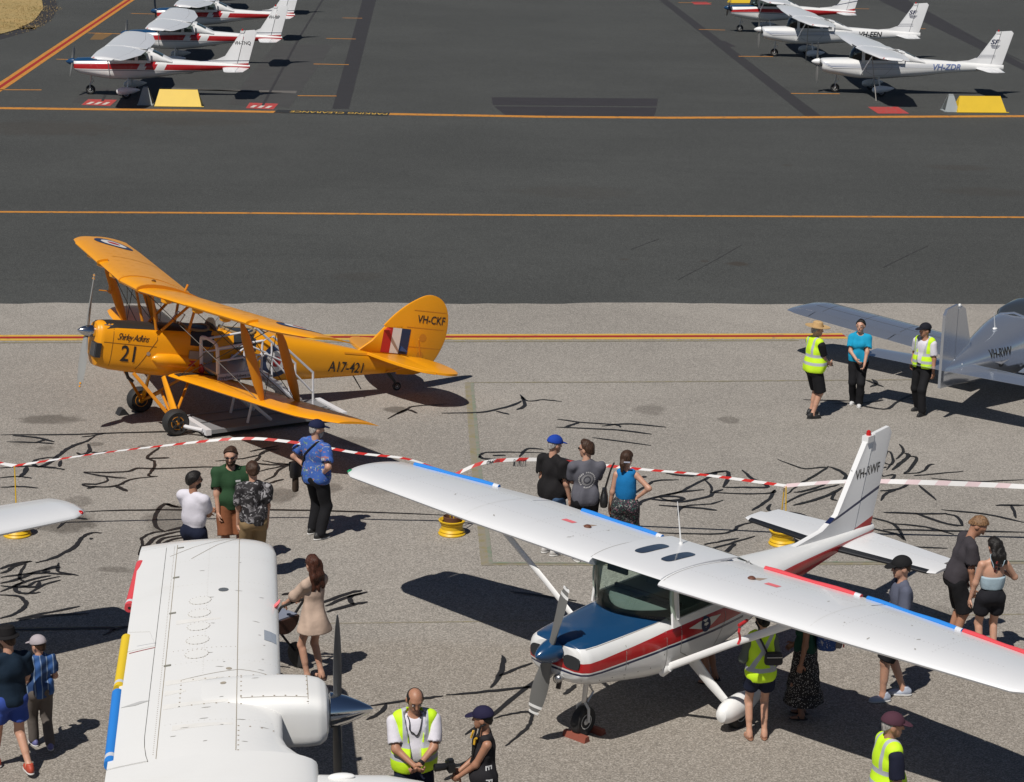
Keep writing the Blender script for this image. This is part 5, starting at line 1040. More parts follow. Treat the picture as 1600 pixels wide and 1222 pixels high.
    for q in (1, -1):                                        # hands with fingers
        el, wr = J['arm', q][1:]; d = (wr-el)/np.linalg.norm(wr-el); cv = arms[0 if q > 0 else 1]; curl = cv[2] if len(cv) > 2 else .5
        side = np.cross(d, np.array([0, q, 0.])+1e-3); side = side/np.linalg.norm(side)    # across the knuckles
        nrm = np.cross(side, d)*1.0; nrm *= np.sign(nrm @ np.array([0, -q, -.2])+1e-6)      # palm side
        pr = [ell(wr+d*.048*s, S_(.05, .042, .017), np.stack([d, side, nrm], 1)), cap(wr-d*.03*s, wr+d*.03*s, .027*s, .024*s)]
        for i, (o, L) in enumerate(((-.031, .068), (-.011, .078), (.010, .074), (.029, .058))):
            p0 = wr+d*.082*s+side*o*s; d1 = d*math.cos(curl*.7)+nrm*math.sin(curl*.7); p1 = p0+d1*L*.5*s; d2 = d*math.cos(curl*1.9)+nrm*math.sin(curl*1.9); pr += [cap(p0-d*.02*s, p1, .0095*s, .0085*s), cap(p1, p1+d2*L*.5*s, .0085*s, .007*s)]
        t0 = wr+d*.03*s-side*.034*s; t1 = t0+(d*.6-side*.75+nrm*.3)*.045*s; pr += [cap(t0, t1, .014*s, .011*s), cap(t1, t1+(d*.85-side*.2+nrm*.4)*.032*s, .0105*s, .008*s)]
        parts.append(sdf(pr, .0055*s, .008*s))
    body = npmesh('body', join(parts), sm, root)
    # ---- clothes
    sd = int(abs(loc[0]*97+loc[1]*31)) % 1000
    def neck(r, dx=.02): c_ = TT(dx, 0, 1.505); return lambda X, Y, Z: r*s-np.sqrt((X-c_[0])**2+(Y-c_[1])**2*.8+(Z-c_[2])**2)
    def below(z): n_ = RL @ np.array([0, 0, 1.]); o_ = TT(0, 0, z); return lambda X, Y, Z: (o_[0]-X)*n_[0]+(o_[1]-Y)*n_[1]+(o_[2]-Z)*n_[2]
    def top_garment(name, m, g, hem, sleeve, loose=0.0, nk=.068, amp=.005, fr=24, tank=False, k=.032, topz=None):
        pr = torso(g); pr.append(ell(TT(bl*.4, 0, hem+.13), S_(.11*W**.5+g+loose+bl, .155*W+g+loose+bl*.5, .20), RL))
        if tank: pr = pr[:3]+[cap(TT(-.012, q*.06, 1.445), TT(-.012, q*shw*.55, 1.44), (.050+g)*s) for q in (1, -1)]+pr[5:]
        if sleeve:
            for q in (1, -1):
                a, b, c = J['arm', q]
                if sleeve <= 1: e = a+(b-a)*sleeve; pr += [cap(a, e, (AR[0]+max(g*.6, .012))*s, (AR[0]+max(g, .012)+.008)*s)]
                else: e = b+(c-b)*(sleeve-1); pr += [cap(a, b, (AR[0]+max(g*.7, .012))*s, (AR[1]+g*1.2+.008)*s), cap(b, e, (AR[1]+g*1.2+.006)*s, (AR[2]+g+.008)*s)]
        cl = [below(hem), neck(nk)]+([lambda X, Y, Z: Z-topz*s] if topz else [])
        if sleeve and sleeve <= 1:
            for q in (1, -1):
                a, b, c = J['arm', q]; e = a+(b-a)*sleeve; u = (b-a)/np.linalg.norm(b-a)
                g_ = e+u*.05*s; cl.append(lambda X, Y, Z, e=e, u=u, b=g_: np.minimum((X-e[0])*u[0]+(Y-e[1])*u[1]+(Z-e[2])*u[2], .078*s*W**.5-np.sqrt((X-b[0])**2+(Y-b[1])**2+(Z-b[2])**2)))
        return npmesh(name, sdf(pr, .0115*s, k*s, cl, amp*s, sd, fr/s), m, root)
    if dress:
        pr = torso(.012); z0, z1 = dress['z']; rr = dress.get('flare', .24)
        for q in np.linspace(0, 1, 7): w_ = .13+(rr-.13)*q; pr.append(ell(S_(-.01-.02*q, 0, 1.08+(z1-1.08)*q), S_(w_*.85, w_, .09)))
        sl = dress.get('sleeve', 0)
        if sl:
            for q in (1, -1): a, b, c = J['arm', q]; e = b+(c-b)*(sl-1) if sl > 1 else a+(b-a)*sl; pr += [cap(a, b if sl > 1 else e, .072*s, .065*s)]+([cap(b, e, .065*s, .055*s)] if sl > 1 else [])
        npmesh('dress', sdf(pr, .012*s, .05*s, [lambda X, Y, Z: z1*s-Z, neck(.07)], .010*s, sd, 22), dress['mat'], root)
    if bottom:
        kind, m = bottom[0], bottom[1]
        if kind in ('trousers', 'shorts'):
            fr_ = bottom[2] if len(bottom) > 2 else (.97 if kind == 'trousers' else .98); pr = [torso(.014)[2], ell(TT(0, 0, 1.0), S_(.112*W**.5+bl*.6, .152*W+bl*.4, .09))]; cl = [lambda X, Y, Z: Z-1.055*s]
            for q in (1, -1):
                hp, kn, an = J['leg', q]; pr.append(ell(hp+S_(-.042, 0, 0), S_(.065, .070, .08)*W**.5+.018*s))
                if kind == 'trousers':
                    e = kn+(an-kn)*fr_; pr += [cap(hp, kn, (LR[0]+.016)*s, (LR[1]+.024)*s), cap(kn, e, (LR[1]+.024)*s, (.060+.01*W)*s)]
                else:
                    e = hp+(kn-hp)*fr_; pr += [cap(hp, e, (LR[0]+.018)*s, (LR[0]*(1-.35*fr_)+LR[1]*.35*fr_+.030)*s)]
                    u = (kn-hp)/np.linalg.norm(kn-hp); cl.append(lambda X, Y, Z, e=e, u=u, q=q, kn=kn: np.minimum((X-e[0])*u[0]+(Y-e[1])*u[1]+(Z-e[2])*u[2], .2*s-np.sqrt((X-kn[0])**2+(Y-kn[1])**2+(Z-kn[2])**2)))
            npmesh('trousers' if kind == 'trousers' else 'shorts', sdf(pr, .0125*s, .03*s, cl, .006*s, sd+3, 20), m, root)
        elif kind in ('skirt', 'wide'):
            z1 = bottom[2]; rr = bottom[3]; pr = [torso(.02)[2]]+[ell(J['leg', q][0]+S_(-.042, 0, 0), S_(.065, .070, .08)*W**.5+.022*s) for q in (1, -1)]
            if kind == 'skirt':
                for q in np.linspace(0, 1, 8): w_ = .15+(rr-.15)*q; pr.append(ell(S_(-.01, 0, 1.0+(z1-1.0)*q), S_(w_*.9, w_, .1)))
            else:
                for q in (1, -1): hp, kn, an = J['leg', q]; pr += [cap(hp, kn, .115*s, .12*s), cap(kn, an, .12*s, .135*s)]
            npmesh('skirt' if kind == 'skirt' else 'wide_trousers', sdf(pr, .0135*s, .05*s, [lambda X, Y, Z: z1*s-Z, lambda X, Y, Z: Z-1.08*s], .012*s, sd+3, 20), m, root)
    if top: tg = top_garment(top.get('name', 'shirt'), top['mat'], top.get('g', .016), top.get('hem', .90), top.get('sleeve', .62), top.get('loose', .01), top.get('nk', .068), top.get('amp', .013), tank=top.get('tank', False), topz=top.get('topz'))
    if vest:
        g = .036
        pr = torso(g); pr.append(ell(TT(bl*.4, 0, vest.get('hem', .92)+.13), S_(.125*W**.5+g+bl, .17*W+g+bl*.5, .20), RL)); pr = pr[:3]+[cap(TT(-.012, q*.075, 1.45), TT(-.012, q*shw*.72, 1.44), (.052+g)*s, (.046+g)*s) for q in (1, -1)]+pr[5:]
        ft = vest.get('open', .05); c0 = TT(.14, 0, 1.46)
        cl = [below(vest.get('hem', .92)), neck(.085, .03), lambda X, Y, Z: np.minimum(np.minimum(ft*s*(1+1.1*np.clip((Z-1.15*s)/(.35*s), 0, 1))-np.abs(Y), X-.02*s), Z-vest.get('openz', .8)*s)]
        for q in (1, -1): c_ = J['arm', q][0]; cl.append(lambda X, Y, Z, c_=c_, q=q: .095*s-np.sqrt(((X-c_[0])*.8)**2+((Y-c_[1]-q*.055*s)*1.5)**2+((Z-c_[2]+.04*s)*.8)**2))
        npmesh('hi_vis_vest', sdf(pr, .0115*s, .05*s, cl, .006*s, sd+5, 20), hivis(s, vest.get('cross', False)), root)
    # shoes
    if shoes:
        st, col = shoes[0], shoes[1]; mm = M('shoe_%s_%.2f_%.2f_%.2f' % (st, *col), col, .55, bump=.15)
        for i, q in enumerate((1, -1)):
            an = J['leg', q][2]; f = legs[i]; tw = rotm(R(8*q)+ (0)); z0 = an[2]-.085*s; A_ = lambda x, y, z: np.array([an[0], an[1], z0])+tw @ S_(x, y, z)
            if st == 'sandal':
                o = npmesh('sandal', sdf([ell(A_(.035, 0, .012), S_(.135, .045, .014), tw)], .006*s, .01), mm, root)
                MB().tube([A_(.02, .045, .01), A_(.05, .03, .055), A_(.06, -.03, .055), A_(.03, -.045, .01)], .012*s, 6, flat=.4).tube([A_(-.06, .035, .01), A_(-.03, .03, .07), A_(-.03, -.03, .07), A_(-.06, -.035, .01)], .010*s, 6, flat=.4).build('strap', mm, o)
            else:
                o = npmesh('shoe', sdf([ell(A_(.06, 0, .035), S_(.115, .046, .042), tw), ell(A_(-.045, 0, .05), S_(.058, .040, .055), tw), cap(A_(-.02, 0, .07), A_(-.02, 0, .10 if st != 'boot' else .15), .045*s, .043*s)], .008*s, .03*s, [lambda X, Y, Z, z0=z0: z0+.012*s-Z, lambda X, Y, Z, z0=z0: Z-z0-.12*s]), mm, root)
                npmesh('sole', sdf([ell(A_(.06, 0, .013), S_(.125, .052, .02), tw), ell(A_(-.045, 0, .013), S_(.066, .045, .02), tw)], .007*s, .03*s, [lambda X, Y, Z, z0=z0: Z-z0-.024*s, lambda X, Y, Z, z0=z0: z0+.002-Z]), SHOE_SOLE if st == 'sneaker' else mm, o)
    # hair, hats, face
    def inv(X, Y, Z): x, y, z = X-hc[0], Y-hc[1], Z-hc[2]; return [(HM[0][i]*x+HM[1][i]*y+HM[2][i]*z)/s/HS for i in range(3)]
    if hair:
        st, col = hair; hm = HR[col]; g = .012 if st != 'bald' and not hat else .003
        if st == 'bald': clip = lambda X, Y, Z: (lambda q: s*np.maximum(q[0]-.035, np.maximum(q[2]-.055, -.075-q[2])))(inv(X, Y, Z))
        else: clip = lambda X, Y, Z: (lambda q: s*(.018+q[0]*.70-q[2]*.71))(inv(X, Y, Z))
        pr = [ell(HT(-.008, 0, .010), S_(.099+g, .079+g, .103+g)*HS, HM)]
        if st != 'bald': pr.append(ell(HT(-.035, 0, -.045), S_(.062+g, .062+g, .06)*HS, HM))
        if st == 'quiff': pr.append(cap(HT(.05, -.03, .095), HT(.04, .03, .10), .03*s))
        cl = [clip]
        V1 = sdf(pr, .0075*s, .02*s, cl, .005*s if st != 'bald' and not hat else .0015*s, sd, 55); hs = [V1]
        if st in ('long', 'longs', 'pony', 'bun'):
            if st in ('long', 'longs'):
                kl = 1 if st == 'long' else .55
                w_ = [cap(HT(-.055, y, .03), HT(-.085, y*1.1, -.13), .045*s, .05*s) for y in (-.045, 0, .045)]+[cap(HT(-.085, y*1.1, -.13), HT(-.10+.012*i, y*1.4-.01, -.13-(.17+.03*i)*kl), .05*s, .022*s) for i, y in enumerate((-.05, 0, .05))]
            elif st == 'pony': w_ = [cap(HT(-.10, 0, -.02), HT(-.125, 0, -.06), .03*s, .034*s), cap(HT(-.125, 0, -.06), HT(-.12, 0, -.17), .034*s, .018*s)]
            else: w_ = [ell(HT(-.10, 0, -.03), S_(.045, .05, .045), HM)]
            hs.append(sdf(w_, .009*s, .03*s, (), .007*s, sd, 60))
        npmesh('hair', join(hs), hm, root)
    if beard: npmesh('beard', sdf([ell(HT(.030, 0, -.066), S_(.069, .063, .066)*HS, HM)], .007*s, .01*s, [lambda X, Y, Z: (lambda q: s*np.maximum(q[2]+.048-.35*np.abs(q[1]), -.02-q[0]))(inv(X, Y, Z)), lambda X, Y, Z: (lambda q: s*(.016-np.sqrt(((q[0]-.10)*.7)**2+(q[1]*.6)**2+(q[2]+.066)**2)))(inv(X, Y, Z))], .003, sd, 90), HR[beard], root)
    if glasses:
        gm = M('dark_sunglasses', (.01, .01, .012), .15, spec=.7, var=0); go = None
        mb = MB()
        for q in (1, -1): mb.ell(HT(.094, q*.033, .008), (.010*s, .026*s, .019*s), Matrix(HM.tolist()), 10, 6); mb.tube([HT(.092, q*.058, .014), HT(.01, q*.084, .012)], .004*s, 5)
        mb.tube([HT(.102, -.012, .014), HT(.102, .012, .014)], .004*s, 5).build('sunglasses', gm, root)
    if eyes:
        for q in (1, -1):
            e = MB().ell(HT(.086, q*.032, .006), (.010*s, .015*s, .008*s), Matrix(HM.tolist()), 10, 6).build('eye', M('eye_white', (.6, .57, .54), .3), root); MB().ell(HT(.0945, q*.032, .006), (.004*s, .007*s, .007*s), Matrix(HM.tolist()), 8, 5).build('iris', M('iris_dark', (.02, .012, .008), .2), e)
            MB().tube([HT(.090, q*.014, .027), HT(.090, q*.034, .031), HT(.080, q*.052, .027)], .004*s, 6).build('eyebrow', HR[hair[1]] if hair else HR['brown'], root)
        MB().tube([HT(.088, -.024, -.066), HT(.0935, 0, -.069), HT(.088, .024, -.066)], [.003*s, .007*s, .003*s], 6).build('lips', M('lips', lipcol or (.36, .12, .10), .4), root)
    if hat:
        k_, col = hat[0], hat[1]; mm = hat[2] if len(hat) > 2 else cloth('hat_%s_%.2f_%.2f_%.2f' % (k_, *col), col)
        if k_ == 'cap':
            o = npmesh('cap', sdf([ell(HT(-.006, 0, .035), S_(.119, .099, .104)*HS, HM)], .007*s, .02*s, [lambda X, Y, Z: s*(.028-inv(X, Y, Z)[2]-.10*inv(X, Y, Z)[0])]), mm, root)
            npmesh('brim', sdf([ell(HT(.118, 0, .030), S_(.082, .078, .0105)*HS, HM @ rotm(0, R(14)))], .006*s, .01), mm, o); MB().ell(HT(-.004, 0, .134), (.010*s,)*3, None, 8, 5).build('cap_button', mm, o)
        else:
            br = {'straw': .235, 'bucket': .145}[k_]; HMx = Matrix(HM.tolist()).to_4x4(); HMx.translation = Vector(HT(-.005, 0, .055))
            MB().lathe([(.085*s, 0), (br*.75*s, -.008*s), (br*s, -.03*s if k_ == 'bucket' else .004*s), (br*s, -.022*s if k_ == 'bucket' else .014*s), (br*.7*s, .006*s), (.108*s, .008*s), (.104*s, .03*s), (.092*s, .085*s), (.06*s, .105*s), (.01*s, .098*s)], HMx, 28).build('hat', mm, root)
    return root, J, TT, HT, s
# ------------------------------------------------------------------ the visitors
def at(px, py, z=0): q = P(px, py, z); return (q.x, q.y)
C = cloth; blackc = C('black_cloth', (.012, .012, .014)); navyc = C('navy_cloth', (.012, .016, .035)); POL = ((.06, .21, .86), (-1, .4, 0)); POR = ((.06, -.21, .86), (-1, -.4, 0))
FOLD = (((.24, -.06, 1.17), (-.2, 1, -.7), .9), ((.24, .07, 1.14), (-.2, -1, -.7), .9))
HIPL = ((-.03, .20, 1.03), (-.45, 1, -.1), 1.1); HIPR = ((-.03, -.20, 1.03), (-.45, -1, -.1), 1.1)
FRONT = (((.25, .04, 1.06), (-.4, 1, -.5), .9), ((.25, -.04, 1.06), (-.4, -1, -.5), .9))
ALOHA = pattern('blue_aloha_print', (.035, .10, .36), [(.06, .16, .46), (.38, .36, .32), (.12, .22, .16), (.42, .42, .40), (.30, .12, .10)], 7.5, .645, (1, 1, 1.6))
FLORAL = pattern('grey_floral_print', (.018, .016, .018), [(.20, .19, .20), (.33, .32, .33), (.10, .095, .10)], 10, .60)
PANTS = pattern('floral_trouser_print', (.016, .018, .024), [(.06, .22, .17), (.32, .12, .18), (.34, .34, .32)], 30, .62)
def stripes(name, base, c2, pitch):
    m, t, b = newmat(name); tc = t.n('TexCoord').outputs['Object']; y = t.math('FRACT', t.math('MULTIPLY', t.dot(tc, (0, 1, 0)), 1/pitch)); k = t.math('LESS_THAN', y, .16); y2 = t.math('FRACT', t.math('MULTIPLY', t.dot(tc, (0, 1, 0)), .5/pitch)); c = t.mix(t.math('LESS_THAN', y2, .45), base, tuple(x*1.9 for x in base)); c = t.mix(t.math('MULTIPLY', k, .8), c, c2)
    t.l(c, b.inputs['Base Color']); b.inputs['Roughness'].default_value = .8; return m
person('man in dark green shirt and brown shorts facing camera, in the group of three', at(360,697,1.83), -72, 1.82, 'fair', 1.06, belly=.01, hair=('short', 'brown'), beard='brown', glasses=True, head=(-18, 10), arms=(POL, ((.10, -.20, .86), (-1, -.5, 0))), top=dict(mat=M('green_tee', (.014, .055, .018), .85, layers=[('yz', [(.045, 1.33), (.12, 1.33), (.12, 1.355), (.045, 1.355)], (.6, .6, .6)), ('yz', [(.06, 1.305), (.12, 1.305), (.12, 1.315), (.06, 1.315)], (.5, .5, .5))], bump=.3, bscale=30)), bottom=('shorts', C('rust_shorts', (.20, .075, .035)), .9))
person('man in plain white shirt with folded arms in the group of three', at(302,737,1.76), 62, 1.76, 'tan', 1.04, hair=('short', 'black'), beard='black', glasses=True, head=(-25, 8), arms=FOLD, top=dict(mat=C('white_shirt', (.62, .60, .66)), hem=1.0, amp=.008), bottom=('trousers', navyc))
person('man in black shirt with grey flower print in the group of three', at(395,722,1.77), 108, 1.77, 'fair', 1.0, hair=('short', 'brown'), head=(0, 12), arms=(POL, POR), top=dict(mat=FLORAL, loose=.02, hem=.88), bottom=('trousers', C('khaki_trousers', (.26, .18, .095))))
pa = person('bearded man in blue aloha shirt and navy cap with hands on hips', at(494,838), 46, 1.80, 'fair', 1.26, belly=.03, hair=('short', 'grey'), beard='grey', hat=('cap', (.012, .016, .05)), head=(-18, 5), arms=(HIPL, HIPR), legs=((.05, .14), (-.05, -.14)), top=dict(mat=ALOHA, loose=.012, g=.022, hem=.85, amp=.012), bottom=('trousers', blackc))
pw = person('woman in beige dress pushing a pram beside the white wing', at(490,1062), 140, 1.64, 'fair', 1.0, True, hair=('long', 'auburn'), glasses=True, head=(-8, 4), arms=(((.40, .14, 1.03), (-.6, .6, -1), 1.2), ((.40, -.14, 1.03), (-.6, -.6, -1), 1.2)), dress=dict(z=(1.0, .72), flare=.235, sleeve=1.12, mat=C('beige_cotton', (.48, .36, .285))), legs=((.03, .09), (-.06, -.09)), shoes=('sandal', (.04, .02, .015)))
person('man in black hat, navy shirt and blue shorts walking at the left edge', at(20,1205), 128, 1.70, 'fair', 1.12, hair=('short', 'brown'), beard='brown', hat=('bucket', (.012, .011, .012)), head=(18, 4), legs=((.26, .10), (-.24, -.10, .05)), arms=(((.24, .16, 1.02), (-1, .5, -.5)), ((.20, -.22, .92), (-1, -.5, 0))), top=dict(mat=C('dark_navy_tee', (.010, .022, .040)), hem=.86), bottom=('shorts', C('royal_blue_shorts', (.035, .07, .30)), .62), shoes=('sneaker', (.42, .06, .03)))
person('boy in pale cap, striped blue shirt and grey trousers walking at the left', at(66,1168), 118, 1.36, 'fair', .98, child=True, hair=('short', 'brown'), hat=('cap', (.38, .34, .36)), head=(28, 5), legs=((.15, .08), (-.16, -.08, .03)), arms=(((.20, .12, 1.0), (-1, .5, -.5)), ((.20, -.16, 1.0), (-1, -.5, -.2))), top=dict(mat=stripes('blue_stripe_jersey', (.012, .045, .14), (.22, .30, .42), .075), loose=.03, hem=.84), bottom=('trousers', C('taupe_trousers', (.11, .095, .085))), shoes=('sneaker', (.14, .14, .32)))
po = person('balding officer in white shirt and open hi-vis vest looking at his hands', at(648,1073,1.79), -80, 1.79, 'tan', 1.16, belly=.02, hair=('bald', 'black'), eyes=True, head=(6, 28), arms=(((.27, .02, 1.03), (-.3, 1, -.4), 1.0), ((.27, -.035, 1.03), (-.3, -1, -.4), 1.0)), top=dict(mat=C('white_uniform_shirt', (.66, .64, .70)), hem=.97, sleeve=.78, g=.004, loose=-.01, amp=.006), vest=dict(open=.055, hem=.88), bottom=('trousers', navyc))
pc = person('youth in navy cap and black sleeveless top holding a camera', at(757,1103,1.66), 190, 1.64, 'tan', .92, hair=('short', 'black'), hat=('cap', (.018, .016, .045)), head=(-22, 2), arms=(((.27, .02, .98), (-.8, .5, -.6), 1.0), ((.24, -.10, 1.0), (-.8, -.5, -.6), 1.0)), top=dict(mat=C('black_singlet', (.020, .019, .022)), tank=True, sleeve=0, loose=.03, hem=.84, nk=.085), bottom=('shorts', blackc, .9))
person('man in black shirt and bright blue cap watching from behind the tape', at(866,678,1.84), 42, 1.80, 'fair', 1.18, belly=.04, hair=('short', 'grey'), hat=('cap', (.012, .05, .32)), head=(-8, 6), top=dict(mat=C('black_tee', (.014, .013, .014)), loose=.03, hem=.86), bottom=('trousers', C('blue_jeans', (.07, .13, .24))), arms=(((.05, .25, .84), (-1, .4, 0)), ((.10, -.27, .84), (-1, -.4, 0))), shoes=('sneaker', (.5, .48, .46)))
pg = person('man in grey printed shirt and sunglasses with folded arms, back to camera', at(917,688,1.83), 98, 1.82, 'fair', 1.05, hair=('quiff', 'brown'), glasses=True, head=(48, 4), arms=FOLD, top=dict(mat=C('grey_tee', (.105, .105, .125)), loose=.02, hem=.85, amp=.012), bottom=('trousers', blackc), shoes=('sneaker', (.5, .48, .46)))
pb = person('woman in bright blue sleeveless top and flowered trousers with hand on hip', at(980,704,1.69), 86, 1.68, 'fair', 1.0, True, hair=('pony', 'brown'), head=(-28, 4), arms=(((.02, .24, .86), (-1, .4, 0)), ((-.02, -.19, 1.06), (-.5, -1, -.1), 1.1)), top=dict(mat=C('azure_top', (.012, .17, .42)), tank=True, sleeve=0, hem=1.03, loose=0, amp=.004), bottom=('wide', PANTS, .10, .2))
ps = person('man in straw hat, hi-vis vest and black shorts by the silver tailplane', at(1268,651), 24, 1.76, 'fair', 1.14, belly=.03, hair=('short', 'grey'), hat=('straw', (.52, .34, .15), M('woven_straw', (.50, .33, .15), .8, bump=.8, bscale=90, var=.2, vscale=40)), head=(-10, 6), arms=(((.30, .06, 1.02), (-.8, .5, -.6), 1.0), ((.28, -.06, 1.02), (-.8, -.5, -.6), 1.0)), legs=((.06, .12), (-.06, -.12)), top=dict(mat=blackc, sleeve=.7, hem=.9, g=.005, loose=-.01, amp=.005), vest=dict(open=.02, hem=.88), bottom=('shorts', blackc, .98), shoes=('boot', (.015, .015, .016)))
person('smiling woman in turquoise shirt, black trousers and white shoes', at(1337,633), -104, 1.65, 'fair', 1.08, True, hair=('bun', 'black'), eyes=True, head=(-8, 2), arms=(((.22, .14, .90), (-.6, .8, -.3), .9), ((.24, -.02, 1.0), (-.6, -.8, -.3), .7)), legs=((.10, .07), (-.08, -.07)), top=dict(mat=C('turquoise_tee', (.012, .30, .50)), loose=.02, hem=.92), bottom=('trousers', blackc), shoes=('sneaker', (.6, .6, .6)))
person('man in black cap, white shirt and hi-vis vest beside the silver fin', at(1437,645), -138, 1.70, 'tan', 1.08, hair=('short', 'black'), hat=('cap', (.012, .013, .02)), eyes=True, head=(-22, 0), legs=((.14, .16), (-.12, -.14)), arms=(((.02, .27, .84), (-1, .4, 0)), ((.04, -.24, .95), (-1, -.6, 0))), top=dict(mat=C('white_shirt', (.62, .60, .66)), hem=.95, sleeve=.72, g=.005, loose=-.01, amp=.005), vest=dict(open=.06, hem=.92), bottom=('trousers', blackc), shoes=('boot', (.012, .012, .013)))
person('fair haired man in charcoal shirt bending his head to the woman beside him', at(1500,816,1.72), 4, 1.84, 'tan', 1.06, lean=17, hair=('short', 'blond'), head=(-20, 28), arms=(((.16, .14, .92), (-1, .4, -.2)), ((.18, -.22, .90), (-1, -.4, -.2))), top=dict(mat=C('charcoal_tee', (.045, .040, .046)), loose=.02, hem=.88), bottom=('shorts', blackc, .98))
pt = person('dark haired woman in pale blue camisole and black denim shorts holding a phone', at(1556,840,1.66), 98, 1.65, 'fair', 1.14, True, hair=('longs', 'black'), head=(12, 16), arms=(((.06, .28, .86), (-1, .6, 0)), ((.26, -.20, 1.22), (-.5, -1, -.8), 1.0)), top=dict(mat=C('pale_blue_camisole', (.34, .44, .50)), tank=True, sleeve=0, hem=1.05, topz=1.235, loose=0, amp=.003), bottom=('shorts', C('black_denim', (.014, .014, .018)), .45))
person('man in black cap and slate shirt walking under the white wing', at(1396,1091), 186, 1.85, 'fair', 1.0, hair=('short', 'brown'), glasses=True, hat=('cap', (.012, .012, .013)), head=(6, 3), legs=((.16, .09), (-.14, -.09, .0)), top=dict(mat=C('slate_tee', (.10, .11, .155)), hem=.9), bottom=('shorts', blackc, .95), shoes=('sneaker', (.42, .46, .55)))
pv = person('woman in hi-vis vest with crossed back stripes and bare legs by the wing strut', at(1182,1154), 96, 1.60, 'fair', 1.0, True, hair=('bun', 'black'), head=(8, 10), arms=(((.24, .14, 1.10), (-1, .6, -.5)), ((.20, -.2, .95), (-1, -.5, -.3))), top=dict(mat=C('sage_shirt', (.12, .14, .12)), sleeve=1.6, hem=.95, g=.005, loose=-.01, amp=.005), vest=dict(cross=True, hem=.84, open=.05), bottom=('shorts', navyc, .42), shoes=('sandal', (.26, .13, .08)))
pk = person('woman in long black dotted skirt with a blue backpack under the wing', at(1252,1120), 172, 1.56, 'brown', 1.05, True, hair=('pony', 'black'), head=(0, 6), arms=(((.05, .25, .84), (-1, .4, 0)), ((.15, -.2, 1.0), (-1, -.4, 0))), top=dict(mat=C('bottle_green_top', (.012, .05, .035)), sleeve=0, tank=True, hem=.98), bottom=('skirt', dots('dotted_skirt', (.012, .011, .012), (.42, .40, .38), 55, .28), .24, .30), shoes=('sandal', (.02, .016, .014)))
pm = person('grey haired man in maroon cap and hi-vis vest at the lower right', at(1394,1113,1.78), 12, 1.76, 'tan', 1.12, belly=.02, hair=('short', 'grey'), hat=('cap', (.075, .030, .045)), head=(-10, 4), top=dict(mat=C('navy_polo', (.012, .014, .03)), sleeve=.8, g=.005, loose=-.01, amp=.005), vest=dict(open=.02, hem=.86), bottom=('trousers', navyc))
person('helper in hi-vis vest half hidden behind the cabin of the white aeroplane', at(1112,1066), 150, 1.62, 'tan', .98, hair=('short', 'black'), head=(0, 8), top=dict(mat=blackc, g=.005, loose=-.01, amp=.005), vest=dict(open=.04, hem=.9), bottom=('shorts', blackc, .8), shoes=('sandal', (.02, .016, .014)))
# ---- trims that belong to single people
def wrap_body(pr): return bvh(*[o for o in bpy.data.objects if o.parent == pr[0] and o.type == 'MESH'])
def back_print(pr):                                         # ring of marks and a sun on the grey shirt
    t = wrap_body(pr); m = M('pale_print', (.45, .44, .44), .7); u, v = (0, -1, 0), (0, 0, 1); o = Vector((-.3, 0, 1.27)); shirt = [x for x in bpy.data.objects if x.parent == pr[0] and x.name.startswith('shirt')][0]
    for r, n_, w_, h_ in ((.115, 26, .010, .020), (.075, 30, .004, .028)):
        for k in range(n_):
            a = k*2*PI/n_; c, q = math.cos(a), math.sin(a)
            if r > .1 and k % 9 == 8: continue
            decal('print_mark', [(c*(r-h_/2)-q*w_, q*(r-h_/2)+c*w_), (c*(r-h_/2)+q*w_, q*(r-h_/2)-c*w_), (c*(r+h_/2)+q*w_, q*(r+h_/2)-c*w_), (c*(r+h_/2)-q*w_, q*(r+h_/2)+c*w_)][::-1], o, u, v, m, shirt, t, .004)
    decal('print_sun', circ(.04, 16), o, u, v, M('mid_print', (.25, .25, .27), .7), shirt, t, .004, 2)
back_print(pg)
t_ = wrap_body(pc); text('shirt_word', 'E', .10, Vector((.0, .5, 1.06)), (0, 0, -1), (-1, 0, 0), M('white_print', (.6, .6, .6), .7), [x for x in bpy.data.objects if x.parent == pc[0] and x.name.startswith('shirt')][0], t_, .005, bold=.02); text('shirt_word', 'RL', .10, Vector((.0, .5, .93)), (0, 0, -1), (-1, 0, 0), M('white_print', (.6, .6, .6)), [x for x in bpy.data.objects if x.parent == pc[0] and x.name.startswith('shirt')][0], t_, .005, bold=.02)
for q in (1, -1):                                           # officer's epaulettes, watch and belt buckle
    e = pc and po[2](-.01, q*.14, 1.47); MB().box((-.055, -.028, 0), (.055, .028, .012), Matrix.Translation(Vector(e)) @ Matrix.Rotation(-q*.35, 4, 'X')).build('epaulette', M('epaulette_black', (.012, .012, .012)), po[0])
    for d in (-.02, .015): MB().box((-.05, -.006+d, 0), (.05, .006+d, .015), Matrix.Translation(Vector(e)) @ Matrix.Rotation(-q*.35, 4, 'X')).build('rank_bar', RRED, po[0])
def strap(nm, pr, pts, r, mat, off=.012):                   # a strap shrunk onto the clothed body
    t = wrap_body(pr); out = []
    for p in smooth_path([Vector(p) for p in pts], 8):
        h = t.find_nearest(p); out.append(h[0]+h[1]*off if h[0] is not None else p)
    for _ in range(3): out = [out[0]]+[(out[i-1]+out[i]*2+out[i+1])/4 for i in range(1, len(out)-1)]+[out[-1]]
    return MB().tube(out, r, 6, flat=1.0).build(nm, mat, pr[0])
wa = po[1]['arm', 1]; d_ = (wa[2]-wa[1]); d_ = d_/np.linalg.norm(d_); MB().tube([wa[2]-d_*.05, wa[2]-d_*.015], .036, 12).build('wrist_watch', M('black_watch', (.012, .012, .013), .3), po[0])
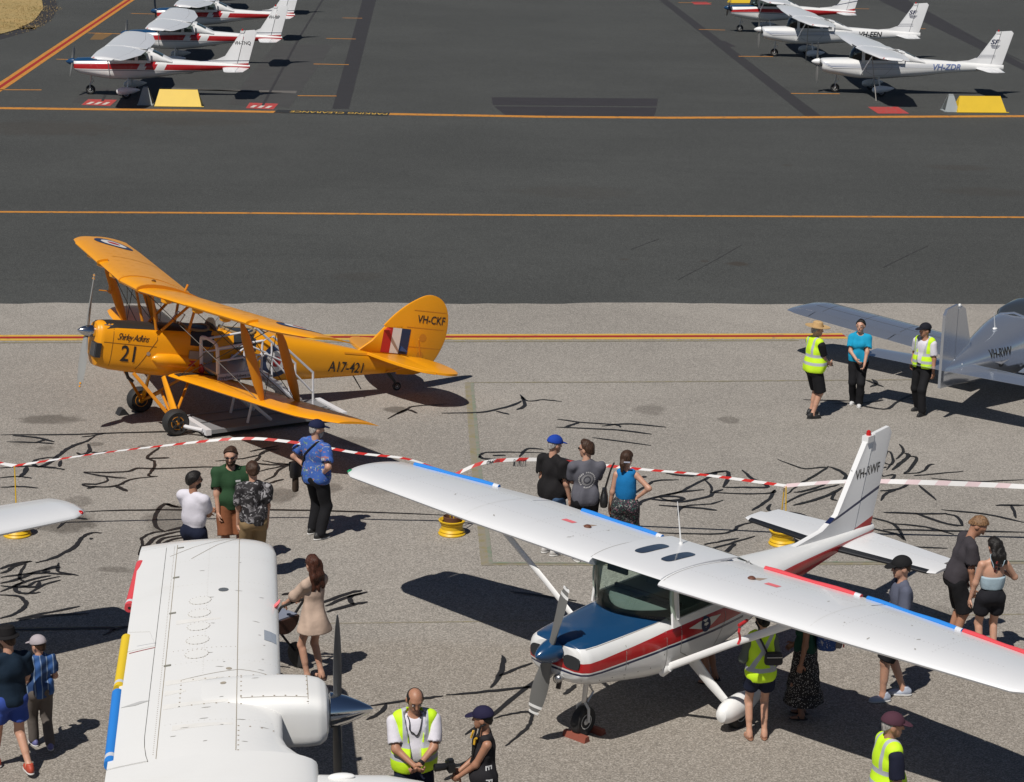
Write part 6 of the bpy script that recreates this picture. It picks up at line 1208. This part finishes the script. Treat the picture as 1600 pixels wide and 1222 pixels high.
strap('lanyard', po, [(.05, .075, 1.50), (.16, .05, 1.38), (.18, .0, 1.30), (.16, -.05, 1.38), (.05, -.075, 1.50)], .006, M('black_lanyard', (.012, .012, .014)))
# ---- carried things
def world(pr, p): M_ = Matrix.Translation(pr[0].location) @ Matrix.Rotation(pr[0].rotation_euler[2], 4, 'Z'); return M_ @ Vector(p)
def carried(name, pr, p, label, cat, rz=0): q = world(pr, p); return empty(name, q, pr[0].rotation_euler[2]+rz, 0, label, cat)
BAGM = M('black_leather', (.014, .013, .013), .4, bump=.3)
def soft_box(sz, k=3.0, n=20, tp=1.0): return [[Vector((sz[0]*f*math.copysign(abs(math.cos(a))**(2/k), math.cos(a)), sz[1]*f*math.copysign(abs(math.sin(a))**(2/k), math.sin(a)), z*sz[2])) for a in [j*2*PI/n for j in range(n)]] for z, f in ((-1, .55), (-.93, .9), (-.6, 1.0), (0, .98), (.6, .92*tp), (.93, .82*tp), (1, .5*tp))]
b = carried('shoulder_bag', pa, (-.06, .38, .98), 'black shoulder bag at the hip of the man in aloha shirt', 'bag'); MB().loft(soft_box((.12, .05, .13))).build('pouch', BAGM, b); MB().box((-.10, .05, -.02), (.10, .058, .12)).build('flap', BAGM, b)
strap('bag_strap', pa, [(.0, .30, 1.0), (-.14, .16, 1.2), (-.13, .02, 1.36), (-.04, -.10, 1.5), (.10, -.06, 1.4)], .014, BAGM)
MB().loft(soft_box((.05, .04, .15))).build('hanging_jacket', C('brown_jacket', (.05, .035, .025)), b).location = (-.02, 0, -.2)
b = carried('handbag', pb, (-.02, .31, .98), 'black leather handbag on the shoulder of the woman in blue top', 'bag'); MB().loft(soft_box((.17, .06, .13), tp=.7)).build('pouch', BAGM, b)
MB().tube(smooth_path([(-.10, 0, .08), (-.06, -.08, .40), (0, -.13, .52), (.06, -.08, .40), (.10, 0, .08)], 6), .010, 6).build('handle', BAGM, b)
b = carried('crossbody_bag', pv, (-.22, -.10, 1.10), 'small black crossbody bag on the woman in crossed hi-vis vest', 'bag'); MB().loft(soft_box((.05, .11, .075))).build('pouch', M('black_nylon', (.012, .012, .016), .6, bump=.3), b); MB().tube([(-.052, -.09, .03), (-.052, .09, .03)], .006, 6).build('zip', STEEL, b)
strap('bag_strap', pv, [(-.17, -.03, 1.16), (-.16, .06, 1.35), (-.06, .10, 1.5)], .012, BAGM, .03)
b = carried('backpack', pk, (-.25, 0, 1.16), 'blue backpack with red trim on the woman in dotted skirt', 'backpack'); MB().loft(soft_box((.13, .17, .25))).build('sack', pattern('blue_backpack_print', (.02, .055, .20), [(.14, .22, .4), (.3, .3, .34)], 22, .62), b)
MB().loft(soft_box((.06, .13, .11))).build('front_pocket', M('grey_pocket', (.16, .14, .14), .8), b).location = (-.13, 0, -.10); MB().tube([(-.20, -.11, -.18), (-.205, -.12, 0), (-.17, 0, .05), (-.205, .12, 0), (-.20, .11, -.18)], .010, 6).build('red_trim', RRED, b)
b = carried('camera', pc, (.34, -.03, 1.0), 'black camera with long lens held by the youth in navy cap', 'camera', R(10)); MB().box((-.035, -.07, -.05), (.035, .07, .045)).box((-.03, -.03, .045), (.025, .03, .075)).build('camera_body', M('black_camera', (.012, .012, .013), .4), b)
MB().lathe([(.03, .03), (.038, .05), (.038, .10), (.042, .13), (.042, .17), (.034, .175), (.02, .165)], None, 16, 'x').build('lens', M('black_camera', (.012, .012, .013)), b)
strap('camera_strap', pc, [(.14, -.10, 1.10), (.13, -.085, 1.3), (.04, -.08, 1.47), (-.08, 0, 1.5), (.04, .08, 1.47), (.13, .085, 1.3), (.16, .06, 1.08)], .012, M('black_yellow_strap', (.012, .012, .012)))
strap('strap_badge', pc, [(.12, .08, 1.36), (.13, .085, 1.28)], .013, M('yellow_badge', (.6, .34, .02)), .016); strap('strap_badge', pc, [(.12, -.08, 1.36), (.13, -.085, 1.28)], .013, M('yellow_badge', (.6, .34, .02)), .016)
for pr, p, lb in ((pt, None, 'dark phone held up by the woman in camisole'), (ps, None, 'dark phone held by the man in straw hat')):
    wr = pr[1]['arm', -1]; v = wr[2]+(wr[2]-wr[1])/np.linalg.norm(wr[2]-wr[1])*.10; b = carried('phone', pr, tuple(v), lb, 'phone'); MB().box((-.006, -.036, -.03), (.006, .036, .11), Matrix.Rotation(R(-35), 4, 'Y')).build('phone_body', M('phone_black', (.012, .012, .014), .2), b)
# camisole straps and back tattoo
for q in (1, -1): strap('camisole_strap', pt, [(-.13, q*.075, 1.28), (-.13, q*.085, 1.38), (-.04, q*.09, 1.46)], .006, C('pale_blue_camisole', (.34, .44, .50)), .004)
t_ = wrap_body(pt); INK = M('tattoo_ink', (.045, .03, .03), .6); INKR = M('tattoo_red', (.30, .05, .04), .6)
for k in range(7): decal('tattoo', [(.018*math.cos(a)+.02*math.sin(k*1.9), .022*math.sin(a)) for a in [j*PI/4 for j in range(8)]], Vector((-.3, -.01+.02*math.cos(k*2.3), 1.24+.022*k)), (0, -1, 0), (0, 0, 1), INK if k % 3 else INKR, [x for x in bpy.data.objects if x.parent == pt[0] and x.name.startswith('body')][0], t_, .003)
MB().box((-.16, -.05, 0), (-.13, .04, .012), Matrix.Translation(Vector(pb[3](0, 0, -.02)))).build('hair_clip', M('pale_clip', (.4, .42, .5), .4), pb[0])
# ------------------------------------------------------------------ access stair beside the biplane
WST = M('white_tube_paint', (.66, .66, .68), .35, var=.05, dirt=.1); GBO = M('grey_deck_board', (.20, .205, .215), .6, var=.1); ALU = M('checker_aluminium', (.42, .43, .45), .4, .6)
o_ = P(293, 648, .15); rp = empty('boarding_stair', (o_.x-.10, o_.y-.06, 0), R(30.95), 0, 'white tubular boarding stair with platform standing beside the biplane cockpit', 'stair')
for x_ in (0, 2.62): MB().box((x_, -1.12, .06), (x_+.10, 0, .16)).build('base_crossbar', WST, rp)
for y_ in (-1.12, -.06): MB().box((.1, y_, .08), (2.62, y_+.06, .15)).build('base_rail', GBO, rp)
for y in (-1.05, -.52): MB().box((.11, y, .10), (2.61, y+.46, .135)).build('base_board', GBO, rp)
MB().tube([(0, -.95, .12), (-.22, -.75, .16), (-.30, -.55, .2), (-.22, -.3, .16), (0, -.15, .12)], .035, 8).build('tow_bar', WST, rp)
for y in (-1.0, -.1): wheel(rp, (.05, y, .06), .06, .05)
wheel(rp, (2.66, -1.0, .06), .06, .05)
MB().box((.30, -.98, 1.06), (1.12, -.20, 1.10)).build('platform', ALU, rp)
fr = MB().box((.28, -1.0, .98), (1.14, -.985, 1.09)).box((.28, -.195, .98), (1.14, -.18, 1.09)).build('platform_edge', WST, rp)
text('stair_lettering', 'royalaeroclubwa.com', .082, (.30, -1.001, 1.005), (1, 0, 0), (0, 0, 1), LETTER, fr, None, .002, bold=.008, sx=.95)
for y in (-.96, -.22):
    MB().tube([(.34, y, 1.05), (.8, y, .62), (1.3, y, .15)], .03, 8).tube([(1.12, y, 1.05), (.95, y, .55), (.85, y, .15)], .025, 8).tube([(1.12, y, 1.02), (2.1, y, .16)], .035, 8).build('stringer', WST, rp)
    MB().tube([(.32, y, 1.08), (.32, y, 1.55), (1.15, y, 1.60)], .022, 8).tube([(1.12, y, 1.08), (1.15, y, 1.6), (1.35, y, 1.66), (2.12, y, .92), (2.12, y, .12)], .022, 8).tube([(.32, y, 1.32), (1.2, y, 1.36), (1.55, y, 1.18), (2.12, y, .55)], .018, 8).tube([(1.66, y, .56), (1.66, y, 1.36)], .018, 8).tube([(.8, y, 1.1), (1.2, y, 1.36)], .018, 8).build('handrail', WST, rp)
for k in range(5):
    x = 1.24+.19*k; z = .92-.163*k; MB().box((x-.11, -.93, z), (x+.11, -.25, z+.03)).build('tread', ALU, rp)
hp = smooth_path([(.30, -.95, 1.10), (.30, -.95, 1.50), (.30, -.85, 1.62), (.30, -.33, 1.62), (.30, -.22, 1.50), (.30, -.22, 1.10)], 5); MB().tube(hp, .028, 8).build('end_hoop', WST, rp)
MB().ell((.29, -.25, 1.02), (.04, .10, .10)).build('red_bumper', RRED, rp)
# ------------------------------------------------------------------ barrier tape on stanchions made of wheel rims
YST = M('yellow_rim_paint', (.68, .42, .012), .45, var=.1, dirt=.2, dcol=(.25, .12, .03)); RUST = M('rusty_hub', (.12, .05, .025), .8, var=.3, vscale=8)
ends = {}
def stanchion(px, py, label, top=.92):
    q = P(px, py); s_ = empty('tape_stanchion', q, R(15), 0, label, 'stanchion', 'yellow wheel rim stanchions')
    MB().lathe([(.205, 0), (.21, .018), (.195, .035), (.185, .045), (.195, .06), (.18, .075), (.165, .09), (.165, .15), (.178, .165), (.185, .18), (.178, .19), (.20, .205), (.207, .225), (.19, .232), (.15, .20), (.145, .08), (.15, .04)], None, 28).build('rim_base', YST, s_)
    MB().lathe([(.12, .03), (.13, .20), (.135, .28), (.125, .285), (.11, .20), (.10, .10)], None, 22).build('hub_tube', RUST, s_)
    for y in (-.12, .12): MB().tube([(0, y, .2), (0, y*.25, top)], .009, 6).build('rod', YST, s_)
    ends[px] = q+Vector((0, 0, top)); return s_
stanchion(706, 834, 'yellow wheel rim stanchion under the tip of the red striped aeroplane'); stanchion(1222, 850, 'yellow wheel rim stanchion behind the tailplane of the red striped aeroplane'); stanchion(27, 836, 'yellow wheel rim stanchion behind the wing tip at the left edge', 1.08)
TRED = M('tape_red', (.50, .025, .02), .4, var=.06); TWHT = M('tape_white', (.70, .69, .68), .4, var=.06)
def fit_z(A, B, px, py):                                   # height on the vertical plane through A and B that meets a photo pixel
    lo, hi = -.3, 2.5; t = 0
    for _ in range(40):
        z = (lo+hi)/2; q = P(px, py, z); n_ = Vector((-(B-A).y, (B-A).x, 0)); f = (q-A).dot(n_); f0 = (P(px, py, lo)-A).dot(n_)
        if (f > 0) == (f0 > 0): lo = z
        else: hi = z
    return q
def tape(A, B, pix, label, wid=.075, tw=(0, 0), step=.2, mats=None):
    pts = smooth_path([A]+[fit_z(A, B, *p) for p in pix]+[B], 14); d = [0]
    for a, b in zip(pts, pts[1:]): d.append(d[-1]+(b-a).length)
    V = []; F = []; MI = []; n = max(2, int(d[-1]/(step/4))); j = 0
    for i in range(n+1):
        q = d[-1]*i/n
        while j < len(d)-2 and d[j+1] < q: j += 1
        p = pts[j].lerp(pts[j+1], (q-d[j])/max(d[j+1]-d[j], 1e-6)); t = (pts[j+1]-pts[j]).normalized(); up = Vector((0, 0, 1)); sd = t.cross(up).normalized(); f = i/n
        a = tw[0]+(tw[1]-tw[0])*f+.3*math.sin(f*9+tw[0]*3); w_ = up*math.cos(a)+sd*math.sin(a); sk = t*.03
        V += [p-w_*wid/2-sk, p+w_*wid/2+sk]
        if i: F.append((2*i-2, 2*i, 2*i+1, 2*i-1)); MI.append(1 if (i-1) % 9 < 4 else 0)
    me = bpy.data.meshes.new('barrier_tape'); me.from_pydata([tuple(v) for v in V], [], F); o = fin('barrier_tape', me, mats or [TWHT, TRED], None, True, 0); me.polygons.foreach_set('material_index', MI)
    tag(o, label, 'tape', 'red and white barrier tape'); return o
eA, eB, eC = ends[706], ends[1222], ends[27]
t1 = tape(eC, eA, [(150,709), (250,697), (370,685.5), (450,690), (560,708), (640,718)], 'red and white barrier tape lifted by the wind in front of the biplane', tw=(-1.2, -.8), wid=.046, step=.15)
t2 = tape(eA, eB, [(760,722), (840,718), (900,723), (1000,733), (1100,742)], 'red and white barrier tape behind the three people watching', tw=(-.3, -1.3), wid=.055, step=.15)
far = P(1760, 772, .9); t3 = tape(eB, far, [(1330,752), (1450,754), (1600,760.5)], 'barrier tape coloured as if backlit, running to the right edge behind the tall fin', tw=(-.9, -.35), wid=.075, mats=[TWHT, M('tape_red_backlit', (.64, .50, .51), .4)])  # red bands coloured pale pink, standing in for light coming through the tape
fl_ = P(-120, 716, .9); t4 = tape(fl_, eC, [(-50, 716)], 'short end of barrier tape at the left edge', tw=(-.9, -1.1))
for px_ in (770, 812, 893):                                # black words printed on the tape
    q = fit_z(eA, eB, px_, 719.5); u = (eB-eA).normalized(); text('printed_word', 'DANGER', .05, q+Vector((0, -.25, -.02))-u*.1, -u*-1, (0, 0, 1), LETTER, t2, bvh(t2), .004, bold=.01, sub=-1)
# ------------------------------------------------------------------ foam tubes on trailing edges
FB, FR, FY = M('blue_foam', (.015, .20, .62), .8, var=.04), M('red_foam', (.62, .06, .075), .8, var=.05), M('yellow_foam', (.72, .50, .02), .8, var=.04)
def foam(a, b, za, zb, mat, label, r=.038, sag=0.0):
    A, B = P(*a, za), P(*b, zb); m_ = (A+B)/2-Vector((0, 0, sag)); pts = smooth_path([A, m_, B], 6); c = A.copy(); root = empty('foam_tube', (A.x, A.y, A.z), 0, 0, label, 'foam tube', 'foam tubes padding the wings')
    pts = [p-c for p in pts]; MB().tube(pts, r, 14).build('foam', mat, root)
    t = (pts[-1]-pts[-2]).normalized()
    for e, d_ in ((pts[0], -1), (pts[-1], 1)): MB().tube([e, e+t*d_*.003], r*.3, 10).build('hole', BLACK, root)
    MB().tube([pts[-3]*.6+pts[-2]*.4, pts[-2]], r*1.02, 14).build('sticker', M('white_sticker', (.6, .62, .66), .5), root); return root
RM = Matrix.Translation((RWF_LOC[0], RWF_LOC[1], 0)) @ Matrix.Rotation(RWF_YAW, 4, 'Z') @ Matrix.Rotation(R(-1.1), 4, 'X')
def to_px(p): q = Vector(p)-Vector((0, 0, CH)); d = q.dot(_f); return 800+CF*q.dot(_r2)/d
def te(px, s_):                                            # point on the trailing edge of the red striped aeroplane's wing
    lo, hi = .6, 5.0
    for _ in range(30):
        m_ = (lo+hi)/2; l = lerp_st(RWF_ST[s_], s_*m_); w_ = RM @ Vector((l[1]-l[2]*.985, l[0], l[3]+.012-INC*l[2]))
        if (to_px(w_) < px) == (s_ > 0): lo = m_
        else: hi = m_
    return w_
def foam_te(pa_, pb_, s_, mat, label):
    A, B = te(pa_, s_), te(pb_, s_); root = empty('foam_tube', A, 0, 0, label, 'foam tube', 'foam tubes padding the wings'); d = B-A
    pts = [d*(k/8)+Vector((0, 0, .006*math.sin(k*1.3))) for k in range(9)]; MB().tube(pts, .036, 14).build('foam', mat, root)
    for e, k in ((pts[0], -1), (pts[-1], 1)): MB().tube([e, e+d.normalized()*k*.003], .011, 10).build('hole', BLACK, root)
    MB().tube([pts[7]*.5+pts[8]*.5, pts[8]*.97+pts[7]*.03], .0367, 14).build('sticker', M('white_sticker', (.6, .62, .66), .5), root)
foam_te(648, 780, -1, FB, 'blue foam tube on the far wing near its tip'); foam_te(910, 1035, -1, FB, 'blue foam tube on the far wing near the skylights')
foam_te(1196, 1346, 1, FR, 'red foam tube on the near wing beside the cabin'); foam_te(1356, 1504, 1, FB, 'blue foam tube in the middle of the near wing'); foam_te(1506, 1640, 1, FR, 'red foam tube on the near wing running out at the right edge')
foam((220,882), (202,950), 2.25, 2.18, FR, 'red foam tube drooping from the twin wing tip', .054, .0); foam((198,998), (186,1078), 2.25, 2.25, FY, 'yellow foam tube on the twin wing', .056); foam((184,1084), (172,1196), 2.25, 2.25, FB, 'blue foam tube on the twin wing at the bottom', .056)
# ------------------------------------------------------------------ chocks, pitot cover
q = P(911, 1149); ck = empty('wheel_chock', q, RWF_YAW, 0, 'brick red wooden chock under the nose wheel of the red striped aeroplane', 'chock'); BRK = M('brick_red_timber', (.24, .065, .04), .8, var=.2, vscale=12)
for x in (.13, -.17): MB().prism([(-.05, 0), (.05, 0), (.03, .07), (-.03, .07)], .34, Matrix.Translation((x, .17, 0)) @ Matrix.Rotation(R(90), 4, 'X')).build('block', BRK, ck, False)
q = P(191, 647); ck = empty('wheel_chock', q, R(30), 0, 'black rubber chock at the far wheel of the biplane', 'chock'); MB().prism([(-.10, 0), (.10, 0), (.02, .11), (-.04, .11)], .2, Matrix.Translation((0, .1, 0)) @ Matrix.Rotation(R(90), 4, 'X')).build('wedge', BLACK, ck, False)
wq = Matrix.Translation((RWF_LOC[0], RWF_LOC[1], 0)) @ Matrix.Rotation(RWF_YAW, 4, 'Z') @ Vector((-1.62, 1.75, 1.66)); pt_ = empty('pitot_cover', wq, RWF_YAW, 0, 'red pitot cover with hanging flag under the near wing', 'cover')
MB().tube([(.12, 0, .03), (-.04, 0, .05)], .02, 8).build('sleeve', M('red_vinyl', (.45, .02, .025), .5), pt_); MB().loft([[Vector((.10+.02*math.sin(k*1.7), .016*s_+.006*math.sin(k), -.05*k)) for s_ in (-1, 1)]+[Vector((.106+.02*math.sin(k*1.7), .016*s_+.006*math.sin(k), -.05*k)) for s_ in (1, -1)] for k in range(5)]).build('flag', M('red_vinyl', (.45, .02, .025)), pt_)
# ------------------------------------------------------------------ pram
q = world(pw, (.74, .10, 0)); pr_ = empty('pram', q, pw[0].rotation_euler[2], 0, 'brown hooded pram between the white wing and the woman in beige', 'pram'); BRN_ = M('brown_pram_fabric', (.055, .022, .014), .7, bump=.3); GRYF = M('grey_pram_lining', (.18, .20, .26), .8)
MB().loft([[Vector((x, .21*math.cos(a), .74+(.20 if x < .1 else .16)*math.sin(a)-(.0))) for a in [PI+k*PI/10 for k in range(11)]] for x in (-.38, -.2, 0, .25, .42)]).build('carrycot', BRN_, pr_); MB().box((-.36, -.19, .70), (.40, .19, .76)).build('lining', GRYF, pr_)
MB().loft([[Vector((.18+.26*math.cos(t), .215*math.cos(a), .74+.30*math.sin(t)*math.sin(a)+.02)) for a in [k*PI/12 for k in range(13)]] for t in (.3, .7, 1.1, 1.5, 1.9)]).build('hood', BRN_, pr_)
MB().tube([(-.25, -.2, .66), (-.48, -.2, .98), (-.50, 0, 1.0), (-.48, .2, .98), (-.25, .2, .66)], .018, 8).build('handle', BLACK, pr_)
for s_ in (-1, 1):
    MB().tube([(-.3, s_*.22, .62), (.28, s_*.22, .18)], .016, 8).build('frame_tube', M('red_frame', (.3, .02, .02), .4), pr_); MB().tube([(.3, s_*.22, .62), (-.28, s_*.22, .22)], .016, 8).build('frame_tube', BLACK, pr_)
    t_ = wheel(pr_, (-.30, s_*.25, .17), .17, .05, BLACK); wheel(pr_, (.32, s_*.22, .12), .12, .05, BLACK)
    for k in range(5): MB().tube([(-.30, s_*.28, .17), (-.30+.12*math.cos(k*1.257), s_*.28, .17+.12*math.sin(k*1.257))], .01, 5).build('spoke', STEEL, t_)
# ------------------------------------------------------------------ far apron markers
WY = M('yellow_marker_paint', (.66, .44, .02), .5, var=.08, vscale=2, dirt=.15, dcol=(.3, .18, .03)); AG = M('grey_sign_plastic', (.30, .33, .34), .6)
def gable(a, b, h_, dep, label):
    A, B = P(*a), P(*b); d = (B-A); L = d.length; g = empty('gable_marker', (A+B)/2, math.atan2(d.y, d.x), 0, label, 'marker', 'yellow gable markers')
    x = L/2; k = .17
    MB().add([(-x, 0, 0), (x, 0, 0), (x-k, dep/2-.03, h_), (-x+k, dep/2-.03, h_), (-x, dep, 0), (x, dep, 0), (x-k, dep/2+.03, h_), (-x+k, dep/2+.03, h_)], [(0, 1, 2, 3), (4, 7, 6, 5), (0, 3, 7, 4), (1, 5, 6, 2), (3, 2, 6, 7), (0, 4, 5, 1)]).build('marker_shell', WY, g, False); MB().tube([(-x, -.02, .015), (x+.08, -.02, .015)], .02, 6).build('foot_rail', WY, g)
    return g
gable((241,166.5), (315,167.5), .60, .8, 'yellow gable marker beside the left row of aeroplanes'); gable((1496,176), (1573,176.5), .60, .8, 'yellow gable marker beside the right row of aeroplanes'); gable((1143,5), (1177,5), .6, .8, 'yellow gable marker at the top right of the picture')
def aframe(px, py, label):
    q = P(px, py); g = empty('a_frame_sign', q, R(4), 0, label, 'sign', 'grey a-frame signs')
    for s_ in (-1, 1):
        MB().add([(-.28, s_*.30, 0), (.28, s_*.30, 0), (.10, s_*.05, .62), (-.10, s_*.05, .62), (-.28, s_*.33, 0), (.28, s_*.33, 0), (.10, s_*.08, .62), (-.10, s_*.08, .62)], [(0, 1, 2, 3), (7, 6, 5, 4), (0, 4, 5, 1), (1, 5, 6, 2), (2, 6, 7, 3), (3, 7, 4, 0)]).build('board', AG, g, False)
    MB().tube([(-.09, 0, .63), (.09, 0, .63)], .03, 8).build('hinge', AG, g); MB().box((-.30, -.36, 0), (-.2, .36, .03)).box((.2, -.36, 0), (.3, .36, .03)).build('foot', AG, g); return g
aframe(228, 163, 'grey a-frame sign beside the left yellow marker'); aframe(1484, 173.5, 'grey a-frame sign beside the right yellow marker')
# tie-down ropes of the near far-row aeroplanes
for a, b, za, lb in (((1362,82), (1369,158), 1.9, 'pale tie-down rope hanging from the wing of aeroplane VH-ZDR'), ((1263,38), (1259,97), 1.9, 'pale tie-down rope hanging from the wing of the second far right aeroplane')):
    A, B = P(*a, za), P(*b); r_ = MB().tube([A, B], .018, 6).build('tie_down_rope', M('pale_rope', (.4, .38, .35), .8), None); tag(r_, lb, 'rope')
